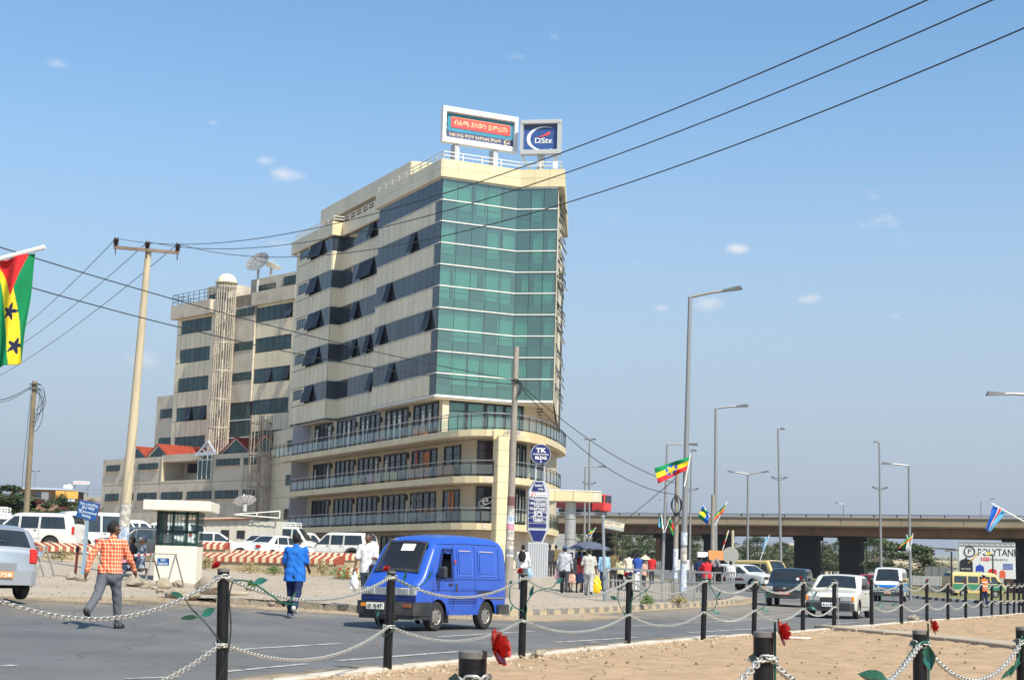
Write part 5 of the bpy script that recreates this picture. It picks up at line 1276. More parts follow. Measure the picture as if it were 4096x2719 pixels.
def car(label,cat,loc,heading,S,mt,windows,screens,name='car',group=None,front=None,rear=None,plate=None,plate_mt=None,plate_tm=None,bumper=m_plast,rim=m_rim,ww=.17,trim=None,mirrors=True,handles=(),hole=None):
    """heading: plan direction the nose points to"""
    c=empty(name,label,cat,loc,atan2(heading[1],heading[0]),group)
    S.body('body',mt,c,[.27,.63]+list(np.linspace(hole[0],hole[1],12)) if hole else (),hole);L,W=S.L,S.W
    un=MB();zb=S.z0c(L/2);un.box((0,0,zb+.16),(L*.93,W*.72,.3));un.box((0,0,S.R+.16),(L*.98,W*.5,.3));un.build('underbody',m_under,c)
    for t in S.wheels:
        for sg in (-1,1): wheel(c,L/2-t,sg*(W/2-ww/2-.03),S.R,ww,rim)
    for q in windows:
        for sg in ((-1,) if hole else (-1,1)): S.side(q,sg).build('window',m_win,c,smooth=50)
    for nm,t0,t1,a,b in screens: S.screen(t0,t1,a,b).build(nm,glass('van_screen',(.50,.54,.54),.04,.93,.06) if hole else m_win,c,smooth=50)
    if bumper:
        for end,sx in (('front_bumper',1),('rear_bumper',-1)):
            w=W*.5*S.plan(0)+.02
            P=[(-.30,w+.03),(.02,w+.03),(.10,w*.86),(.13,0),(.10,-w*.86),(.02,-w-.03),(-.30,-w-.03),(-.30,-w+.03),(-.02,-w+.02),(.04,-w*.8),(.05,0),(.04,w*.8),(-.02,w-.02),(-.30,w-.03)]
            zb_,zt_=trim or (S.z0c(.1)-.02,S.z0c(.1)+.22)
            MB().prism([(sx*(L/2+x_),y_) for x_,y_ in P],zb_,zt_).build(end,bumper,c)
    if plate and plate.strip(): number_plate(c,L/2+.145,S.z0c(.1)+.13,plate,True,plate_mt,plate_tm)
    if mirrors:
        t,z=windows[0][0][0]+.12,windows[0][0][1]+.1
        for sg in (-1,1):
            y_=sg*(S.y(t,z)+.11);MB().box((L/2-t+.05,y_,z),(.09,.17,.13),None,.03).build('mirror',bumper if bumper is m_plast else m_plast,c);
    for t,z in handles:
        for sg in (-1,1): MB().box((L/2-t,sg*(S.y(t,z)+.012),z),(.14,.03,.035),None,.01).build('handle',m_plast,c)
    for dr in [q for q in windows]:
        pass
    return c
def gaps(c,S,lines,w=.012,mt=m_under):
    """door shut lines as thin recessed-looking strips that follow the body side"""
    for sg in (-1,1):
        mb=MB()
        for (t0,za,t1,zb) in lines:
            if abs(t0-t1)<1e-6: q=[(t0-w/2,za),(t0+w/2,za),(t1+w/2,zb),(t1-w/2,zb)]
            else: q=[(t0,za-w/2),(t1,zb-w/2),(t1,zb+w/2),(t0,za+w/2)]
            s=S.side(q,sg,.003,8,1) if abs(t0-t1)>1e-6 else S.side(q,sg,.003,1,10);mb.add(s.v,s.f)
        mb.build('door_gap',mt,c)
def box_part(c,name,mt,ctr,size,ch=.015,R=None): return MB().box(ctr,size,R,ch).build(name,mt,c)
# ---------------------------------------------------------------- the blue van
m_vb=paint('blue_van_paint',(.022,.088,.47),dirt=(.06,.12,.37));m_vd=mat('dark_blue_paint',(.008,.022,.14),.4)
SV=Shell(3.35,1.37,[(0,.84),(.04,.90),(.10,.97),(.2,1.05),(.62,1.66),(.72,1.74),(.9,1.81),(1.4,1.86),(2.2,1.87),(2.9,1.845),(3.15,1.80),(3.28,1.70),(3.35,1.5)],[(0,.80),(.3,.98),(3.35,.98)],[(0,.36),(.25,.30),(3.1,.30),(3.35,.40)],[.72,2.56],.285,[(0,.93),(.06,.97),(.25,1),(3.05,1),(3.25,.98),(3.35,.93)],tum=.13,rc=.16,bulge=.025)
pv=GY(1740,31.3);hv_=Vector((-.51,-.86,0)).normalized()
fw=G(1735,2524);ctr=fw-hv_*(3.35/2-.72)+Vector((-hv_.y,hv_.x,0))*-(.71-.1)
# near (left hand) wheels are on the side facing right of the picture
sd_=Vector((-hv_.y,hv_.x,0));ctr=fw-hv_*(3.35/2-.72)-sd_*.60
van=car('bright blue panel van with a high domed roof driving past the chained posts','van',(ctr.x,ctr.y,hz(ctr.x,ctr.y)+.006),hv_,SV,m_vb,[[(.62,1.0),(1.20,1.0),(1.20,1.55),(.86,1.55)]],[('windscreen',.245,.655,.13,.17)],name='van',bumper=None,ww=.16,mirrors=False,hole=(.66,1.2,1.0,1.56),rim=mat('grimy_rim',(.27,.25,.23),.55,metal=.4,var=.3,vscale=7))
LV=SV.L/2
wf=MB()
for q in ([(.60,.97),(1.24,.97),(1.24,1.03),(.64,1.03)],[(.84,1.53),(1.24,1.53),(1.24,1.60),(.88,1.60)],[(1.17,.97),(1.24,.97),(1.24,1.6),(1.17,1.6)],[(.60,.97),(.70,.97),(.93,1.6),(.86,1.6)]): s_=SV.side(q,1,.010,8,6);wf.add(s_.v,s_.f)
wf.build('window_frame',m_vd,van,smooth=50)
rub=MB()
for q in ((.235,.275,.13,.13),(.625,.668,.16,.18)): s_=SV.screen(q[0],q[1],q[2]-.03,q[3]-.03,.02,2,8);rub.add(s_.v,s_.f)
for sg in (-1,1):
    P=[(SV.L/2-t+.015,sg*(SV.y(t,SV.top(t))-.14+SV.rc-.0),SV.top(t)+.02) for t in np.linspace(.24,.66,8)];rub.tube(P,.022,5)
rub.build('screen_rubber',m_plast,van,smooth=50)
MB().box((LV-.62,0,.93),(.3,1.1,.1),None,.03).build('dashboard',m_plast,van);sw_=MB();sw_.tube([(LV-.80+.05*sin(a),.33+.18*cos(a),1.02+.14*sin(a)) for a in np.linspace(0,2*pi,18)],.014,5);sw_.build('steering_wheel',m_plast,van)
MB().box((LV-1.35,-.35,1.0),(.12,.5,.8),None,.05).build('seat',m_seat,van)
MB().box((LV-1.6,0,1.05),(.03,1.1,1.2)).build('cab_bulkhead',m_under,van)
MB().box((LV-1.45,.1,.95),(.12,1.1,.9),None,.05).build('seat',m_seat,van);MB().box((LV-1.2,.1,.62),(.5,1.1,.2),None,.05).build('seat',m_seat,van)
gaps(van,SV,[(.52,.5,.52,.96),(1.27,.4,1.27,1.68),(.72,1.68,1.27,1.69),(2.06,.42,2.06,1.66),(1.30,1.70,2.95,1.70),(3.0,.98,3.0,1.66),(1.3,1.0,3.1,1.0),(.45,.78,3.3,.78)],.014,m_vd)
for (t0,t1) in ((1.40,1.98),(2.18,2.86)):   # blanked panels in place of rear side windows
    for sg in (-1,1):
        fr_=MB()
        for q in ([(t0,1.06),(t1,1.06),(t1,1.10),(t0,1.10)],[(t0,1.54),(t1,1.54),(t1,1.58),(t0,1.58)],[(t0,1.10),(t0+.04,1.10),(t0+.04,1.54),(t0,1.54)],[(t1-.04,1.10),(t1,1.10),(t1,1.54),(t1-.04,1.54)]): s=SV.side(q,sg,.012,4,4);fr_.add(s.v,s.f)
        pn_=SV.side([(t0+.05,1.11),(t1-.05,1.11),(t1-.05,1.53),(t0+.05,1.53)],sg,.02).build('blank_panel',m_vb,van,smooth=50);fr_.build('panel_rim',mat('light_blue_edge',(.05,.13,.55),.35),pn_)
        s=SV.side([(t0+.06,1.555),(t1-.1,1.555),(t1-.1,1.572),(t0+.06,1.572)],sg,.018,4,1).build('chipped_edge',mat('bare_primer',(.5,.42,.4),.7),pn_)
for z in (.53,.57,.61):
    for sg in (-1,1): SV.side([(1.08,z),(2.15,z),(2.15,z+.014),(1.08,z+.014)],sg,.008,8,1).build('rub_strip',m_vd,van)
# front face: garnish, lamps, bumper, plate, wipers, mirrors
fx=LV
box_part(van,'grille_panel',mat('grey_garnish',(.33,.34,.36),.4,metal=.3,var=.1),(fx+.012,0,.745),(.05,1.2,.15),.01)
for sg in (-1,1):
    h=box_part(van,'headlight',m_lens,(fx+.025,sg*.40,.745),(.05,.22,.15),.02);MB().cyl((fx+.045,sg*.4,.745),(fx+.055,sg*.4,.745),.055,n=14).build('reflector',m_chrome,h)
    box_part(van,'indicator',m_lens,(fx+.0,sg*.575,.745),(.07,.14,.14),.02)
box_part(van,'front_band',m_vd,(fx+.005,0,.62),(.04,1.28,.1),.01)
bp2=[(-.42,.735),(.0,.735),(.08,.64),(.11,0),(.08,-.64),(.0,-.735),(-.42,-.735),(-.42,-.70),(-.05,-.69),(.0,0),(-.05,.69),(-.42,.70)]
MB().prism([(fx+a,b) for a,b in bp2],.30,.555).build('front_bumper',m_plast,van);MB().prism([(fx+a-.04,b*.98) for a,b in bp2],.22,.30).build('front_skirt',m_plast,van)
for sg,mt in ((1,mat('dull_amber',(.25,.07,.02),.4)),(-1,m_amber)): box_part(van,'indicator',mt,(fx+.075,sg*.49,.475),(.05,.2,.07),.01)
number_plate(van,fx+.125,.46,'⊙ 1·47',True,mat('plate_cream',(.72,.72,.62),.5),m_prb,.42,-.22)
MB().prism([(-a-fx,b) for a,b in bp2],.30,.5).build('rear_bumper',m_plast,van)
box_part(van,'door_handle',m_plast,(fx-1.14,SV.y(1.14,.90)+.01,.90),(.12,.03,.055));box_part(van,'door_handle',m_plast,(fx-1.36,SV.y(1.36,.84)+.012,.84),(.05,.03,.17))
box_part(van,'side_indicator',mat('red_amber',(.5,.06,.02),.3),(fx-1.315,SV.y(1.3,1.3)+.012,1.34),(.05,.025,.08))
for z,a,b in ((.74,2.12,2.9),(.62,2.3,3.2)):
    SV.side([(a,z),(b,z),(b,z+.03),(a,z+.03)],1,.02,6,1).build('slide_rail',m_plast if z>.7 else m_chrome,van)
for sg in (-1,1):
    y_=sg*(SV.y(.7,1.1)+.16);m_=box_part(van,'wing_mirror',m_plast,(fx-.62,y_,1.13),(.1,.19,.24),.035);MB().bar((fx-.62,y_-sg*.05,1.08),(fx-.7,y_-sg*.2,1.04),.035).build('mirror_arm',m_plast,m_)
    MB().tube([(fx-.14,sg*.28,1.0),(fx-.27,sg*.02,1.11),(fx-.30,sg*-.12,1.15)],.012,5).build('wiper',m_plast,van)
for sg in (-1,1):   # mud flaps
    box_part(van,'mud_flap',m_plast,(fx-1.09,sg*.6,.27),(.015,.18,.24),.004)
ws=MB().add([(0,0,0)],[]);
q=SV.screen(.57,.62,.9,.9,.018);
st=MB();zt_=SV.top(.57);st.box((0,0,0),(.16,.30,.008));st.build('sticker',m_let,van,M=Matrix.Translation((fx-.55,.05,SV.top(.55)+.045)) @ Matrix.Rotation(radians(56),4,'Y'))
box_part(van,'roof_badge',m_yel,(fx-.72,-.42,SV.top(.72)+.018),(.07,.1,.012),.004)
# opening in the cab window: dark interior seats with the driver are modelled with the people
# ---------------------------------------------------------------- generic shells
def sh_suv(L=4.7,W=1.85,H=1.86,R=.37,back=.02,hood=1.02): return Shell(L,W,[(0,hood-.2),(.05,hood-.08),(.3,hood-.02),(1.15,hood+.05),(1.3,hood+.1),(1.95,H-.06),(2.2,H),(L-.6,H),(L-.25,H-.05),(L-back-.08,H-.22),(L,hood+.05)],[(0,hood-.06),(L,hood)],[(0,.5),(.3,.42),(L-.3,.42),(L,.52)],[.85,L-1.0],R,tum=.17,rc=.1)
def sh_sedan(L=4.2,W=1.66,H=1.40,R=.295): return Shell(L,W,[(0,.62),(.04,.72),(.25,.80),(1.1,.90),(1.18,.94),(1.85,H-.05),(2.1,H),(2.8,H-.01),(3.0,H-.06),(3.5,.98),(3.6,.94),(L-.12,.90),(L-.02,.82),(L,.7)],[(0,.7),(1.1,.84),(L,.86)],[(0,.34),(.3,.24),(L-.3,.24),(L,.36)],[.78,L-.86],R,tum=.26,rc=.09)
def sh_hatch(L=3.7,W=1.66,H=1.5,R=.29): return Shell(L,W,[(0,.65),(.04,.75),(.2,.82),(.85,.95),(.95,1.0),(1.6,H-.05),(1.9,H),(2.9,H-.02),(3.3,H-.1),(3.62,1.0),(3.68,.9),(L,.72)],[(0,.72),(.9,.92),(L,.96)],[(0,.33),(.3,.22),(L-.3,.22),(L,.36)],[.72,L-.62],R,tum=.24,rc=.11)
def sh_bus(L=4.6,W=1.69,H=1.96,R=.32): return Shell(L,W,[(0,.92),(.04,1.0),(.14,1.08),(.3,1.12),(.78,1.82),(.95,1.92),(1.3,H),(L-.5,H),(L-.15,H-.1),(L-.03,H-.4),(L,1.2)],[(0,.9),(.4,1.08),(L,1.08)],[(0,.42),(.3,.34),(L-.3,.34),(L,.42)],[.95,L-1.1],R,[(0,.93),(.08,.975),(.3,1),(L-.2,1),(L,.94)],tum=.13,rc=.13)
GR='vehicles parked in the fenced car park'
def suv(label,loc,heading,mt=m_wp,L=4.7,H=1.86,rack=False,arch=False,group=GR,ladder=False,three=True,rim=m_rim,spare=False):
    S=sh_suv(L,1.85,H);z0,z1=1.06,H-.16
    w=[[(1.42,z0),(2.22,z0),(2.22,z1),(1.98,z1)],[(2.32,z0),(3.12,z0),(3.12,z1),(2.32,z1)]]
    if three: w.append([(3.22,z0),(L-.32,z0),(L-.46,z1),(3.22,z1)])
    c=car(label,'car',loc,heading,S,mt,w,[('windscreen',1.32,1.9,.14,.18),('rear_window',L-.21,L-.05,.18,.2)],name='parked_car',group=group,bumper=m_plast if arch else m_wp,rim=rim,handles=[(2.12,.98),(3.0,.98)],ww=.22)
    gaps(c,S,[(1.3,.5,1.3,1.0),(2.27,.46,2.27,H-.12),(3.17,.6,3.17,H-.12),(1.3,.62,L-1.4,.62)])
    for sg in (-1,1):
        box_part(c,'headlight',m_lens,(L/2+.0,sg*.66,.82),(.12,.38,.17),.03);box_part(c,'tail_light',m_redl,(-L/2+.03,sg*.80,1.0),(.1,.16,.34),.02)
    box_part(c,'grille',m_plast,(L/2+.02,0,.82),(.06,.82,.16));number_plate(c,-L/2-.145,.62,'3-01758',False)
    if arch:
        for t in S.wheels:
            for sg in (-1,1):
                P=[(S.L/2-t+(S.R+.13)*cos(a),sg*(S.W/2+.02),S.R+(S.R+.13)*sin(a)) for a in np.linspace(-.15,pi+.15,15)];MB().tube(P,.055,6).build('wheel_arch',m_plast,c)
    if rack:
        r=MB()
        for y_ in (-.62,.62): r.bar((L/2-2.1,y_,H+.12),(-L/2+.35,y_,H+.12),.05);r.bar((L/2-2.1,y_,H+.26),(-L/2+.35,y_,H+.26),.05)
        for k in range(7): x=L/2-2.1-k*(L-2.45)/6;r.bar((x,-.62,H+.12),(x,.62,H+.12),.04);r.bar((x,-.62,H-.02),(x,-.62,H+.26),.04);r.bar((x,.62,H-.02),(x,.62,H+.26),.04)
        for y_ in np.linspace(-.5,.5,5): r.bar((L/2-2.1,y_,H+.14),(-L/2+.35,y_,H+.14),.05,.02)
        r.build('roof_rack',m_tr,c)
    if spare: MB().cyl((-L/2-.05,0,1.0),(-L/2-.25,0,1.0),.36,n=20).build('spare_wheel',m_plast,c)
    return c
def sedan(label,loc,heading,mt=m_wp,L=4.2,H=1.40,group=GR,name='parked_car',bump=None,plate=None,pm=None,ptm=None,old=False):
    S=sh_sedan(L,1.66,H)
    w=[[(1.32,.92),(2.12,.92),(2.12,H-.1),(1.9,H-.1)],[(2.20,.92),(2.9,.92),(2.86,H-.1),(2.20,H-.1)],[(2.97,.93),(3.22,.93),(2.99,H-.13),(2.93,H-.13)]]
    c=car(label,'car',loc,heading,S,mt,w,[('windscreen',1.2,1.83,.12,.18),('rear_window',3.04,3.48,.18,.16)],name=name,group=group,bumper=bump or mt,handles=[(2.0,.80),(2.85,.80)],plate=plate,plate_mt=pm,plate_tm=ptm,trim=(.24,.50))
    gaps(c,S,[(1.22,.34,1.22,.86),(2.16,.32,2.16,H-.07),(3.0,.7,2.97,.86),(1.22,.36,L-1.3,.36)])
    for sg in (-1,1):
        if old:
            h=box_part(c,'headlight',m_lens,(L/2+.0,sg*.50,.63),(.08,.36,.17),.02);box_part(c,'indicator',m_amber,(L/2-.02,sg*.72,.63),(.1,.1,.17),.02)
        else: box_part(c,'headlight',m_lens,(L/2-.05,sg*.6,.62),(.16,.34,.15),.04)
        box_part(c,'tail_light',m_redl,(-L/2+.02,sg*.60,.78),(.1,.36,.16),.03)
    box_part(c,'grille',m_plast,(L/2+.02,0,.6),(.05,.62,.14));number_plate(c,-L/2-.01,.80,'2-4717',False)
    return c
def parked(x,Y,dz=0.): p=GY(x,Y);return (p.x,p.y,pz(p.x,p.y)+dz)
hdg=lambda a: (sin(radians(a)),cos(radians(a)))     # degrees clockwise from straight away
# right to left along the car park
suv('white estate off-roader with black wheel arches parked behind the white shirt man',parked(1345,96),hdg(-72),arch=True,L=4.75,H=1.80)
suv('white long off-roader with a white roof rack parked behind the white saloon',parked(1165,104),hdg(100),rack=True,L=4.9,H=2.05)
sedan('white saloon with red tail lights seen from behind, left of the blue shirt man',parked(1110,86),hdg(38))
suv('red off-roader with a white roof and roof rack and a spare wheel on its back',parked(1000,106),hdg(40),mt=paint('red_car_paint',(.55,.03,.03)),rack=True,L=4.4,H=1.95,spare=True)
sedan('white saloon parked nose to the right beside the guard booth',parked(850,82),hdg(78))
suv('white van like car half hidden behind the guard booth',parked(770,102),hdg(85),L=4.6,H=1.9)
suv('white tall off-roader parked behind the concrete pole',parked(425,74),hdg(57),L=5.0,H=1.98,arch=False)
suv('white off-roader nose left, parked behind the silver hatchback',parked(105,69.5),hdg(-84),L=4.7,H=1.74)
suv('white pickup like car parked under the wooden pole',parked(95,80),hdg(75),L=4.6,H=1.6)
suv('white off-roader with a white roof rack cut by the left picture edge',parked(10,84),hdg(80),rack=True,L=4.4,H=1.85)
suv('white estate car nose left, seen between the concrete pole and the booth',parked(640,84),hdg(-70),L=4.5,H=1.72)
sedan('dark car mostly hidden behind the seated guard',parked(590,66),hdg(60),mt=paint('dark_grey_paint',(.05,.055,.06)))
sedan('white saloon between the guard booth and the concrete pole, far row',parked(690,92),hdg(60))
suv('white van like car left of the concrete pole, behind the tall off-roader',parked(300,92),hdg(78),L=4.6,H=1.9)
sedan('white saloon low behind the silver hatchback at the left edge',parked(215,84),hdg(-75))
suv('white off-roader between the booth and the concrete pole in the second row',parked(540,80),hdg(70),L=4.5,H=1.75)
suv('white off-roader in the far row behind the white saloon with red lights',parked(1235,116),hdg(85),L=4.6,H=1.85)
sedan('white car beyond the red off-roader, showing only its dark rear window',parked(1062,98),hdg(30))
suv('white off-roader parked behind the long row, left of the red off-roader',parked(925,112),hdg(88),L=4.7,H=1.95,rack=True)
# ---------------------------------------------------------------- silver hatchback at the left edge
m_sil=mat('silver_paint',(.44,.46,.49),.3,metal=.55,coat=.4)
SH=sh_hatch(3.65,1.66,1.5)
pw_=G(80,2412);hd_=Vector((-.62,.78,0)).normalized()
# its rear right wheel stands at pw_
rt_=Vector((hd_.y,-hd_.x,0));cc=pw_+hd_*(3.65/2-.62)-rt_*.72
silver=car('silver hatchback leaving at the left picture edge, seen from behind','car',(cc.x,cc.y,hz(cc.x,cc.y)+.006),hd_,SH,m_sil,[[(1.05,.98),(1.85,.98),(1.85,1.38),(1.6,1.38)],[(1.93,.98),(2.7,.98),(2.7,1.38),(1.93,1.38)],[(2.78,1.0),(3.25,1.05),(3.05,1.36),(2.78,1.38)]],[('windscreen',1.0,1.58,.12,.18),('rear_window',3.33,3.585,.13,.10)],bumper=m_sil,handles=[(1.75,.86),(2.6,.86)],trim=(.3,.58))
for sg in (-1,1): MB().box((-1.77,sg*.68,.86),(.16,.2,.32),None,.05).build('tail_light',m_redl,silver)
number_plate(silver,-1.985,.5,'01758',False,mat('orange_plate',(.75,.25,.05),.5),m_let,.48,0);MB().tube([(-1.79,.3,1.0),(-1.72,-.02,1.16),(-1.73,-.1,1.16)],.018,5).build('rear_wiper',m_plast,silver)
MB().box((-1.92,0,.66),(.06,.62,.15)).build('plate_recess',mat('dull_grey_panel',(.22,.23,.24),.5),silver);MB().ball((-1.845,.1,.88),.05,12,6,(.3,1.2,.8)).build('badge',m_chrome,silver)
# ---------------------------------------------------------------- traffic on the right
a=G(3260,2466);b=G(3425,2476)
h=Vector((-.36,-.93,0)).normalized();p=(a+b)/2-h*1.35
wsd=sedan('white old saloon with square headlights and black bumper driving towards the camera',(p.x-.12,p.y-.3,hz(p.x,p.y)+.006),h,paint('cream_white_paint',(.62,.60,.53)),L=4.15,H=1.39,group=None,name='car',bump=m_plast,plate='B-51925',old=True)
a=G(3115,2424);h=Vector((-.30,-.95,0)).normalized();p=AT(3160,2405,67.5)
ST=Shell(3.9,1.66,[(0,.75),(.05,.86),(.2,.93),(1.0,1.02),(1.1,1.06),(1.6,1.55),(1.85,1.6),(3.5,1.6),(3.75,1.5),(3.85,1.1),(3.9,.9)],[(0,.84),(1,.98),(3.9,1.0)],[(0,.46),(.3,.38),(3.6,.38),(3.9,.46)],[.75,3.1],.33,tum=.2,rc=.1)
teal=car('dark teal boxy off-road car with a black bumper driving towards the camera','car',(p.x,p.y,hz(p.x,p.y)+.006),h,ST,paint('dark_teal_paint',(.012,.024,.032)),[[(1.25,1.05),(1.95,1.05),(1.95,1.47),(1.6,1.47)],[(2.05,1.05),(3.4,1.05),(3.3,1.47),(2.05,1.47)]],[('windscreen',1.12,1.58,.12,.16)],plate='3-17264',plate_mt=mat('red_plate',(.6,.16,.1),.5),plate_tm=m_let,trim=(.36,.62))
for sg in (-1,1): box_part(teal,'headlight',m_lens,(1.96,sg*.62,.76),(.06,.3,.17),.02);box_part(teal,'indicator',m_amber,(1.93,sg*.80,.76),(.08,.08,.16),.01)
box_part(teal,'grille',m_plast,(1.96,0,.76),(.05,.86,.15),.01);MB().ball((1.99,0,.76),.06,10,6,(.3,1.2,.8)).build('badge',m_chrome,teal);box_part(teal,'sticker',m_let,(1.0,.45,1.16),(.02,.12,.1),.004)
def minibus(label,loc,h,mt,band,L=4.6,H=1.96,roof=None,plate='3-20417',group=None):
    S=sh_bus(L,1.69,H)
    c=car(label,'minibus',loc,h,S,mt,[[(.62,1.12),(1.35,1.12),(1.35,1.68),(.95,1.68)],[(1.45,1.14),(2.4,1.14),(2.4,1.68),(1.45,1.68)],[(2.5,1.14),(3.4,1.14),(3.4,1.68),(2.5,1.68)],[(3.5,1.14),(L-.25,1.14),(L-.3,1.68),(3.5,1.68)]],[('windscreen',.33,.83,.12,.16),('rear_window',L-.15,L-.04,.2,.2)],name='minibus',plate=plate,plate_mt=mat('pinkish_plate',(.75,.45,.38),.5),trim=(.34,.58),group=group)
    for sg in (-1,1):
        S.side([(.06,.6),(L-.05,.6),(L-.05,1.06),(.3,1.06)],sg,.006,22,4).build('colour_band',band,c,smooth=50)
        box_part(c,'headlight',m_lens,(L/2-.0,sg*.58,.72),(.07,.3,.16),.02);box_part(c,'tail_light',m_redl,(-L/2,sg*.7,.8),(.06,.15,.35),.02)
    box_part(c,'front_panel',band,(L/2-.0,0,.9),(.06,1.42,.16),.02);box_part(c,'grille',m_plast,(L/2+.01,0,.72),(.05,.8,.12),.01)
    if roof: box_part(c,'roof_panel',roof,(-.2,0,H+.03),(L-1.3,1.35,.06),.03)
    return c
m_bb=paint('sky_blue_paint',(.02,.22,.62));m_by=paint('taxi_yellow_paint',(.58,.44,.17));m_bg2=paint('taxi_green_paint',(.03,.18,.10))
p=AT(3562,2385,92.5);minibus('blue and white minibus taxi driving towards the camera near the right verge',(p.x,p.y,hz(p.x,p.y)+.006),Vector((-.32,-.95,0)),m_wp,m_bb)
p=AT(3035,2340,104);minibus('cream and yellow minibus taxi turning behind the white estate taxi',(p.x,p.y,hz(p.x,p.y)+.006),Vector((.6,-.8,0)),m_by,paint('taxi_cream',(.55,.46,.3)),H=1.9)
p=AT(2985,2345,98);S_=sh_suv(4.4,1.7,1.62,.33)
tx=suv('white estate taxi with a maroon flank stripe turning at the railing end',(p.x,p.y,hz(p.x,p.y)+.006),Vector((.66,-.75,0)),L=4.3,H=1.6,group=None);tx.name='taxi'
for sg in (-1,1): sh_suv(4.3,1.85,1.6).side([(1.6,.62),(3.9,.62),(3.9,.86),(1.6,.74)],sg,.012,10,2).build('flank_stripe',m_ldk,tx)
p=AT(3478,2345,112);sedan('red car mostly hidden behind the white old saloon',(p.x,p.y,hz(p.x,p.y)+.006),Vector((-.3,-.95,0)),paint('bright_red_paint',(.55,.02,.03)),H=1.45,group=None,name='car')
p=AT(3895,2350,127);minibus('yellow topped minibus with a green lower body parked on the far verge',(p.x,p.y,hz(p.x,p.y)+.1),Vector((.97,.22,0)),m_by,m_bg2,L=4.9,H=2.0,plate='')
# ================================================================ people
def surface_nets(F,o,h):
    s=F<0;nx,ny,nz=F.shape
    c=np.zeros((nx-1,ny-1,nz-1),'u1')
    for i in (0,1):
        for j in (0,1):
            for k in (0,1): c += s[i:nx-1+i,j:ny-1+j,k:nz-1+k]
    act=(c>0) & (c<8);idx=-np.ones(act.shape,'i8');I=np.argwhere(act);idx[act]=np.arange(len(I))
    acc=np.zeros((len(I),3));cnt=np.zeros(len(I));x,y,z=I.T
    crn=[(i,j,k) for i in (0,1) for j in (0,1) for k in (0,1)]
    for a in crn:
        for ax in range(3):
            if a[ax]: continue
            b=list(a);b[ax]=1
            fa=F[x+a[0],y+a[1],z+a[2]];fb=F[x+b[0],y+b[1],z+b[2]];m=(fa<0) != (fb<0)
            t=np.where(m,fa/np.where(m,fa-fb,1),0);p=np.array(a,float)[None].repeat(len(I),0);p[:,ax] += t
            acc[m] += p[m];cnt[m] += 1
    V=(I+acc/cnt[:,None])*h+o;faces=[]
    for ax in range(3):
        u,w=[(1,2),(2,0),(0,1)][ax]
        sl0=[slice(None)]*3;sl1=[slice(None)]*3;sl0[ax]=slice(0,-1);sl1[ax]=slice(1,None)
        e=s[tuple(sl0)] != s[tuple(sl1)];E=np.argwhere(e)
        E=E[(E[:,u]>0) & (E[:,w]>0) & (E[:,u]<F.shape[u]-1) & (E[:,w]<F.shape[w]-1)]
        if not len(E): continue
        def cell(du,dw): q=E.copy();q[:,u]-=du;q[:,w]-=dw;return idx[q[:,0],q[:,1],q[:,2]]
        q=np.stack([cell(1,1),cell(0,1),cell(0,0),cell(1,0)],1);ins=s[E[:,0],E[:,1],E[:,2]];q[~ins]=q[~ins][:,::-1]
        faces.append(q)
    return V,np.concatenate(faces)
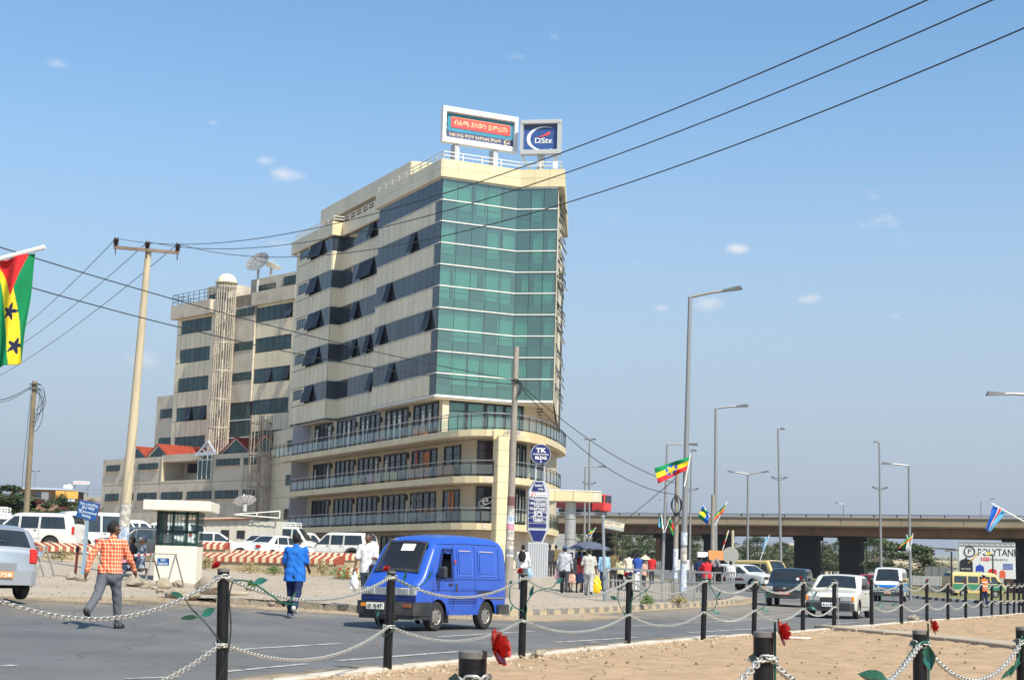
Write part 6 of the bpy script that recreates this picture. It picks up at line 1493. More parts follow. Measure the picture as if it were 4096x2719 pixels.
def sdf_mesh(name,prims,h,mt,parent,k=.03,cuts=(),wob=0.,seed=0,cut_fn=None):
    lo=np.min([np.minimum(np.array(p[1])-p[3],np.array(p[2])-p[4]) if p[0] == 'c' else np.array(p[1])-np.array(p[2]) for p in prims],0)-3*h-wob
    hi=np.max([np.maximum(np.array(p[1])+p[3],np.array(p[2])+p[4]) if p[0] == 'c' else np.array(p[1])+np.array(p[2]) for p in prims],0)+3*h+wob
    n=np.ceil((hi-lo)/h).astype(int)+1
    ax=[lo[i]+h*np.arange(n[i]) for i in range(3)];F=np.full(n,.12)
    for p in prims:
        kk=p[5] if p[0] == 'c' and len(p)>5 else k
        if p[0] == 'c': a,b,ra,rb=np.array(p[1],float),np.array(p[2],float),p[3],p[4];l=np.minimum(a-ra,b-rb)-.11;u=np.maximum(a+ra,b+rb)+.11
        else: a,r=np.array(p[1],float),np.array(p[2],float);l=a-r-.11;u=a+r+.11
        i0=np.maximum(0,np.floor((l-lo)/h).astype(int));i1=np.minimum(n,np.ceil((u-lo)/h).astype(int)+1)
        X_,Y_,Z_=np.meshgrid(*[ax[i][i0[i]:i1[i]] for i in range(3)],indexing='ij');P=np.stack([X_,Y_,Z_],-1)
        if p[0] == 'c':
            d=b-a;t=np.clip(((P-a) @ d)/max(1e-9,d @ d),0,1);D=np.linalg.norm(P-a-t[...,None]*d,axis=-1)-(ra+(rb-ra)*t)
        else: D=(np.linalg.norm((P-a)/r,axis=-1)-1)*r.min()
        S=F[i0[0]:i1[0],i0[1]:i1[1],i0[2]:i1[2]];q=np.clip(.5+.5*(S-D)/kk,0,1);S[...]=S*(1-q)+D*q-kk*q*(1-q)
    X_,Y_,Z_=np.meshgrid(*ax,indexing='ij')
    if wob:
        rr=np.random.default_rng(seed);f=rr.uniform(0,6,6)
        F=F+wob*(np.sin(X_*31+Z_*17+f[0])*np.sin(Y_*27-Z_*11+f[1])+.7*np.sin(Z_*42+X_*19+3*np.sin(X_*9+f[2])+f[3])+.4*np.sin(X_*63+Y_*51+Z_*30+f[4]))
    for (pt,nn) in cuts: F=np.maximum(F,(X_-pt[0])*nn[0]+(Y_-pt[1])*nn[1]+(Z_-pt[2])*nn[2])
    if cut_fn is not None: F=np.maximum(F,cut_fn(X_,Y_,Z_))
    F[0]=F[-1]=np.maximum(F[0],.01);F[:,0]=np.maximum(F[:,0],.01);F[:,-1]=np.maximum(F[:,-1],.01);F[:,:,0]=np.maximum(F[:,:,0],.01);F[:,:,-1]=np.maximum(F[:,:,-1],.01)
    V,Q=surface_nets(F,lo,h);Q=Q[(Q >= 0).all(1)]
    me=bpy.data.meshes.new(name);me.vertices.add(len(V));me.vertices.foreach_set('co',V.astype('f').ravel());me.loops.add(Q.size);me.loops.foreach_set('vertex_index',Q.astype('i').ravel())
    me.polygons.add(len(Q));me.polygons.foreach_set('loop_start',np.arange(0,Q.size,4,dtype='i'));me.polygons.foreach_set('use_smooth',np.ones(len(Q),'?'));me.materials.append(mt);me.update(calc_edges=True);me.validate()
    return link(name,me,parent)
V3=lambda *a: np.array(a,float)
def rotx(v,a): return V3(v[0],v[1]*cos(a)-v[2]*sin(a),v[1]*sin(a)+v[2]*cos(a))
def pose(legL=(0,0),legR=(0,0),armL=(0,8,10),armR=(0,8,10),lean=0.,w=1.,headturn=0.,sit=None,spread=0.):
    """angles in degrees: leg = (swing forward, knee bend), arm = (swing forward, outward, elbow bend)"""
    J={};hz_=.92
    for s,nm,lg in ((-1,'L',legL),(1,'R',legR)):
        a,b=radians(lg[0]),radians(lg[1]);hip=V3(s*.092*w,0,hz_);sp=s*(.0+spread)
        kn=hip+V3(sp,.43*sin(a),-.43*cos(a));an=kn+V3(sp*.4,.42*sin(a-b),-.42*cos(a-b))
        f=a-b+radians(118) if lg[1]>25 else radians(90)+min(0,(a-b)*.5)
        J['hip'+nm],J['kn'+nm],J['an'+nm]=hip,kn,an;fd=V3(0,cos(radians(90)-f) if False else sin(f),-cos(f));J['toe'+nm]=an+.15*fd+V3(s*.02,0,-.04);J['heel'+nm]=an-.05*fd+V3(0,0,-.045)
    L=radians(lean);up=V3(0,sin(L),cos(L));J['pel']=V3(0,0,hz_+.03);J['che']=J['pel']+up*.40;J['nek']=J['pel']+up*.56;J['hed']=J['nek']+V3(0,.02,.098)+up*.02
    for s,nm,ar in ((-1,'L',armL),(1,'R',armR)):
        sh=J['pel']+up*.48+V3(s*.185*w,0,0);a,o,b=[radians(q) for q in ar]
        d=V3(s*sin(o),sin(a)*cos(o),-cos(a)*cos(o));el=sh+d*.29;d2=V3(s*sin(o)*.4,sin(a+b) ,-cos(a+b));d2 /= np.linalg.norm(d2);wr=el+d2*.25
        J['sh'+nm],J['el'+nm],J['wr'+nm],J['hd'+nm]=sh,el,wr,d2
    zmin=min(J['toeL'][2],J['toeR'][2],J['heelL'][2],J['heelR'][2])-.03
    if sit is None:
        for q in J:
            if not q.startswith('hd'): J[q]=J[q]-V3(0,0,zmin)
    else:
        for q in J:
            if not q.startswith('hd'): J[q]=J[q]-V3(0,0,hz_-sit)
    J['turn']=radians(headturn);return J
m_skin=mat('brown_skin',(.115,.055,.032),.55,var=.12,vscale=6);m_hair=mat('black_hair',(.008,.007,.007),.8);m_shoe=mat('dark_shoe',(.02,.018,.017),.5);m_shoe_w=mat('white_trainer',(.55,.53,.48),.7)
def person(label,loc,face,J,shirt,trousers,h=.02,height=1.74,shoe=None,sleeve='short',hem=.0,hair=True,cap=None,group=None,skirt=None,bald=False,scarf=None,build=1.0,untucked=True,neckV=False,cheap=False,seed=0,skin=None):
    P=empty('person',label,'person',loc,atan2(face[1],face[0])-pi/2,group);P.scale=(height/1.75,)*3;w=build;sk=skin or m_skin
    H=J['hed'];T=J['turn'];ct,stn=cos(T),sin(T);hd=lambda x,y,z: H+V3(x*ct+y*-stn*-1*-1,x*stn+y*ct,z) if False else H+V3(x*ct-y*stn,x*stn+y*ct,z)
    b=[('c',J['pel'],J['che'],.10*w,.105*w),('c',J['che'],J['nek'],.078,.05),('c',J['nek']-V3(0,0,.02),hd(0,.0,-.03),.052,.055),('e',hd(0,-.005,.045),V3(.078,.095,.098)),('e',hd(0,.035,-.025),V3(.058,.068,.085))]
    if not cheap:
        b += [('c',hd(0,.098,.035),hd(0,.118,.0),.010,.016,.012),('c',hd(-.02,.094,-.042),hd(.02,.094,-.042),.011,.011,.012),('e',hd(.082,0,.01),V3(.014,.022,.034)),('e',hd(-.082,0,.01),V3(.014,.022,.034)),('c',hd(-.03,.088,.055),hd(.03,.088,.055),.014,.014,.015)]
    for nm,s in (('L',-1),('R',1)):
        b += [('c',J['sh'+nm],J['el'+nm],.048*w,.038),('c',J['el'+nm],J['wr'+nm],.038,.026),('c',J['hip'+nm],J['kn'+nm],.082*w,.052),('c',J['kn'+nm],J['an'+nm],.05,.034),('c',J['heel'+nm]+V3(0,0,.01),J['toe'+nm],.03,.028),('c',J['che']+V3(0,0,.05),J['sh'+nm]-V3(0,0,.02),.055,.04)]
        d=J['hd'+nm];wr=J['wr'+nm];side=V3(0,1,0)-d*d[1];side /= np.linalg.norm(side);nrm=np.cross(d,side)
        b += [('c',wr,wr+d*.05,.026,.03),('c',wr+d*.045+side*.02,wr+d*.085+side*.022,.02,.018),('c',wr+d*.045-side*.02,wr+d*.085-side*.02,.02,.017)]
        if not cheap:
            for q,ln in ((.03,.062),(.011,.074),(-.009,.068),(-.028,.05)):
                m_=wr+d*(.09+ln*.5)+side*q;b += [('c',wr+d*.085+side*q,m_,.0095,.009,.006),('c',m_,m_+(d*.8-nrm*s*.6)*ln*.5,.009,.0075,.006)]
            b += [('c',wr+d*.03+side*.028,wr+d*.075+side*.055,.012,.0095,.008)]
    sdf_mesh('body',b,h,sk,P,.028)
    # shirt
    if shirt:
        sb=[('c',J['pel']+V3(s*.052*w,0,-.02),J['che']+V3(s*.068*w,0,-.02),.124*w,.118*w) for s in (-1,1)]+[('c',J['che']+V3(0,0,.03),J['nek']-V3(0,0,.05),.112,.078),('c',J['nek']-V3(0,.01,.04),J['nek']-V3(0,.004,.012),.068,.064,.012)]
        for nm in 'LR':
            el=J['el'+nm];sh=J['sh'+nm];wr=J['wr'+nm];sb += [('c',J['che']+V3(0,0,.04),sh-V3(0,0,.022),.088,.062)]
            if sleeve == 'short': sb.append(('c',sh-V3(0,0,.012),sh+(el-sh)*.9,.064,.066))
            elif sleeve == 'long': sb += [('c',sh-V3(0,0,.012),el,.063,.052),('c',el,el+(wr-el)*.93,.052,.042)]
        z=J['pel'][2]-.13 if untucked else J['pel'][2]+.0
        cuts=[((0,0,z-hem),(0,0,-1))]
        if untucked: sb += [('c',J['pel']+V3(s*.068*w,-.01,-.2),J['pel']+V3(s*.066*w,0,0),.134*w,.13*w) for s in (-1,1)]
        if hem>.02: sb += [('c',J['pel']+V3(s*.07*w,0,-.2-hem),J['pel']+V3(s*.07*w,0,0),.138*w,.13*w) for s in (-1,1)]
        sdf_mesh('shirt',sb,h,shirt,P,.035,cuts,wob=.0045 if h<.015 else .004,seed=seed)
    if trousers:
        tb=[('c',J['pel']+V3(-.07*w,0,0),J['pel']+V3(.07*w,0,0),.115*w,.115*w),('c',J['pel']+V3(-.06*w,-.02,-.1),J['pel']+V3(.06*w,-.02,-.1),.118*w,.118*w)]
        for nm in 'LR': tb += [('c',J['hip'+nm]-V3(0,0,.03),J['kn'+nm],.102*w,.074),('c',J['kn'+nm],J['an'+nm]+V3(0,0,-.01),.074,.066)]
        sdf_mesh('trousers',tb,h,trousers,P,.03,[((0,0,J['pel'][2]+.085),(0,0,1))],wob=.004,seed=seed+3)
    if skirt:
        z=J['pel'][2];sdf_mesh('skirt',[('c',V3(-.05,0,z),V3(-.07,0,z-.5),.12,.16),('c',V3(.05,0,z),V3(.07,0,z-.5),.12,.16)],h,skirt,P,.03,[((0,0,z+.06),(0,0,1)),((0,0,z-.52),(0,0,-1))],wob=.006,seed=seed)
    sm=shoe or m_shoe
    for nm in 'LR': sdf_mesh('shoe',[('c',J['heel'+nm],J['toe'+nm],.043,.038),('c',J['an'+nm],J['heel'+nm]+V3(0,0,.02),.043,.042),('c',J['heel'+nm]-V3(0,0,.012),J['toe'+nm]-V3(0,0,.01),.036,.034)],min(h,.014),sm,P,.02,[((0,0,J['an'+nm][2]+.03),(0,0,1))])
    if hair and not cap: sdf_mesh('hair',[('e',hd(0,-.012,.055),V3(.084,.1,.1)),('e',hd(0,-.04,.02),V3(.078,.07,.085))],min(h,.014),m_hair,P,.02,[(hd(0,.055,.06),(-stn*.85,ct*.85,-.52)),(hd(0,0,-.045),(0,0,-1))])
    if cap:
        sdf_mesh('hair',[('e',hd(0,-.03,.03),V3(.082,.08,.085))],min(h,.014),m_hair,P,.02,[(hd(0,.02,0),(-stn,ct,0)),(hd(0,0,-.04),(0,0,-1))])
        sdf_mesh('cap',[('e',hd(0,-.005,.075),V3(.092,.105,.085)),('c',hd(-.03,.1,.065),hd(.03,.1,.065),.03,.03)],min(h,.014),cap,P,.015,[(hd(0,0,.045),(0,0,-1))])
    if scarf: sdf_mesh('scarf',[('e',hd(0,-.015,.045),V3(.1,.112,.118)),('c',hd(-.09,-.02,-.05),J['che']+V3(-.1,0,.1),.06,.09),('c',hd(.09,-.02,-.05),J['che']+V3(.1,0,.1),.06,.09)],h,scarf,P,.03,wob=.004,cut_fn=lambda X_,Y_,Z_: .06-np.sqrt(((X_-hd(0,.12,0)[0])/1.0) ** 2+(Y_-hd(0,.12,0)[1]) ** 2+((Z_-H[2])/1.3) ** 2))
    if not cheap:
        for s in (-1,1):
            e=hd(s*.03,.088,.036);MB().ball(tuple(e),.013,8,6).build('eye',m_let,P);MB().ball(tuple(hd(s*.03,.0985,.036)),.006,6,5).build('pupil',m_prb,P)
    return P
def fabric(name,col,**k): return mat(name,col,.9,var=k.pop('var',.1),vscale=k.pop('vscale',9),spec=.2,**k)
# ---- woven plaid and camouflage
m_plaid=fabric('orange_plaid',(.80,.14,.035));t=m_plaid.node_tree;b=t.nodes['Principled BSDF'];c=N(t,'ShaderNodeTexCoord');sx=N(t,'ShaderNodeSeparateXYZ');t.links.new(c.outputs['Object'],sx.inputs[0])
acc=None
ad=N(t,'ShaderNodeMath',operation='ADD');t.links.new(sx.outputs['X'],ad.inputs[0]);t.links.new(sx.outputs['Y'],ad.inputs[1])
for src,fr_ in ((sx.outputs['Z'],105),(ad.outputs[0],105)):
    m1=N(t,'ShaderNodeMath',operation='MULTIPLY');m1.inputs[1].default_value=fr_;t.links.new(src,m1.inputs[0]);s1=N(t,'ShaderNodeMath',operation='SINE');t.links.new(m1.outputs[0],s1.inputs[0])
    r1=N(t,'ShaderNodeMapRange');r1.inputs['From Min'].default_value=.45;r1.inputs['From Max'].default_value=.85;t.links.new(s1.outputs[0],r1.inputs[0])
    if acc is None: acc=r1.outputs[0]
    else: a2=N(t,'ShaderNodeMath',operation='ADD');t.links.new(acc,a2.inputs[0]);t.links.new(r1.outputs[0],a2.inputs[1]);acc=a2.outputs[0]
hf_=N(t,'ShaderNodeMath',operation='MULTIPLY');hf_.inputs[1].default_value=.5;t.links.new(acc,hf_.inputs[0])
mx=N(t,'ShaderNodeMix',data_type='RGBA');mx.inputs[6].default_value=(.72,.10,.025,1);mx.inputs[7].default_value=(.80,.66,.50,1);t.links.new(hf_.outputs[0],mx.inputs[0]);t.links.new(mx.outputs[2],b.inputs['Base Color'])
m_camo=fabric('blue_grey_camouflage',(.035,.05,.09),dirt=(.36,.41,.47),dscale=9,dlow=.5,dhigh=.56)
m_blue=fabric('bright_blue_cotton',(.018,.135,.52),bump=.4,bscale=14,dirt=(.03,.19,.60),dscale=3);m_navy=fabric('navy_cotton',(.018,.028,.085),bump=.3,bscale=14);m_grey=fabric('grey_trousers_cloth',(.115,.12,.14),bump=.4,bscale=12);m_wt=fabric('white_cotton',(.72,.72,.73));m_jean=fabric('grey_denim',(.10,.13,.17),bump=.3,bscale=14)
m_char=fabric('charcoal_cloth',(.045,.047,.055));m_lgrey=fabric('light_grey_jacket',(.42,.44,.48));m_maroon=fabric('maroon_print',(.22,.025,.03),dirt=(.03,.01,.012),dscale=12);m_olive=fabric('olive_brown_jacket',(.17,.13,.06));m_lblue=fabric('light_blue_cotton',(.28,.47,.66));m_sblue=fabric('royal_blue_jacket',(.03,.08,.33));m_redc=fabric('scarlet_cotton',(.55,.03,.04));m_paley=fabric('pale_yellow_cotton',(.60,.58,.36));m_cream=fabric('cream_shawl',(.62,.54,.44));m_tee=fabric('pale_grey_tee',(.50,.49,.46),dirt=(.30,.29,.27),dscale=7,stretch=(6,6,.4));m_blackc=fabric('black_cloth',(.015,.015,.018));m_hivis=fabric('orange_hi_vis',(.85,.16,.02));m_peach=fabric('peach_stripe_cloth',(.58,.36,.28))
def gp(x,Y,dz=0.): p=GY(x,Y);return Vector((p.x,p.y,pz(p.x,p.y)+dz))
def rp(x,y): p=G(x,y);return Vector((p.x,p.y,hz(p.x,p.y)+.006))
# 1 plaid man, walking away to the left across the road (seen from behind, striding)
J=pose(legL=(-30,28),legR=(14,2),armL=(-22,26,14),armR=(16,20,22),lean=4,headturn=-38,spread=.02)
person('man in an orange and white plaid shirt and grey trousers striding across the road',rp(425,2514),(.12,1),J,m_plaid,m_grey,.0105,1.76,sleeve='long',build=1.04,untucked=False,hem=.04,seed=1)
# 2 blue shirt
J=pose(legL=(12,3),legR=(-16,34),armL=(6,12,60),armR=(2,10,55),headturn=4)
person('man in a loose bright blue shirt and navy trousers walking away from the camera',rp(1172,2470),(.05,1),J,m_blue,m_navy,.0105,1.76,shoe=m_shoe_w,sleeve='short',hem=.06,build=1.1,seed=2)
# 3 white shirt man walking towards the camera
J=pose(legL=(16,4),legR=(-14,24),armL=(20,6,70),armR=(8,14,12),lean=3,headturn=-14)
wp=Vector(AT(1466,2400,37.2));wp.z=pz(wp.x,wp.y)
white_man=person('man in a white T-shirt and grey jeans walking towards the van with a plastic bag',wp,(-.15,-1),J,m_wt,m_jean,.0105,1.76,sleeve='short',seed=3)
hand=white_man.location+Matrix.Rotation(white_man.rotation_euler.z,3,'Z') @ Vector(J['wrR'])
bag=empty('plastic_bag','white plastic carrier bag held by the man in the white T-shirt','bag',(hand.x,hand.y,hand.z-.5))
m_bagw=mat('white_plastic_film',(.72,.72,.74),.4,var=.05)
sdf_mesh('bag_body',[('e',V3(0,0,.17),V3(.11,.09,.19)),('c',V3(0,0,.3),V3(0,0,.44),.07,.025),('e',V3(.02,0,.06),V3(.07,.07,.07))],.012,m_bagw,bag,.04,wob=.010)
MB().ball((0,0,.07),.075,10,7,(1,.9,.9)).build('contents',m_char,bag)
# 4 seated guard and the companion behind him
Jg=pose(legL=(82,62),legR=(74,40),armL=(36,8,40),armR=(30,10,50),lean=-6,sit=.46,headturn=8)
gq=AT(560,2270,45.5);gq.z=pz(gq.x,gq.y)
guard=person('seated guard in blue grey camouflage with a cap, leaning by the booth',gq,(-1,-.25),Jg,m_camo,m_camo,.0125,1.74,sleeve='long',cap=m_camo,seed=4)
ch=empty('stool','dark wooden stool under the seated guard','stool',gq,guard.rotation_euler.z);MB().box((0,-.05,.36),(.42,.40,.05),None,.01).build('seat',m_joint,ch)
for x in (-.16,.16):
    for y in (-.2,.12): MB().bar((x,y,0),(x*.9,y*.9,.34),.04).build('leg',m_joint,ch)
Jc=pose(legL=(80,80),legR=(80,80),armL=(30,6,60),armR=(30,6,60),sit=.42,lean=12)
q=AT(540,2265,48.5);q.z=pz(q.x,q.y);person('second person in dark clothes sitting behind the camouflaged guard',q,(-.8,-.5),Jc,m_char,m_char,.02,1.68,cheap=True,sleeve='long',seed=5)
MB_=MB().box((0,-.05,.3),(.4,.36,.08));st2=empty('stool','low dark block the second seated person sits on','stool',q);MB_.build('seat',m_joint,st2)
# 5.. pedestrians on the pavement
wk=lambda a,b=24: dict(legL=(a,4),legR=(-a,b))
pack=person('man in a white shirt with a black backpack walking beside the sign pylon',gp(2090,61.5),(.15,1),pose(armL=(6,12,20),armR=(6,12,20),**wk(10)),m_wt,m_jean,.016,1.72,sleeve='long',seed=6,cheap=True)
bpk=empty('backpack','black backpack on the back of the man in the white shirt','backpack',pack.location,pack.rotation_euler.z)
sdf_mesh('pack',[('e',V3(0,-.2,1.28),V3(.15,.1,.22)),('e',V3(0,-.26,1.2),V3(.11,.06,.12))],.014,m_blackc,bpk,.03)
for s in (-1,1): MB().tube([(s*.1,-.16,1.08),(s*.13,-.02,1.12),(s*.12,.12,1.3),(s*.11,.02,1.5),(s*.09,-.15,1.44)],.018,5).build('strap',m_blackc,bpk)
hb=lambda o,J,nm: o.location+Matrix.Rotation(o.rotation_euler.z,3,'Z') @ Vector(J['wr'+nm])*o.scale.x
def carrier(label,p,mt,sz=1.):
    b_=empty('plastic_bag',label,'bag',(p.x,p.y,p.z-.5*sz));b_.scale=(sz,)*3
    sdf_mesh('bag_body',[('e',V3(0,0,.17),V3(.14,.07,.19)),('c',V3(-.06,0,.3),V3(-.03,0,.46),.05,.018),('c',V3(.06,0,.3),V3(.03,0,.46),.05,.018)],.016,mt,b_,.03,wob=.006);return b_
m_bagb=mat('pale_blue_plastic',(.30,.48,.66),.4);m_bagy=mat('yellow_plastic',(.82,.55,.02),.4,var=.08);m_bagp=mat('pink_plastic',(.7,.45,.5),.4)
Jb=pose(armL=(6,12,20),armR=(6,12,20),**wk(10));carrier('pale blue carrier bag held by the man with the backpack',hb(pack,Jb,'R'),m_bagb,.9)
J=pose(armL=(4,14,18),armR=(8,14,22),**wk(14));grey_man=person('tall man in a light grey jacket and blue cap walking away',gp(2258,60.5),(.1,1),J,m_lgrey,m_char,.016,1.8,sleeve='long',cap=fabric('blue_cap_cloth',(.06,.11,.24)),build=1.12,seed=7,cheap=True)
carrier('pink carrier bag held by the man in the grey jacket',hb(grey_man,J,'L'),m_bagp,.85)
person('woman in a peach striped wrap half hidden beside the man in the grey jacket',gp(2284,62),(.3,1),pose(**wk(8)),m_char,None,.02,1.56,sleeve='long',skirt=m_peach,seed=8,cheap=True)
J=pose(armL=(30,10,80),armR=(50,14,90),**wk(9));red_w=person('woman in a maroon patterned top and dark skirt under the umbrella',gp(2316,62.5),(.1,1),J,m_maroon,None,.018,1.62,sleeve='long',skirt=m_navy,seed=9,cheap=True)
person('person in dark jeans walking between the maroon top and the pale tee',gp(2336,63.5),(.1,1),pose(**wk(11)),m_jean,m_navy,.02,1.62,seed=10,cheap=True)
hp=hb(red_w,J,'R');umb=empty('umbrella','open dark grey blue umbrella over the pavement walkers','umbrella',(hp.x+.12,hp.y,hp.z));m_umb=fabric('umbrella_cloth',(.10,.115,.165))
R=.93;n=16;rows=[(.001,.38)]+[(R*f,.38-.30*f*f) for f in (.25,.5,.75,1)]
pts=[(r*(1-(.05 if k % 2 else 0)*(r/R)),z-(0 if k % 2 else .04)*(r/R) ** 2,2*pi*k/n) for r,z in rows for k in range(n)]
MB().add([(r*cos(a),r*sin(a),z+.33) for r,z,a in pts],[(i*n+j,(i+1)*n+j,(i+1)*n+(j+1) % n,i*n+(j+1) % n) for i in range(4) for j in range(n)]).build('canopy',m_umb,umb,smooth=30)
MB().cyl((0,0,-.15),(0,0,.78),.012,n=6).build('shaft',m_rail,umb)
rb_=MB()
for k in range(8): a=k*pi/4;rb_.bar((0,0,.70),(R*.94*cos(a),R*.94*sin(a),.39),.012)
rb_.build('rib',m_rail,umb)
J=pose(armL=(4,16,30),armR=(2,12,10),**wk(13));tee=person('man in a pale grey tee and pale trousers carrying a yellow bag',gp(2356,58.5),(.06,1),J,m_tee,fabric('pale_trousers',(.40,.40,.42)),.015,1.76,build=1.08,seed=11,cheap=True)
carrier('bright yellow carrier bag held by the man in the pale grey tee',hb(tee,J,'R')+Vector((.03,0,-.1)),m_bagy,1.35)
person('man in a light blue shirt standing behind the street name post',gp(2416,68),(0,1),pose(**wk(6)),m_lblue,m_navy,.02,1.72,sleeve='long',seed=12,cheap=True)
person('dark capped figure waiting beyond the umbrella',gp(2321,76),(0,1),pose(),m_navy,m_char,.025,1.78,cap=fabric('white_cap_cloth',(.6,.6,.58)),seed=13,cheap=True)
GP_=None
for x,Y,lb,sh_,tr,kw in ((2453,74,'man in an olive brown jacket behind the railing',m_olive,m_char,dict(sleeve='long')),(2481,72,'girl in a pale yellow top behind the railing',m_paley,m_blackc,dict(height=1.45)),(2515,71,'woman in a cream shawl behind the railing',m_cream,m_navy,dict(sleeve='long',height=1.72)),(2551,71,'man in a royal blue jacket behind the railing',m_sblue,m_wt,dict(sleeve='long')),(2573,75,'small figure in a white and red top behind the railing',m_peach,m_char,dict(height=1.4)),(2607,90,'far figure in red beside the pier',m_redc,m_char,dict(height=1.6)),
        (2732,78,'person in grey holding up a newspaper by the thick lamp post',m_lgrey,m_jean,dict(sleeve='long',height=1.8)),(2797,78,'man balancing a white box on his shoulder',m_navy,m_char,dict(height=1.75)),(2828,66,'man in a scarlet shirt leaning on the railing',m_redc,m_char,dict(sleeve='long')),(2868,66,'woman in a black dress with a grey headscarf by the railing',m_blackc,m_blackc,dict(sleeve='long',scarf=fabric('grey_scarf',(.22,.22,.25)),height=1.66)),(2923,80,'man in a white shirt at the right end of the railing',m_wt,m_navy,dict(sleeve='long',height=1.62)),(2180+17,88,'dark figure in the entrance under the balconies, left',m_char,m_char,dict()),(2222,90,'dark figure in the entrance under the balconies, right',m_olive,m_char,dict())):
    arm=dict(armR=(160,8,20)) if 'balancing' in lb else dict(armL=(55,5,80),armR=(60,5,85)) if 'newspaper' in lb else dict(armL=(35,10,70),armR=(30,10,60)) if Y<72 else {}
    o=person(lb,gp(x,Y),(rt.uniform(-.6,.6),1 if 'newspaper' not in lb else -1),pose(**arm),sh_,tr,.025,seed=int(x),cheap=True,group=None,**kw)
    if 'balancing' in lb: bx=empty('box','white box carried on a shoulder behind the railing','box',(o.location.x+.15,o.location.y,o.location.z+1.72));MB().box((0,0,.13),(.5,.35,.26),None,.02).build('carton',m_let,bx)
    if 'newspaper' in lb: bx=empty('newspaper','open newspaper held up beside the thick lamp post','newspaper',(o.location.x,o.location.y-.35,o.location.z+1.2));MB().box((0,0,.1),(.55,.02,.5)).build('page',mat('newsprint',(.62,.62,.60),.9,dirt=(.25,.25,.26),dscale=14),bx)
# traffic officer on the right
cop=person('traffic officer in an orange vest and white cap standing on the far carriageway',rp(3938,2428),(-.4,1),pose(armL=(10,8,30),armR=(20,10,60),**wk(5,8)),m_hivis,m_navy,.018,1.74,cap=fabric('white_cap_cloth',(.6,.6,.58)),sleeve='none',seed=30,cheap=True)
for z in (1.12,1.32): sdf_mesh('reflective_band',[('c',V3(-.075,0,z),V3(.075,0,z),.128,.128)],.018,m_let,cop,.02,[((0,0,z+.03),(0,0,1)),((0,0,z-.03),(0,0,-1))])
# drivers
def seated(label,veh,x,y,z,shirt,h=.02):
    M=veh.matrix_basis;p=M @ Vector((x,y,z));a=veh.rotation_euler.z
    return person(label,p,(cos(a),sin(a)),pose(legL=(85,70),legR=(85,70),armL=(50,6,25),armR=(50,6,25),sit=.0),shirt,m_char,h,1.7,sleeve='short',seed=40,cheap=True)
# ================================================================ guard booth, signs, barriers
m_booth=mat('cream_booth_render',(.70,.66,.54),.85,var=.06,dirt=(.46,.41,.31),dscale=1.1,dlow=.56,dhigh=.85)
m_dgreen=mat('dark_green_steel',(.010,.045,.035),.4);m_paleg=mat('booth_glass',(.20,.27,.25),.08,var=.8,vscale=3,spec=.7)
def LPX(M,x,y,yy=0.):
    Mi=M.inverted();o=Mi @ EYE;d=Mi.to_3x3() @ RAY(x,y);return o+d*((yy-o.y)/d.y)
bp=AT(612,2325,47.0);bz=pz(bp.x,bp.y)
booth=empty('guard_booth','white guard booth with dark green barred windows and a flat overhanging roof','booth',(bp.x,bp.y,bz),radians(4));BMx=booth.matrix_basis.copy() if False else Matrix.Translation((bp.x,bp.y,bz)) @ Matrix.Rotation(radians(4),4,'Z')
w=LPX(BMx,780,2320).x;zs=LPX(BMx,700,2182).z;zr0=LPX(BMx,700,2043).z;zr1=LPX(BMx,700,2003).z;D=1.5
MB().box((w/2,D/2,zs/2-.1),(w,D,zs+.2),None,.012).build('wall',m_booth,booth)
MB().box((w/2+.03,D/2-.1,(zr0+zr1)/2),(w+.75,D+.9,zr1-zr0),None,.015).build('roof_slab',m_booth,booth)
MB().box((.06,D/2,(zs+zr0)/2),(.12,D-.1,zr0-zs)).build('side_wall',m_frame,booth)
MB().box((w/2+.06,D-.05,(zs+zr0)/2),(w-.2,.02,zr0-zs)).build('rear_window',m_bal,booth)
fr=MB();H=zr0-zs
for x in (.14,.5,w-.35,w-.03): fr.box((x,.04,zs+H/2),(.07,.07,H-.005))
for z in (zs+.05,zs+.42,zr0-.06): fr.box((w/2+.05,.035,z),(w-.12,.06,.08))
fr.build('window_frame',m_dgreen,booth)
bar=MB().box((0,0,0),(.017,.017,H-.1)).mesh('window_bar',m_dgreen)
for k in range(10): link('window_bar',bar,booth,Matrix.Translation((.2+k*(w-.28)/9,-.01,zs+H/2)))
for k in range(6): link('window_bar',bar,booth,Matrix.Translation((w-.02,.1+k*(D-.2)/5,zs+H/2)))
for z in (zs+.05,zr0-.06): MB().box((w-.02,D/2,z),(.06,D,.08)).build('window_frame',m_dgreen,booth)
MB().box((.35,.3,zs+.22),(.3,.2,.25),None,.02).build('counter_box',m_let,booth)
def signpost(): pass
# blue parking sign
pp=AT(328,2305,44);zg=pz(pp.x,pp.y)
ps=empty('parking_sign','blue parking sign with white Amharic and English lettering on a pale blue post','sign',(pp.x,pp.y,zg),0)
top=AT(352,2065,44);zt=top.z-zg;dx=top.x-pp.x
m_pb=mat('pale_blue_post',(.22,.36,.48),.5,var=.2,dirt=(.25,.2,.16),dscale=3);MB().bar((0,0,-.1),(dx,0,zt),.085).build('post',m_pb,ps)
sg=mat('sign_blue',(.012,.075,.25),.45,var=.1);sgl=mat('sign_white',(.68,.74,.78),.5)
tl=AT(322,1998,44);tr_=AT(402,2015,44);bl=AT(316,2068,44)
ex=(tr_-tl).normalized();ez=(tl-bl).normalized();ez=(ez-ex*ez.dot(ex)).normalized();W_=(tr_-tl).length;H_=(tl-bl).length;c=(tl+tr_)/2-ez*H_/2-Vector((pp.x,pp.y+.05,zg))
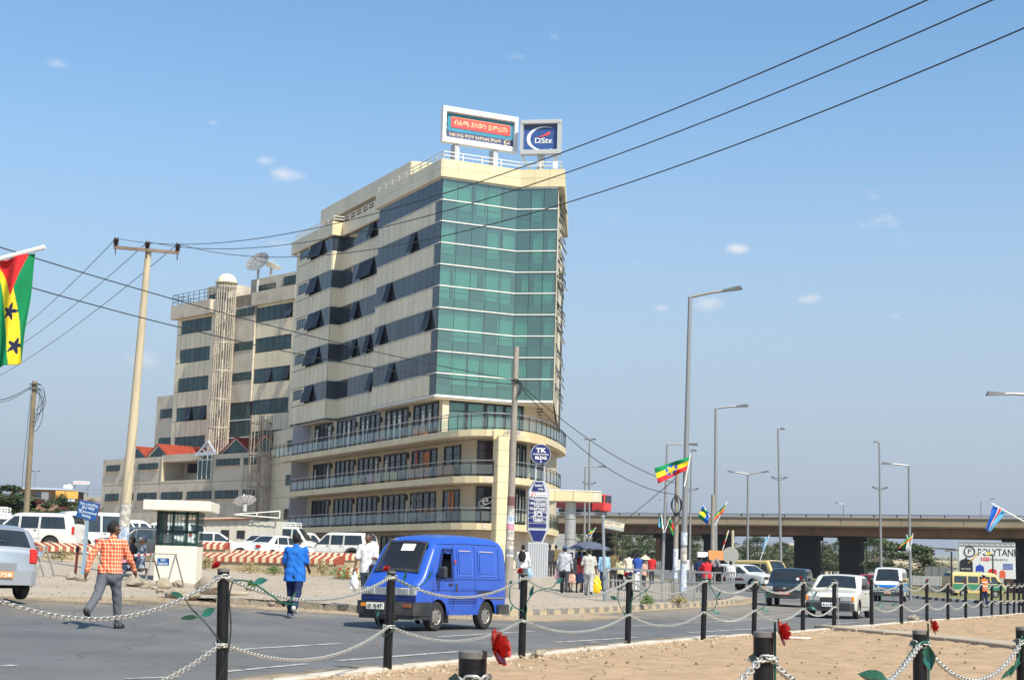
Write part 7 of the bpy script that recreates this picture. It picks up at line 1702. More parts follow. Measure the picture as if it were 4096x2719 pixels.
Mp=frameM(c,ex,ez);pl_=MB().box((0,0,0),(W_,H_,.03)).build('panel',sg,ps,M=Mp);MB().box((0,0,-.03),(W_+.02,H_+.02,.02)).build('panel_back',mat('red_edge',(.3,.05,.05),.6),ps,M=Mp)
for y,tx,s,wd in ((.33,'የቲኬ ኢንተርናሽናል',.10,.88),(.12,'መኪና ማቆሚያ',.10,.62),(-.34,'Parking',.11,.42)): letter('lettering',tx,s,sgl,pl_,Matrix.Translation((0,y*H_,.018)),width=wd*W_,bold=.002)
letter('lettering','TK',.15,sgl,pl_,Matrix.Translation((-.34*W_,-.11*H_,.018)),bold=.004,width=.2*W_);letter('lettering','International',.1,sgl,pl_,Matrix.Translation((.12*W_,-.1*H_,.018)),width=.68*W_,bold=.002)
# trestle barriers with NO PARKING boards
def trestle(label,xa,xb,ytop,ybot,Y,board):
    a=AT(xa,ytop,Y);b=AT(xb,ytop+5,Y);zg=pz(a.x,a.y);o=empty('trestle',label,'barrier',(a.x,a.y,zg));d=b-a;t=a.z-zg;m=mat('grey_trestle_tube',(.34,.33,.30),.5,metal=.3)
    MB().bar((-.05,0,t),(d.x+.05,d.y,t),.035).build('top_bar',m,o)
    for s in (0,1):
        for y in (-.32,.32): MB().bar((d.x*s+(.0 if s else 0),0,t),(d.x*s+(.22 if y>0 else -.12)*1,y,0),.035).build('leg',m,o)
    if board:
        c=(d.x*board[0],-.02,t-board[2]);p=MB().box((0,0,0),(board[1],.02,board[1]*.62)).build('board',sg,o,M=Matrix.Translation(c))
        letter('lettering','NO',.09,sgl,p,frameM((0,-.012,board[1]*.15),X,Z),bold=.002);letter('lettering','PARKING',.09,sgl,p,frameM((0,-.012,-board[1]*.15),X,Z),width=board[1]*.8,bold=.002)
        for k in (-.3,.3): MB().bar((c[0]+k*board[1],-.02,c[2]+board[1]*.3),(c[0]+k*board[1],0,t),.012).build('hanger',m,o)
    return o
trestle('trestle barrier with a small blue NO PARKING board before the guard booth',612,702,2213,2340,43.5,(.48,.33,.22))
trestle('trestle barrier with a small dark board beside the silver hatchback',140,182,2184,2300,43.5,(.55,.22,.2))
# red post with barrier tape and chain
rpn=AT(300,2298,44.5);zg=pz(rpn.x,rpn.y);ztp=AT(306,2180,44.5).z
r_=empty('barrier_post','short red steel post with a padlock holding the barrier tape','post',(rpn.x,rpn.y,zg));MB().cyl((0,0,-.1),(.03,0,ztp-zg),.04,n=8).build('post',mat('red_oxide_paint',(.35,.06,.03),.6,var=.3,vscale=8),r_);MB().box((.03,-.03,ztp-zg-.12),(.1,.08,.14),None,.02).build('padlock',m_frame,r_)
m_tapeR=mat('red_tape',(.6,.03,.03),.5);a=AT(320,2204,44.4);b=AT(612,2215,43.6)
tp=empty('barrier_tape','red and white barrier tape stretched from the red post to the booth trestle','tape',a);n=24
for i in range(n):
    s0,s1=i/n,(i+1)/n;f=lambda s: (b-a)*s+Vector((0,0,-.06*4*s*(1-s)))
    MB().bar(f(s0),f(s1),.012,.045).build('tape_band',m_tapeR if i % 2 else m_let,tp)
a2=AT(175,2224,43.6);b2=AT(298,2190,44.5);cb=MB();cb.tube([a2.lerp(b2,s)-a2+Vector((0,0,-.12*4*s*(1-s))) for s in np.linspace(0,1,12)],.012,5);cb=cb.build('rope',mat('dark_rope',(.1,.09,.05),.9));cb.location=a2;tag(cb,'dark rope sagging from the red post to the far left trestle','rope')
# ---------------------------------------------------------------- striped planter walls
m_pr=mat('red_block_paint',(.34,.055,.03),.85,var=.2,vscale=5,dirt=(.45,.28,.18),dscale=4,dlow=.55);m_pc=mat('cream_block_paint',(.62,.50,.33),.85,var=.15,vscale=5,dirt=(.42,.32,.2),dscale=3,dlow=.55);m_pw=mat('stained_planter_wall',(.40,.32,.21),.9,var=.15,dirt=(.20,.16,.11),dscale=1.1,dlow=.45)
def planter(label,xl,xr,Yl,Yr,hgt,depth=1.1,blk=.15,ztop=None):
    a=GY(xl,Yl);b=GY(xr,Yr);d=Vector((b.x-a.x,b.y-a.y,0));L=d.length;o=empty('planter_wall',label,'planter',(a.x,a.y,0),atan2(d.y,d.x));z0=min(hz(a.x,a.y),hz(b.x,b.y))-.2;zt=(hz(a.x,a.y)+hz(b.x,b.y))/2+hgt if ztop is None else ztop
    MB().box((L/2,depth/2+.04,(z0+zt-.19)/2),(L-.08,depth-.08,zt-.19-z0)).build('wall',m_pw,o)
    h_=blk/2-.004;u=[MB().add([(s*h_,y,z) for s in (-1,1) for y,z in ((0,-.19),(0,0),(depth*.7,.15),(depth,.15),(depth,-.19))],[(0,1,2,3,4),(9,8,7,6,5),(0,5,6,1),(1,6,7,2),(2,7,8,3),(3,8,9,4),(4,9,5,0)]).mesh('coping_block',m) for m in (m_pr,m_pc)]
    n=int(L/blk)
    for i in range(n): link('coping_block',u[i % 2],o,Matrix.Translation((blk*(i+.5),rt.uniform(-.006,.006),zt+rt.uniform(-.006,.006))) @ Matrix.Rotation(rt.uniform(-.012,.012),4,'Z'))
    return o
planter('long striped planter wall behind the blue shirt man',762,1358,61,60,.62)
planter('striped planter wall left, beside the red post and parking sign',150,395,58.5,60,.52)
planter('far striped planter wall in front of the white saloon',870,1440,76,76,.55)
planter('short striped planter wall right of the guard booth, behind the long one',780,905,72,72,.8)
planter('striped planter wall end right of the long one, behind the white shirt man',1345,1560,57,57,.45)
planter('striped planter wall behind the concrete pole',395,640,70,68,.75)
# weeds and rocks
m_weed=mat('weed_leaf',(.10,.15,.035),.7,var=.4,vscale=8)
def weed(label,p,r,h,n,mt=None,seed=0):
    rg=random.Random(seed);mb=MB()
    for _ in range(n):
        a=rg.uniform(0,6.3);q=r*rg.random();z=h*rg.uniform(.2,1)*(1-.5*q/r);c=Vector((q*cos(a),q*sin(a),z));u=Vector((rg.gauss(0,1),rg.gauss(0,1),rg.gauss(0,.6))).normalized()*.05*rg.uniform(.6,1.4);v_=u.orthogonal().normalized()*.025
        mb.add([c-u,c-v_,c+u,c+v_],[(0,1,2,3)])
    for _ in range(6): a=rg.uniform(0,6.3);mb.tube([(0,0,0),(r*.6*cos(a),r*.6*sin(a),h*.7)],.006,4)
    o=mb.build('weed',mt or m_weed);o.location=p;tag(o,label,'plant');return o
m_dry=mat('dry_weed',(.26,.22,.10),.9,var=.4,vscale=8)
for i,(x,Y,r,h,lb) in enumerate(((828,42.0,.3,.35,'small green weed at the foot of the big kerb boulder'),(1005,43.0,.14,.3,'tiny green weed at the end of the kerb slab'),(1000,59.5,.5,.5,'dry weeds against the long striped planter, left part'),(1095,59.5,.4,.4,'green weeds against the long striped planter, middle'),(1290,59,.5,.7,'tall dry weeds at the right end of the long planter'),(1375,56,.7,.5,'green weeds at the striped planter end'),(245,57.5,.4,.5,'dry weeds before the left planter'),(820,60,.5,.6,'dry weeds beside the guard booth'),(2590,51.5,.25,.4,'small weed at the foot of the railing'),(2720,56,.3,.3,'dry weed tuft under the railing'))):
    p=GY(x,Y);weed(lb,(p.x,p.y,pz(p.x,p.y)),r,h,220,m_dry if 'dry' in lb else None,i)
m_rock=mat('tan_grey_rock',(.33,.28,.21),.95,var=.3,vscale=3,bump=.6,bscale=9)
def rock(label,p,s,seed):
    rg=random.Random(seed);mb=MB().ball((0,0,s[2]*.8),1.0,14,10,(s[0],s[1],s[2]));f=[rg.uniform(0,6) for _ in range(3)]
    mb.v=[(x*(1+.22*sin(5*z/s[2]+f[0]+3*y)),y*(1+.25*sin(4*x/s[0]+f[1])),max(-.03,z*(1+.15*sin(4*x/s[0]+3*y/s[1]+f[2])))) for x,y,z in mb.v]
    o=mb.build('rock',m_rock,smooth=55);o.location=p;o.rotation_euler.z=rg.uniform(0,6);tag(o,label,'rock');return o
for i,(x,y,Y,s,lb) in enumerate(((538,2330,42.5,(.33,.22,.17),'large dark angular rock below the seated guard'),(580,2340,42,(.16,.14,.12),'rock right of the large angular rock'),(650,2340,42.5,(.22,.16,.16),'rounded rock at the front foot of the booth trestle'),(712,2330,44,(.17,.13,.11),'rock at the right foot of the booth trestle'),(722,2362,40,(.15,.12,.1),'rock lying in front of the guard booth corner'),(840,2350,40.5,(.42,.26,.26),'big pale boulder on the kerb corner'),(285,2312,43.5,(.2,.14,.11),'rock at the foot of the red post'),(328,2318,43,(.2,.16,.11),'rock at the foot of the parking sign post'),(620,2348,41.5,(.1,.08,.07),'small rock left of the rounded rock'),(700,2385,38.5,(.42,.2,.12),'dark broken kerb lump at the corner'),(760,2397,38,(.4,.2,.1),'second broken kerb lump right of the corner'),(1084,2443,35,(.09,.07,.06),'small stone on the dusty road edge'),(930,2388,39.5,(.5,.16,.09),'low broken slab along the kerb'),(640,2365,40,(.14,.1,.08),'small rock between trestle and kerb lumps'))):
    p=AT(x,y,Y);rock(lb,(p.x,p.y,pz(p.x,p.y)-.02),s,i)
# ---------------------------------------------------------------- TK pylon sign
Y=68.5;c0=AT(2158,2300,Y);zg=pz(c0.x,c0.y)-.05
py=empty('pylon_sign','tall grey pylon sign with navy name panels and a round blue top disc','sign',(c0.x,c0.y,zg),radians(8));PM=Matrix.Translation((c0.x,c0.y,zg)) @ Matrix.Rotation(radians(8),4,'Z')
PP=lambda x,y: LPX(PM,x,y,-.2)
m_py=mat('grey_pylon_metal',(.50,.51,.53),.4,metal=.25,var=.06);m_nv=mat('navy_panel',(.012,.018,.13),.35,var=.15,vscale=2)
zA=PP(2158,2328).z;z0=PP(2155,2172).z;z1=PP(2155,2148).z;z2=PP(2165,1905).z;z3=PP(2165,1885).z;xl=PP(2114,2030).x;xr=PP(2197,2030).x;cx=(xl+xr)/2;hw=(xr-xl)/2
MB().box((cx,.1,.15),(hw*2.5,1.3,.5)).build('plinth',m_conc,py)
fl=MB();zb0=.35
MB().box((cx,.12,(zb0+z0)/2),(hw*1.9,.62,z0-zb0+.06)).build('base',mat('grey_fluted_metal',(.46,.46,.45),.5),py)
fu=MB().cyl((0,0,zb0),(0,0,z0-.02),.055,n=8).mesh('flute',m_py)
for k in range(9): link('flute',fu,py,Matrix.Translation((cx-hw*.88+k*hw*.22,-.2,0)))
ch=z1-z0
zT=PP(2165,1922).z
out=[(-hw*.45,z0),(hw*.45,z0),(hw,z0+.62),(hw,zT-.45),(hw*.5,zT),(-hw*.5,zT),(-hw,zT-.45),(-hw,z0+.62)]
Mv=Matrix(((1,0,0,cx),(0,0,1,-.2),(0,1,0,0),(0,0,0,1)))
pb=MB().prism(out,0,.42);pb.v=[(x+cx,-.2+z,y) for x,y,z in pb.v];pb.f=[f[::-1] for f in pb.f];pb.build('sign_body',m_py,py)
zz0,zz1=z0+.66,zT-.5;rows_=['gtz','Nib Insurance|Company (S.Co)','Afro-European|Engineers','Dondi Impex|Services PLC','JICS|Office Info. Com. Solutions','Gakil|Consultancy P.L.C','']
rh=(zz1-zz0)/7
for i,tx in enumerate(rows_):
    z=zz1-rh*(i+.5);p=MB().box((cx-hw*.1,-.22,z),(hw*1.66,.04,rh*.72)).build('name_panel',m_let if i == 0 else m_nv,py)
    if i == 0: letter('lettering','gtz',.22,m_prr,p,frameM((cx-hw*.55,-.245,z),X,Z),bold=.006);letter('lettering','International Services',.09,m_prb,p,frameM((cx+hw*.22,-.245,z),X,Z),width=hw*.9)
    elif tx:
        l=tx.split('|');big=i == 4;letter('lettering',l[0],.26 if big else .145,m_let,p,frameM((cx-hw*.1,-.245,z+rh*(.08 if big else .19)),X,Z),width=hw*(.9 if big or i == 5 else 1.5),bold=.006)
        if len(l)>1: letter('lettering',l[1],.06 if big else .115,m_let,p,frameM((cx+hw*(.0 if big else .12),-.245,z-rh*(.26 if big else .2)),X,Z),width=hw*(1.5 if big else 1.2),bold=.003)
tpn=[(-hw*.75,zT-.46),(hw*.55,zT-.46),(hw*.3,zT-.06),(-hw*.45,zT-.06)];q=MB().prism([(a,b) for a,b in tpn],0,.03);q.v=[(x+cx,-.205-z,y) for x,y,z in q.v];pn_=q.build('name_panel',m_nv,py)
letter('lettering','Sunbird',.17,m_let,pn_,frameM((cx-hw*.1,-.24,zT-.2),X,Z),width=hw*.75,bold=.004);letter('lettering','Cafe',.12,m_let,pn_,frameM((cx+hw*.12,-.24,zT-.36),X,Z),width=hw*.5,bold=.003)
q=MB().prism([(-hw*.42,z0+.1),(hw*.35,z0+.1),(hw*.75,z0+.56),(-hw*.85,z0+.56)],0,.03);q.v=[(x+cx,-.205-z,y) for x,y,z in q.v];q.build('name_panel',m_nv,py)
dc=PP(2164,1815);rd=(PP(2203,1815).x-PP(2124,1815).x)/2
for dx in (-.2,.2): MB().cyl((dc.x+dx,.0,zT-.02),(dc.x+dx,0,dc.z-rd*.8),.03,n=6).build('support',m_py,py)
MB().cyl((dc.x,.12,dc.z),(dc.x,-.18,dc.z),rd,n=36).build('disc_rim',m_py,py,smooth=30)
dk=MB().cyl((dc.x,-.18,dc.z),(dc.x,-.20,dc.z),rd*.95,n=36).build('disc_face',m_nv,py)
for tx,dz,s,wd,bd in (('TK',.38,.5,1.05,.03),('INTERNATIONAL',-.03,.16,1.6,.004),('BLDG',-.38,.34,1.15,.02),('2',-.74,.24,None,.01)): letter('lettering',tx,s*rd/.9*1.1,m_let,dk,frameM((dc.x,-.215,dc.z+dz*rd),X,Z),width=wd*rd if wd else None,bold=bd)
# ---------------------------------------------------------------- street name sign
Y=54.0;b=AT(2419,2412,Y);zg=pz(b.x,b.y)-.1;t=AT(2412,2068,Y)
ss=empty('street_sign','grey post with a cream street name board for Bole Road','sign',(b.x,b.y,zg));m_gp=mat('grey_painted_post',(.26,.29,.32),.45,metal=.2);MB().cyl((0,0,0),(t.x-b.x,0,t.z-zg),.055,n=12).build('post',m_gp,ss,smooth=40);MB().ball((t.x-b.x,0,t.z-zg+.02),.075,10,6).build('post_cap',m_gp,ss)
l0=AT(2420,2077,Y);r0=AT(2499,2092,Y);l1=AT(2420,2108,Y);ex=(r0-l0).normalized();ez=(l0-l1).normalized();ez=(ez-ex*ez.dot(ex)).normalized();c=(l0+r0)/2-ez*(l0-l1).length/2-Vector((b.x,b.y+.0,zg));Wn=(r0-l0).length;Hn=(l0-l1).length
Mn=frameM(c,ex,ez);bd_=MB().box((0,0,0),(Wn,Hn,.04)).build('board',mat('cream_sign_face',(.66,.58,.42),.6),ss,M=Mn)
for s in (-1,1): MB().box((0,s*(Hn/2+.01),0),(Wn+.03,.04,.06)).build('board_rail',m_gp,bd_)
letter('lettering','አፍሪካ ጎዳና',.13,m_prb,bd_,Matrix.Translation((-.05,Hn*.2,.022)),width=Wn*.75);letter('lettering','CA AVE/BOLE ROAD',.11,m_bl,bd_,Matrix.Translation((.02,-Hn*.25,.022)),width=Wn*.92,bold=.002)
# ---------------------------------------------------------------- pavement railing
m_gr=mat('galvanised_railing',(.25,.26,.27),.45,metal=.3,var=.1)
def rail_run(label,px):
    pts=[AT(x,2380,Y) for x,Y in px];pts=[Vector((p.x,p.y,0)) for p in pts];o=empty('pedestrian_railing',label,'railing',(pts[0].x,pts[0].y,0));O=pts[0]
    P=even([(p.x,p.y) for p in pts],2.0/1.0);zf=lambda p: pz(p.x,p.y)-.02
    pst=MB().box((0,0,.52),(.07,.07,1.28)).mesh('rail_post',m_gr);bal=MB().box((0,0,.4),(.022,.022,.62)).mesh('baluster',m_gr)
    for p in P: link('rail_post',pst,o,Matrix.Translation((p.x-O.x,p.y-O.y,zf(p))))
    for zz,w_ in ((1.14,.07),(.74,.06),(.10,.05)):
        for a,b in zip(P,P[1:]): MB().bar(a-O+Vector((0,0,zf(a)+zz)),b-O+Vector((0,0,zf(b)+zz)),w_).build('rail',m_gr,o)
    Q=even([(p.x,p.y) for p in pts],.15)
    for p in Q: link('baluster',bal,o,Matrix.Translation((p.x-O.x,p.y-O.y,zf(p))))
rail_run('grey steel pedestrian railing curving along the pavement edge',[(2425,53.5),(2560,55.0),(2700,58.0),(2820,62.0),(2900,67.0),(2936,74)])
# ---------------------------------------------------------------- utility poles and wires
m_cpole=mat('cream_concrete_pole',(.50,.42,.29),.85,var=.1,vscale=1.2,stretch=(1,1,.2),dirt=(.35,.29,.2),dscale=1.5);m_gpole=mat('grey_concrete_pole',(.30,.27,.23),.9,var=.25,vscale=5,stretch=(1,1,.4),dirt=(.2,.18,.15),dscale=2);m_wood=mat('weathered_wood_pole',(.21,.17,.11),.95,var=.45,vscale=6,stretch=(3,3,.12),bump=.6,bscale=18);m_ins=mat('brown_insulator',(.035,.018,.018),.2);m_wire=mat('black_wire',(.02,.02,.022),.6)
m_post1=mat('layered_posters',(.62,.64,.68),.8,dirt=(.20,.29,.44),dscale=9,dlow=.47,dhigh=.56,var=.35,vscale=16,stretch=(1,1,.5));m_post2=mat('torn_white_paper',(.56,.54,.5),.9,dirt=(.30,.26,.21),dscale=6,dlow=.46,dhigh=.54)
m_post3=mat('pink_poster',(.6,.25,.35),.8,var=.2,vscale=6)
def pole(name,label,cat,xb,yb,xt,yt,Y,r0,r1,mt,n=14):
    b=AT(xb,yb,Y);zg=pz(b.x,b.y)-.3;t=AT(xt,yt,Y);o=empty(name,label,cat,(b.x,b.y,zg));tp=Vector((t.x-b.x,0,t.z-zg));MB().tube([tp*s for s in (0,.25,.5,.75,1)],r0,n,r1=r1).build('shaft',mt,o,smooth=50);return o,tp
def wraps(o,tp,lst,r0,r1):
    for s0,s1,mt in lst:
        mb=MB();a=tp*s0;b=tp*s1;mb.cyl(a,b,r0+(r1-r0)*s0+.006,r0+(r1-r0)*s1+.006,14,caps=False);mb.build('poster',mt,o,smooth=50)
p1,t1=pole('utility_pole','leaning cream concrete power pole with a crossarm and three insulators','power pole',478,2300,594,1000,50,.185,.10,m_cpole)
wraps(p1,t1,[(.165,.235,m_post2),(.125,.164,m_post1),(.08,.124,m_post1),(.06,.079,m_post3)],.185,.10)
O1=p1.location;aL=AT(459,992,50)-O1;aR=AT(719,1014,50)-O1;aL.y=aR.y=-.12
MB().bar(aL,aR,.09,.1).build('crossarm',mat('rusted_crossarm',(.22,.16,.12),.8,var=.3),p1)
INS=[]
for q in (aL+Vector((.06,0,.05)),t1+Vector((-.02,-.1,.0)),aR+Vector((-.05,0,.05))):
    i_=MB().lathe((q.x,q.y,q.z),[(.03,0),(.09,.03),(.05,.07),(.10,.10),(.06,.14),(.11,.17),(.07,.22),(.06,.27),(.001,.28)],n=12);i_.cyl((q.x,q.y,q.z-.3),(q.x,q.y,q.z),.018,n=6);i_.build('insulator',m_ins,p1,smooth=40);INS.append(O1+q+Vector((0,0,.25)))
def wire(label,a,b,sag,r=.012,n=26,group=None):
    a=Vector(a);b=Vector(b);o=MB().tube([(b-a)*s+Vector((0,0,-sag*4*s*(1-s))) for s in np.linspace(0,1,n)],r,5).build('power_line',m_wire);o.location=a;tag(o,label,'wire',group);return o
for i,(q,xe,ye) in enumerate(zip(INS,(4000,4250,4300),(-132,-125,25))):
    e=AT(xe,ye,15.0);wire('overhead power line from the concrete pole crossing the sky to the upper right, '+('topmost','middle','lowest')[i],q,e,(1.15,1.2,1.3)[i],.0095,40)
for i,(q,xe,ye) in enumerate(zip(INS,(-60,-60,-60),(1415,1465,1535))):
    e=AT(xe,ye,85.0);wire('overhead power line running down left behind the hanging flag, '+('upper','middle','lower')[i],q,e,.35,.012,24)
p2,t2=pole('utility_pole','weathered wooden pole with tangled wires left of the parking sign','power pole',95,2200,139,1524,74,.15,.11,m_wood)
O2=p2.location;w2=MB()
for s in (0.02,.05): w2.bar(t2*(1-s)+Vector((-.2,-.15,0)),t2*(1-s)+Vector((.35,-.15,0)),.05)
for k in range(6):
    a0=t2*(.99-.01*k)+Vector((.12,-.12,0));rr=random.Random(k);P_=[a0,a0+Vector((rr.uniform(.2,.5),-.1,-.3)),a0+Vector((rr.uniform(.1,.6),-.1,-.8-.1*k)),a0+Vector((rr.uniform(0,.3),-.1,-1.4-.1*k)),a0+Vector((-.05,-.05,-1.2-.15*k))];w2.tube(smooth_path(P_,2),.014,4)
w2.build('loose_wire',m_wire,p2);MB().tube([Vector((-.22,-.1,0)),t2*.5+Vector((-.25,-.1,0)),t2*.92+Vector((-.12,-.1,0))],.012,4).build('down_wire',m_wire,p2)
MB().cyl((.55,-.1,0),(.55,-.1,1.6),.13,n=10).build('stub_post',m_cpole,p2)
wire('thick service wire leaving the wooden pole to the left',O2+t2*.985,AT(-60,1602,70),.25,.02);wire('second service wire leaving the wooden pole to the left',O2+t2*.98,AT(-60,1610,70),.3,.014)
p3,t3=pole('utility_pole','grey concrete pole pasted with posters in front of the round balconies','power pole',2031,2388,2066,1388,50.5,.145,.085,m_gpole)
wraps(p3,t3,[(.385,.42,mat('maroon_paper',(.16,.07,.07),.9,var=.2)),(.35,.372,m_post2),(.315,.349,m_post1),(.295,.314,m_post3),(.255,.294,m_post2),(.19,.25,m_post2),(.20,.22,m_post1)],.145,.085)
O3=p3.location;h3=t3*.868+Vector((0,-.1,0));k3=MB();k3.box(h3,(.22,.12,.08))
for k in range(4): k3.tube(smooth_path([h3+Vector((.05,-.05,0)),h3+Vector((.16+.04*k,-.08,-.1)),h3+Vector((.15,-.08,-.35-.06*k)),h3+Vector((.06,-.06,-.5))],2),.012,4)
k3.build('wire_clamp',m_wire,p3)
for i,(y0,dz) in enumerate(((985,.02),(1112,-.12))):
    e=AT(-120,y0-34+(0 if i == 0 else 0),30);wire('service wire sagging from the upper left to the poster covered pole, '+('upper','lower')[i],e,O3+h3+Vector((0,0,dz)),.25+.15*i,.013,30)
# far right pair of wires to the coil pole
p4,t4=pole('utility_pole','thin concrete pole with a black cable coil beside the tall lamp','power pole',2700,2300,2709,1880,63,.11,.08,m_gpole);wraps(p4,t4,[(.2,.42,m_post1)],.11,.08)
cl=MB();cc_=t4*.74+Vector((-.02,-.14,0))
for k in range(5): cl.tube([cc_+Vector((.17*cos(a)*(1+.08*k),-.012*k,.4*sin(a)*(1-.05*k))) for a in np.linspace(0,2*pi,22)],.02,5)
for k in range(2): cl.tube([cc_+Vector((.12*cos(a),-.012*k,-.52+.22*sin(a))) for a in np.linspace(0,2*pi,18)],.018,5)
cl.build('cable_coil',m_wire,p4)
for i,ye in enumerate((1925,1960)): wire('service wire from the poster covered pole to the coil pole, '+('upper','lower')[i],O3+h3+Vector((.05,0,-.02-.04*i)),p4.location+t4*(.9-.08*i),.45+.35*i,.014,30)
p5,t5=pole('utility_pole','thin bare concrete pole close beside the second street lamp','power pole',2851,2300,2852,1978,70,.11,.085,m_gpole);wraps(p5,t5,[(.15,.3,m_post2)],.11,.085)
p6,t6=pole('utility_pole','tan wooden pole standing before the overpass left of the dark teal car','power pole',2928,2330,2931,2120,92,.10,.08,m_cpole)
wire('thin wire from the upper left hanging to the coil pole',p4.location+t4*.95,AT(2230,2235,170),.6,.018)
rsn=empty('round_sign','grey back of a round road sign beside the tan wooden pole','sign',(AT(2922,2300,84).x,84,pz(AT(2922,2300,84).x,84)));zz=AT(2922,2220,84).z-rsn.location.z;MB().cyl((0,0,zz),(0,.04,zz),.45,n=24).build('disc',mat('grey_sign_back',(.30,.30,.28),.6),rsn);MB().cyl((0,.06,0),(0,.06,zz),.035).build('post',m_gr,rsn)
osg=empty('board_sign','small blank orange board fixed between two poles','sign',AT(2862,2220,69));MB().box((0,-.12,.0),(.66,.05,.42)).build('board',mat('blank_orange_board',(.62,.28,.10),.7),osg)
# ---------------------------------------------------------------- street lamps
m_lamp=mat('grey_lamp_steel',(.27,.275,.28),.45,metal=.4);m_lhead=mat('dark_lamp_head',(.09,.095,.10),.4)
def lamp(label,xb,yb,xt,yt,Y,r0,r1,arms,zb=None,posters=None,bracket=None,mt=None):
    b=AT(xb,yb,Y);zg=(hz(b.x,b.y) if zb is None else zb)-.05;t=AT(xt,yt,Y);o=empty('street_lamp',label,'street lamp',(b.x,b.y,zg));tp=Vector((t.x-b.x,0,t.z-zg))
    MB().tube([tp*s for s in (0,.3,.6,1)],r0,12,r1=r1).build('pole',mt or m_lamp,o,smooth=50)
    for (xa,ya) in arms:
        e=AT(xa,ya,Y)-o.location;e.y=0;d=(e-tp);L=d.length;MB().tube([tp,tp+d*.5+Vector((0,0,L*.02)),e],r1*.8,8).build('arm',mt or m_lamp,o)
        hl=min(1.0,max(.45,L*.42));u=d.normalized();c=e-u*hl*.2;M=Matrix.Translation(c) @ u.to_track_quat('X','Z').to_matrix().to_4x4()
        MB().add([(-hl/2,-.08,-.03),(hl/2,-.13,-.05),(hl/2,.13,-.05),(-hl/2,.08,-.03),(-hl/2,-.06,.06),(hl*.4,-.1,.10),(hl*.4,.1,.10),(-hl/2,.06,.06)],[(3,2,1,0),(4,5,6,7),(0,1,5,4),(1,2,6,5),(2,3,7,6),(3,0,4,7)]).build('lamp_head',m_lhead,o,M=M)
    if bracket:
        z=(AT(xb,bracket,Y).z-zg);q=tp*(z/tp.z);br=MB()
        for s in (-1,1): br.bar(q+Vector((0,0,-.15)),q+Vector((s*.55,0,.12)),.05);br.box(q+Vector((s*.55,0,.16)),(.2,.14,.1))
        br.box(q+Vector((0,0,.1)),(1.1,.05,.05));br.build('bracket',m_lhead,o)
    if posters: wraps(o,tp,posters,r0,r1)
    return o,tp
la,ta=lamp('tall thick street lamp carrying the large striped flag',2731,2300,2760,1188,57,.125,.07,[(2945,1156)],posters=[(.05,.14,m_post1),(.15,.19,m_post2),(.2,.24,m_post1)])
lb_,tb=lamp('street lamp with one arm right of the tall thick lamp',2862,2300,2863,1632,82,.12,.07,[(2978,1624)],posters=[(.03,.14,m_post2)])
lamp('double armed street lamp left of the slim masts',2990,2300,2992,1896,135,.13,.08,[(2918,1886),(3066,1886)])
lamp('slim mast with a small bracket beside the double armed lamp',3126,2290,3112,1714,125,.13,.07,[(3132,1716)],bracket=1916)
lamp('slim mast with a small bracket left of the right hand lamp',3525,2270,3517,1768,128,.13,.07,[(3500,1768)],bracket=1956)
lR,tR=lamp('street lamp with its arm to the left beside the bushy tree',3642,2335,3635,1862,100,.11,.065,[(3540,1854)])
l7,t7=lamp('street lamp at the right picture edge showing only its head',4168,2360,4150,1580,57,.12,.07,[(3968,1576)])
lamp('far double headed lamp mast behind the cream canopy',2357,2200,2358,1757,150,.14,.07,[(2340,1757),(2378,1757)],bracket=1935)
lamp('far lamp with one long arm behind the cream canopy',2337,2250,2341,1866,118,.11,.06,[(2416,1866)])
l9,t9=lamp('square armed lamp left of the tall thick lamp, with small flags',2649,2300,2669,1776,92,.11,.06,[(2778,1778)])
lamp('thin mast with a bracket just behind the tall thick lamp',2757,2290,2766,1800,130,.12,.06,[(2780,1802)],bracket=1960)
zdk=zf0
lamp('short lamp on the overpass deck, arm to the left',3374,2060,3374,2016,205,.08,.06,[(3344,2010)],zb=zdk);lamp('lamp on the overpass deck near the blue striped flag',3924,2065,3924,2002,200,.08,.06,[(3970,1995)],zb=zdk);lamp('far lamp on the overpass deck behind the large striped flag',2668,2060,2669,2004,225,.08,.06,[(2638,1998)],zb=zdk)
lamp('far twin headed lamp left of the annex building',137,1990,142,1886,200,.07,.05,[(130,1884),(156,1885)])
m_dk=mat('black_lamp_post',(.015,.015,.017),.5)
for i,(xb,yb,xt,yt,xa) in enumerate(((3290,2290,3290,2168,3308),(3466,2295,3466,2186,3483),(3807,2382,3806,2204,3788),(3972,2330,3971,2216,3955))): lamp(('low black park lamp left of the right piers','low black park lamp left of the bushy tree','low black park lamp before the hoarding, arm to the left','low black park lamp on the hoarding behind the traffic officer')[i],xb,yb,xt,yt,(150,150,122,140)[i],.07,.06,[(xa,yt)],mt=m_dk)
for i,(xb,yb,xt,yt,Y) in enumerate(((2330,2210,2330,2100,140),(3050,2320,3053,2160,110))): pass
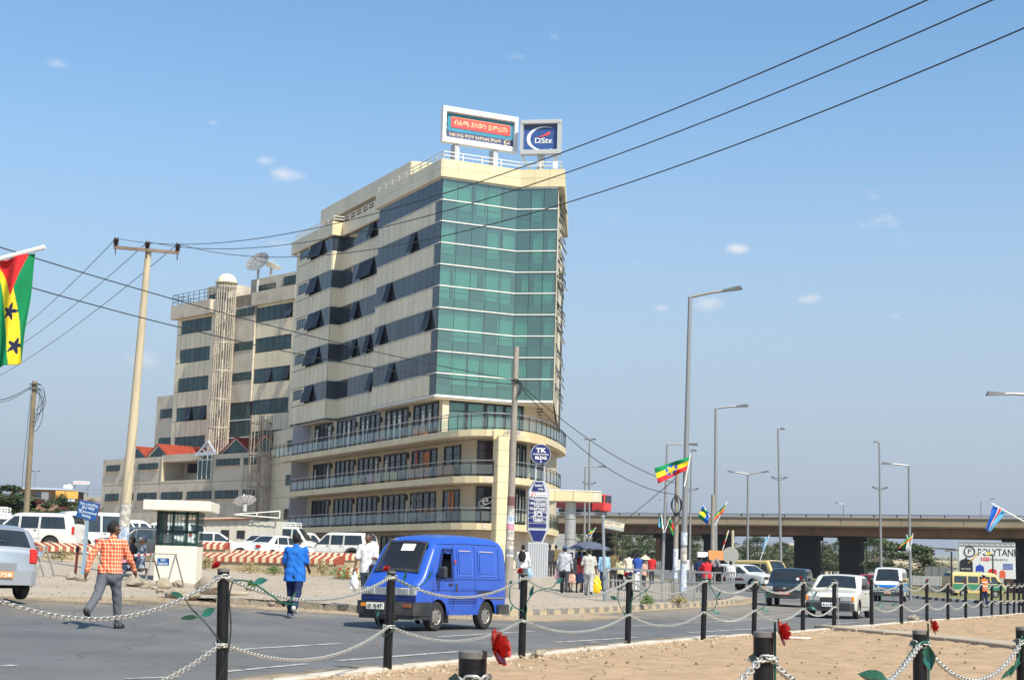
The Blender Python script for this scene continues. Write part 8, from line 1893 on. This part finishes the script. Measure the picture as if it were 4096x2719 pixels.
# ---------------------------------------------------------------- flags
def flag(label,corners,n_,col,mats,amp=.06,nu=44,nv=30,fold=3.0,seed=0,stick=None,group=None):
    """corners: four world points A(u0,v0) B(u1,v0) C(u1,v1) D(u0,v1); col(u,v) -> material index"""
    A,B,C_,D=[Vector(c) for c in corners];o=empty('flag',label,'flag',A,0,group);rr=random.Random(seed);ph=rr.uniform(0,6);vs=[];fs=[];mi=[]
    nn=(B-A).cross(D-A).normalized()
    for i in range(nu+1):
        for j in range(nv+1):
            u,v=i/nu,j/nv;p=(A.lerp(B,u)).lerp(D.lerp(C_,u),v)-A
            p += nn*amp*sin(fold*2*pi*(u if n_ == 'u' else v)+ph+1.5*(v if n_ == 'u' else u))*(min(1,3*u) if n_ == 'u' else min(1,3*v));p += nn*amp*.35*sin(9*u+7*v+ph);vs.append(p)
    for i in range(nu):
        for j in range(nv): fs.append((i*(nv+1)+j,(i+1)*(nv+1)+j,(i+1)*(nv+1)+j+1,i*(nv+1)+j+1));mi.append(col((i+.5)/nu,(j+.5)/nv))
    mb=MB();mb.v=[tuple(p) for p in vs];mb.f=fs;mb.m=mi;c=mb.build('cloth',mats,o,smooth=60)
    sl=c.modifiers.new('thickness','SOLIDIFY');sl.thickness=.008
    if stick: MB().tube([Vector(s)-A for s in stick],.022,6).build('stick',m_bbw,o)
    return o
fg,fy,fr_,fb,fk,fw_,fl_=fabric('flag_green',(.01,.22,.085)),fabric('flag_yellow',(.80,.58,.03)),fabric('flag_red',(.66,.03,.035)),fabric('flag_blue',(.02,.12,.50)),fabric('flag_black',(.02,.025,.06)),fabric('flag_white',(.75,.75,.75)),fabric('flag_light_blue',(.12,.42,.72))
MF=[fg,fy,fr_,fb,fk,fw_,fl_]
def star(u,v,cu,cv,r,asp=1.,rot=0.):
    x,y=(u-cu),(v-cv)*asp;a=atan2(x,y)+rot;q=hypot(x,y);s=2*pi/5;b=abs((a+s/2) % s-s/2);return q<r*(.382/cos(s/2-b) if False else cos(pi*.3)/cos(pi*.3-0)*0+r*0+1)*(.38+.62*max(0,1-b/(s/2)) ** 1.4)
YF=22.0
def fstome(u,v):   # u down the cloth, v across; hoist along the pole at the top
    k=u/.37
    if k<1 and .2+.41*k<v<.89-.28*k: return 2
    if .20+.47*u<v<.53+.47*u: return 4 if (star(u,v,.51,.60,.085,.42) or star(u,v,.83,.78,.085,.42)) else 1
    return 0
flag('large green, yellow and red flag with black stars at the left edge',[AT(-60,1052,YF),AT(-50,1478,YF),AT(80,1452,YF),AT(137,1012,YF)],'v',fstome,MF,.07,110,70,1.6,1)
fp=empty('flagpole','slanted white flagpole reaching in from the left picture edge','flagpole',AT(-320,1120,YF));e=AT(180,988,YF)-fp.location;MB().tube([Vector((0,0,0)),e],.035,8).build('pole',m_bbw,fp);s_=AT(-320,2400,YF);MB().tube([Vector((0,.15,s_.z-fp.location.z)),Vector((0,.15,.3))],.09,10).build('mast',m_lamp,fp)
def feth(u,v):
    x=(u-.52)*1.9;y=(v-.5)
    if x*x+y*y<.12: return 1 if star(u,v,.52,.5,.19,.53) else 3
    return 0 if v<.33 else 1 if v<.66 else 2
YE=56.6
flag('large green, yellow and red flag with a blue disc on the tall thick lamp',[AT(2757,1826,YE),AT(2616,1872,YE),AT(2632,1934,YE),AT(2752,1876,YE)],'u',feth,MF,.10,70,50,1.3,2,[AT(2737,1945,YE),AT(2763,1812,YE)])
tri=lambda u,v: 0 if v<.33 else 1 if v<.66 else 2
def small(label,pts,Y,col,stick,n_='v',seed=0,amp=.08): return flag(label,[AT(x,y,Y) for x,y in pts],n_,col,MF,amp,24,18,1.5,seed,[AT(x,y,Y) for x,y in stick])
small('small light green, blue and white flag on the square armed lamp, left side',[(2648,2062),(2655,2118),(2633,2106),(2636,2070)],91.5,lambda u,v: 6 if v>.6 else 0 if v>.3 else 5,[(2654,2130),(2645,2060)],seed=3)
small('small green, yellow and red flag hanging right of the square armed lamp',[(2680,2068),(2706,2125),(2690,2142),(2674,2100)],91.5,lambda u,v: 0 if u<.35 and v<.6 else 2 if v<.45 else 1 if v<.7 else 0,[(2658,2128),(2682,2066)],seed=4)
small('small blue, yellow and green flag on the second street lamp',[(2811,2020),(2838,2052),(2832,2098),(2792,2066)],81,lambda u,v: 3 if u+v*.2>.72 or (u<.25 and v<.4) else 1 if .35<v<.7 else 0,[(2858,2100),(2811,2018)],seed=5)
small('small green, yellow and red flag raised right of the second street lamp',[(2909,2006),(2860,2060),(2856,2082),(2895,2046)],81,lambda u,v: 0 if v<.4 else 1 if v<.6 else 2,[(2860,2100),(2909,2004)],'u',seed=6)
small('small red and yellow flag drooping at the second street lamp',[(2856,2062),(2838,2066),(2836,2078),(2854,2082)],81,lambda u,v: 2 if v<.6 else 1,[(2858,2098),(2856,2060)],'u',seed=7)
small('small green, yellow and red flag hanging in front of the second pier',[(2912,2122),(2900,2172),(2891,2182),(2907,2130)],83,lambda u,v: 1 if u<.2 else 0 if u<.6 else 2,[(2890,2200),(2915,2120)],seed=8)
small('small pale blue and white flag before the trees beyond the right lane',[(3076,2142),(3054,2200),(3047,2204),(3060,2152)],110,lambda u,v: 6 if v<.35 or v>.7 else 5,[(3040,2240),(3078,2138)],seed=9)
small('small green, yellow and red flag on the right hand lamp',[(3651,2134),(3600,2182),(3592,2194),(3648,2154)],99,tri,[(3640,2200),(3652,2132)],'u',seed=10)
small('small green and white flag with a red mark behind the right hand lamp',[(3628,2140),(3612,2180),(3632,2206),(3638,2160)],99.5,lambda u,v: 0 if v<.5 else 5,[(3640,2202),(3627,2136)],seed=11)
def fcv(u,v): return 2 if .47<v<.6 else 5 if .38<v<.69 else 3 if v<.38 else 6
small('blue flag with white and red stripes hanging from a slanted stick at the right edge',[(3972,2021),(3944,2118),(3958,2126),(4024,2046)],56.5,fcv,[(4160,2120),(3966,2012)],seed=12,amp=.07)
small('small green, yellow and red flag in front of the tank hoarding',[(3912,2206),(3876,2246),(3874,2254),(3910,2218)],120,tri,[(3932,2200),(3910,2208)],'u',seed=13)
small('small white and orange flag beside the tank hoarding lettering',[(3928,2206),(3962,2210),(3962,2218),(3932,2214)],120,lambda u,v: 5 if u<.5 else 1,[(3930,2260),(3928,2202)],'u',seed=14)
small('small green and yellow flag beside the cream canopy column',[(2381,2110),(2356,2122),(2354,2146),(2372,2130)],104,lambda u,v: 0 if v<.35 else 1 if v<.7 else 3,[(2360,2150),(2383,2108)],'u',seed=15)
small('tiny red flag behind the canopy column',[(2300,2168),(2310,2184),(2302,2188),(2298,2176)],104,lambda u,v: 2,[(2300,2200),(2299,2164)],seed=16)
# ================================================================ chained posts with metal roses
m_bpostm=mat('black_pipe_paint',(.0065,.0065,.008),.42,var=.5,vscale=7,spec=.35,dirt=(.05,.045,.04),dscale=5,dlow=.6,dhigh=.8,bump=.15,bscale=60);m_cap_=mat('dull_post_cap',(.14,.135,.13),.6,var=.3,vscale=20)
m_chain=mat('galvanised_chain',(.50,.50,.465),.4,metal=.6,var=.25,vscale=14,dirt=(.32,.22,.12),dscale=6,dlow=.62,dhigh=.75)
m_rose=mat('red_metal_petal',(.42,.018,.014),.38,coat=.4,var=.2,vscale=20);m_leaf=mat('green_metal_leaf',(.016,.125,.092),.35,coat=.4,var=.35,vscale=14);m_vine=mat('green_metal_stem',(.012,.10,.07),.4)
m_dleaf=mat('dark_metal_stem',(.018,.03,.028),.45)
lv=MB();pr_=[(0,0),(.12,.03),(.3,.20),(.5,.27),(.72,.2),(.9,.08),(1,0)]
for sg in (-1,1):
    vs=[]
    for x,y in pr_: vs += [(x,0,-.10*sin(pi*x)),(x,sg*y,.10*abs(y)/.27*(1+.3*sin(9*x))-.06*sin(pi*x))]
    fs=[(2*i,2*i+2,2*i+3,2*i+1) for i in range(len(pr_)-1)];lv.add(vs,fs if sg>0 else [f[::-1] for f in fs])
lv.tube([(-.12,0,0),(.3,0,-.075),(.6,0,-.09),(1,0,0)],.014,4)
LEAF=lv.mesh('leaf',m_leaf,50)
def petal_mesh(r,w,cup):
    vs=[];n=4
    for i in range(n+1):
        for j in range(5): t=i/n;a=(j-2)/2;vs.append((r*t,w*a*sin(pi*(.15+.8*t)*.9)*1.1,cup*t*t+.12*r*a*a*t+.05*r*t*sin(5*a+2)))
    return MB().add(vs,[(i*5+j,(i+1)*5+j,(i+1)*5+j+1,i*5+j+1) for i in range(n) for j in range(4)]).mesh('petal',m_rose,50)
PET=[petal_mesh(.062,.030,.012),petal_mesh(.048,.026,.026),petal_mesh(.032,.02,.03)]
def rose(parent,p,direction,s=1.):
    R=Vector(direction).normalized().to_track_quat('Z','Y').to_matrix().to_4x4();hub=MB().ball((0,0,.012),.016,8,6,(1,1,1.3)).build('rose',m_rose,parent,M=Matrix.Translation(p) @ R @ Matrix.Diagonal((s,s,s,1)))
    for k,(n,me) in enumerate(((8,PET[0]),(6,PET[1]),(4,PET[2]))):
        for i in range(n): link('petal',me,hub,Matrix.Translation((0,0,.006*k)) @ Matrix.Rotation(2*pi*i/n+k*.4+random.uniform(-.1,.1),4,'Z') @ Matrix.Rotation(-.15*k+random.uniform(-.12,.12),4,'Y'))
    return hub
def vine(parent,pts,leaves,r=.008,mt=None):
    P=smooth_path(pts,2);o=MB().tube(P,r,6).build('vine',mt or m_vine,parent,smooth=60)
    for (f,d,s,roll) in leaves:
        p=P[min(len(P)-1,int(f*(len(P)-1)))];M=Matrix.Translation(p) @ Vector(d).normalized().to_track_quat('X','Z').to_matrix().to_4x4() @ Matrix.Rotation(roll,4,'X') @ Matrix.Diagonal((s,s,s,1));link('leaf',LEAF,o,M)
    return o
def post(label,base,top,r):
    o=empty('chain_post',label,'post',base);t=Vector(top)-Vector(base);MB().tube([(0,0,-.15),t*.3,t*.7,t*.99],r,16).build('pipe',m_bpostm,o,smooth=50)
    MB().lathe((t.x,t.y,t.z*.985),[(r*1.02,-.01),(r*1.03,.012),(r*.9,.017),(.001,.02)],n=16).build('cap',m_cap_,o,smooth=30);return o,t
FARP=[(-160,None),(885,2835),(1548,2692),(2086,2642),(2510,2590),(2812,2567),(3015,2549),(3211,2531),(3336,2519),(3487,2508),(3606,2499),(3708,2491),(3792,2484),(3863,2477),(3925,2471),(3967,2466),(4003,2464),(4030,2461),(4056,2459),(4076,2457),(4092,2456)]
FART=[None,(894,2272),(1566,2282),(2097,2290),(2518,2302),(2820,2308),(3021,2313),(3213,2316),(3337,2316),(3485,2312),(3604,2320),(3707,2322),(3791,2324),(3862,2326),(3924,2327),(3967,2328),(4003,2329),(4031,2330),(4057,2331),(4077,2332),(4093,2333)]
ORD=['first','second','third','fourth','fifth','sixth','seventh','eighth','ninth','tenth','eleventh','twelfth','thirteenth','fourteenth','fifteenth','sixteenth','seventeenth','eighteenth','nineteenth','twentieth']
posts=[]
rv=random.Random(17)
for i,(b,t) in enumerate(zip(FARP,FART)):
    if i == 0: base=Vector((-3.65,10.1,.0));top=base+Vector((.02,0,1.2))
    else:
        g=G(*b);base=Vector((g.x,g.y,.01));top=AT(t[0],t[1],g.y)
        if not 1.05<top.z<1.36: top=Vector((top.x,top.y,1.22))
    nm='black chain post just outside the left picture edge' if i == 0 else 'black chain post along the road edge, %s from the left' % ORD[i-1]
    if i == 8: nm='black chain post with loose chain hanging down it and piled at its foot'
    o,t_=post(nm,base,top,.052);tag(o,group='black chain posts along the road edge');posts.append((o,base,t_))
    if i in (1,2,3,4,7,9,11,13): rose(o,t_+Vector((-.05 if i != 11 else .02,-.02,.015)),(-.5,-.4,.75) if i != 8 else (0,0,1),.85)
P_=lambda i: posts[i]
vine(P_(1)[0],[(.05,-.055,1.08),(.02,-.06,.95),(.06,-.05,.7),(.045,-.055,.45),(-.04,-.06,.2),(-.03,-.06,.05)],[],.007,m_dleaf)
vine(P_(1)[0],[(-.03,-.06,.56),(-.12,-.08,.68),(-.2,-.08,.76),(-.3,-.06,.84),(-.36,-.05,.93)],[(.55,(-.7,0,-.1),.17,.6),(.55,(.6,0,.35),.15,1.2),(.9,(-.6,0,.25),.15,.9)],.008,m_dleaf)
vine(P_(1)[0],[(.05,-.03,1.09),(.2,-.06,1.09),(.35,-.08,1.0),(.5,-.1,.9),(.62,-.1,.9)],[(.35,(.5,0,.1),.14,1.0),(.8,(.3,0,.5),.13,.3)],.008)
vine(P_(2)[0],[(-.05,-.05,.42),(-.14,-.05,.62),(-.17,-.06,.8)],[(.05,(.6,-.2,.5),.17,.4),(.55,(.15,0,.5),.1,.9)],.007,m_dleaf);vine(P_(2)[0],[(.05,-.04,1.12),(.16,-.06,1.05),(.34,-.06,1.0),(.46,-.04,1.12),(.5,-.03,1.2)],[(.3,(.3,0,.9),.16,.5),(.7,(.2,0,.6),.11,.2)],.007);vine(P_(2)[0],[(.06,-.04,.9),(.07,-.04,.6),(.03,-.06,.3),(.055,-.03,.06)],[],.006,m_dleaf)
vine(P_(3)[0],[(.05,-.05,.5),(.04,-.06,.68),(-.12,-.06,.72),(-.2,-.06,.84),(-.19,-.06,1.0)],[(.25,(0,0,.8),.2,.3),(.6,(-.2,0,-.8),.1,.8),(.95,(.1,0,.7),.12,.8)],.008);vine(P_(3)[0],[(.05,-.04,.8),(.14,-.05,.95),(.3,-.06,1.0),(.42,-.05,1.02),(.46,-.04,1.1)],[(.2,(.3,0,.9),.2,.5),(.85,(.4,0,.3),.14,1.0)],.007)
vine(P_(4)[0],[(-.05,-.04,1.05),(-.2,-.05,.95),(-.16,-.05,.7),(-.05,-.04,.55)],[(.2,(.1,0,.6),.14,.4),(.55,(-.5,0,.2),.16,.9),(.8,(.3,0,-.3),.14,.3)],.008);vine(P_(4)[0],[(.04,-.05,.5),(.03,-.06,.8),(.2,-.06,.9),(.36,-.05,1.02),(.38,-.05,1.15)],[(.35,(0,0,.9),.2,.3),(.7,(-.3,0,-.5),.12,.4)],.008)
for i in (5,6,7,9,10):
    o,b,t=posts[i];s=rv.choice((-1,1));vine(o,[(s*.05,-.05,.55),(s*.22,-.05,.62),(s*.26,-.05,.85),(s*.12,-.05,1.05)],[(.3,(s*.5,0,-.2),.17,.8),(.6,(s*.3,0,.5),.17,.3),(.95,(-s*.2,0,.6),.13,.7)],.009)
# chain links
def link_mesh(L,w,r,seg=14,n=6):
    P=[];h=(L-w)/2
    for k in range(seg): a=2*pi*k/seg;P.append((h*(1 if cos(a)>0 else -1)+w/2*cos(a) if abs(cos(a))>1e-6 else 0,w/2*sin(a),0))
    vs=[];fs=[]
    for i in range(seg):
        p=Vector(P[i]);d=(Vector(P[(i+1) % seg])-Vector(P[i-1])).normalized();e=Vector((0,0,1));g=d.cross(e)
        for j in range(n): t=2*pi*j/n;vs.append(p+(e*cos(t)+g*sin(t))*r)
    for i in range(seg):
        for j in range(n): fs.append((i*n+j,i*n+(j+1) % n,((i+1) % seg)*n+(j+1) % n,((i+1) % seg)*n+j))
    return MB().add(vs,fs)
LK=link_mesh(.056,.033,.0056);LKM=LK.mesh('link',m_chain,80);LKB=link_mesh(.072,.04,.0088,8,4);LKN=link_mesh(.046,.030,.0056).mesh('link',m_chain,80)
def chain(label,a,b,sag,mode='parts',pitch=.043,group=None,mesh=None):
    a=Vector(a);b=Vector(b);o=empty('chain',label,'chain',a,0,group);D=b-a;f=lambda s: D*s+Vector((0,0,-sag*4*s*(1-s)))
    Lg=sum((f((k+1)/60)-f(k/60)).length for k in range(60));n=int(Lg/pitch);mb=MB() if mode != 'parts' else None
    for k in range(n):
        s=(k+.5)/n;p=f(s);d=(f(min(1,s+.01))-f(max(0,s-.01))).normalized();M=Matrix.Translation(p) @ d.to_track_quat('X','Z').to_matrix().to_4x4() @ Matrix.Rotation((k % 2)*pi/2+pi/4+rv.uniform(-.25,.25),4,'X')
        if mode == 'parts': link('link',mesh or LKM,o,M)
        else: mb.add([M @ Vector(v) for v in LKB.v],LKB.f)
    if mb: mb.build('links',m_chain,o,kind='stuff')
    return o
gch='galvanised chains slung between the road edge posts'
for i in range(len(posts)-1):
    if i == 8: continue
    (o1,b1,t1_),(o2,b2,t2_)=posts[i],posts[i+1]
    for nm,f in (('upper',.935),('lower',.45)):
        if i >= 14 and nm == 'x': continue
        a=b1+t1_*f;b=b2+t2_*f;d=(b-a).normalized();near=i <= 4
        A_='outer left' if i == 0 else ORD[i-1]
        sg={0: (.30,.33)}.get(i,(.24,.22))[0 if nm == 'upper' else 1]*(1 if i<5 else (b-a).length/3.9)*rv.uniform(.92,1.1)
        chain('%s chain between the %s and %s road edge posts' % (nm,A_,ORD[i]),a+d*.05,b-d*.05,sg,'parts' if near else 'joined',.043 if near else .058,gch)
    # turns of chain round the post
    for f in (.935,.45):
        p=t2_*f;rg=MB();n=9
        for k in range(n):
            a=-pi*.95+pi*.9*k/(n-1);q=Vector((p.x+.064*cos(a),p.y+.064*sin(a),p.z+rv.uniform(-.012,.012)));M=Matrix.Translation(q) @ Matrix.Rotation(a+pi/2,4,'Z') @ Matrix.Rotation((k % 2)*pi/2+.5,4,'X');rg.add([M @ Vector(v) for v in LK.v],LK.f)
        rg.build('chain_wrap',m_chain,o2,smooth=80,kind='stuff')
o8,b8,t8=posts[8]
chain('loose chain hanging down the eighth road edge post',b8+t8*.95+Vector((.06,-.05,0)),b8+Vector((.09,-.07,.04)),-.0,'joined',.05);chain('chain end trailing on the earth right of the eighth post',b8+Vector((-.25,-.12,.05)),b8+Vector((1.6,-.9,.06)),.0,'joined',.05)
# ---- near row
NP=[]
for lb,x,y,Y,r in (('nearest black post, cut by the lower picture edge, with a large red rose',1892,2603,5.6,.05),('tall near black post with a red rose at the lower right',3054,2526,7.75,.05),('near black post with a broad green leaf hanging on it',3679,2521,10.7,.049),('near black post cut by the right picture edge',4088,2507,12.6,.05)):
    t=AT(x,y,Y);b=Vector((t.x-.0,t.y,.0));o,tv=post(lb,b,t,r);NP.append((o,b,tv))
rose(NP[0][0],NP[0][2]+Vector((.075,-.03,.012)),(.93,-.22,.34),1.08);rose(NP[1][0],NP[1][2]+Vector((.075,-.02,.0)),(.95,-.25,.22),1.05);rose(NP[2][0],NP[2][2]+Vector((.075,-.02,.03)),(.94,-.25,.24),.9);rose(NP[3][0],NP[3][2]+Vector((.04,-.02,.06)),(.7,-.5,.3),.9)
for o,b,t in NP[1:3]: vine(o,[(t.x+.054,-.01,t.z+.05),(t.x+.056,-.01,t.z-.2),(t.x+.056,-.012,t.z-.5),(t.x+.05,-.01,.1)],[],.006)
vine(NP[0][0],[(-.22,-.08,.66),(-.16,-.1,.80),(-.04,-.12,.865),(.05,-.12,.855),(.10,-.1,.77)],[(.72,(.02,-.1,-.9),.15,1.57)],.009)
vine(NP[2][0],[(.05,-.04,.83),(.02,-.08,.86),(-.05,-.09,.83),(-.14,-.1,.70),(-.24,-.1,.58),(-.36,-.1,.50)],[(.2,(.06,-.05,-.6),.19,1.57),(.75,(-.7,0,.1),.22,.9)],.008)
vine(NP[1][0],[(.055,-.03,.66),(.09,-.06,.5),(.2,-.08,.42),(.3,-.08,.45)],[(.8,(.5,0,.2),.17,.6)],.007);vine(NP[1][0],[(-.05,-.05,.4),(-.2,-.08,.5),(-.32,-.08,.45)],[(.9,(-.5,0,.1),.2,.9)],.007)
vine(NP[3][0],[(-.05,-.05,.62),(-.05,-.07,.75),(-.02,-.06,.85)],[(.1,(-.5,-.1,-.4),.2,.7),(.4,(-.3,0,-.7),.2,.3)],.008)
vine(NP[2][0],[(.05,-.04,.28),(.12,-.06,.32)],[(.9,(.5,0,.4),.16,.6)],.007)
za=[.86,.855,.83,.80]
spans=[((-1.9,3.6,.86),0,'near chain leaving the nearest post to the left, below the picture'),(0,1,'near chain between the nearest post and the rose post at the lower right'),(1,2,'near chain between the rose post and the leaf post at the lower right'),(2,3,'near chain between the leaf post and the right edge post')]
for a_,b_,lb in spans:
    pa_=Vector(a_) if isinstance(a_,tuple) else NP[a_][1]+Vector((NP[a_][2].x,-.03,za[a_]));pb_=NP[b_][1]+Vector((NP[b_][2].x,-.03,za[b_]));d=(pb_-pa_).normalized()
    chain(lb,pa_+d*(.05 if not isinstance(a_,tuple) else 0),pb_-d*.05,.27,'parts',.035,'galvanised chains of the near post row',LKN)
for (o,b,t),z in zip(NP,za):
    rg=MB()
    for k in range(7): a=-pi*.95+pi*.9*k/6;M=Matrix.Translation((t.x+.06*cos(a),.06*sin(a),z+rv.uniform(-.008,.012))) @ Matrix.Rotation(a+pi/2,4,'Z') @ Matrix.Rotation((k % 2)*pi/2+.5,4,'X');rg.add([M @ Vector(v) for v in LK.v],LK.f)
    rg.build('chain_wrap',m_chain,o,smooth=80,kind='stuff');MB().bar((t.x-.07,-.05,z+.02),(t.x-.04,-.055,z-.02),.02,.03).build('hook',m_dleaf,o)
# litter on the median
p=G(3200,2565);o=MB().box((0,0,.03),(.42,.09,.02)).build('plank',m_let);o.location=(p.x,p.y,.05);o.rotation_euler=(0,0,-.12);tag(o,'short white plank lying on the bare earth by the rose post','plank')
for i,(x,y,s) in enumerate(((3652,2490,.22),(2150,2640,.12),(2160,2628,.1))): p=G(x,y);rock(('flat tan rock on the median beside the twelfth post','dark clod on the median right of the third post','small clod behind the dark clod by the third post')[i],(p.x,p.y,.02),(s,s*.7,s*.55),50+i)
# van driver
dm=van.matrix_basis
a=van.rotation_euler.z;px_=Vector((van.location.x,van.location.y,van.location.z))+Matrix.Rotation(a,3,'Z') @ Vector((SV.L/2-1.12,.36,.66))
drv=person('van driver in a yellow shirt seen through the open cab window',px_,(cos(a),sin(a)),pose(legL=(85,70),legR=(85,70),armL=(50,6,25),armR=(50,6,25),sit=.0),fabric('yellow_shirt',(.6,.48,.12)),m_char,.018,1.66,seed=41,cheap=True)
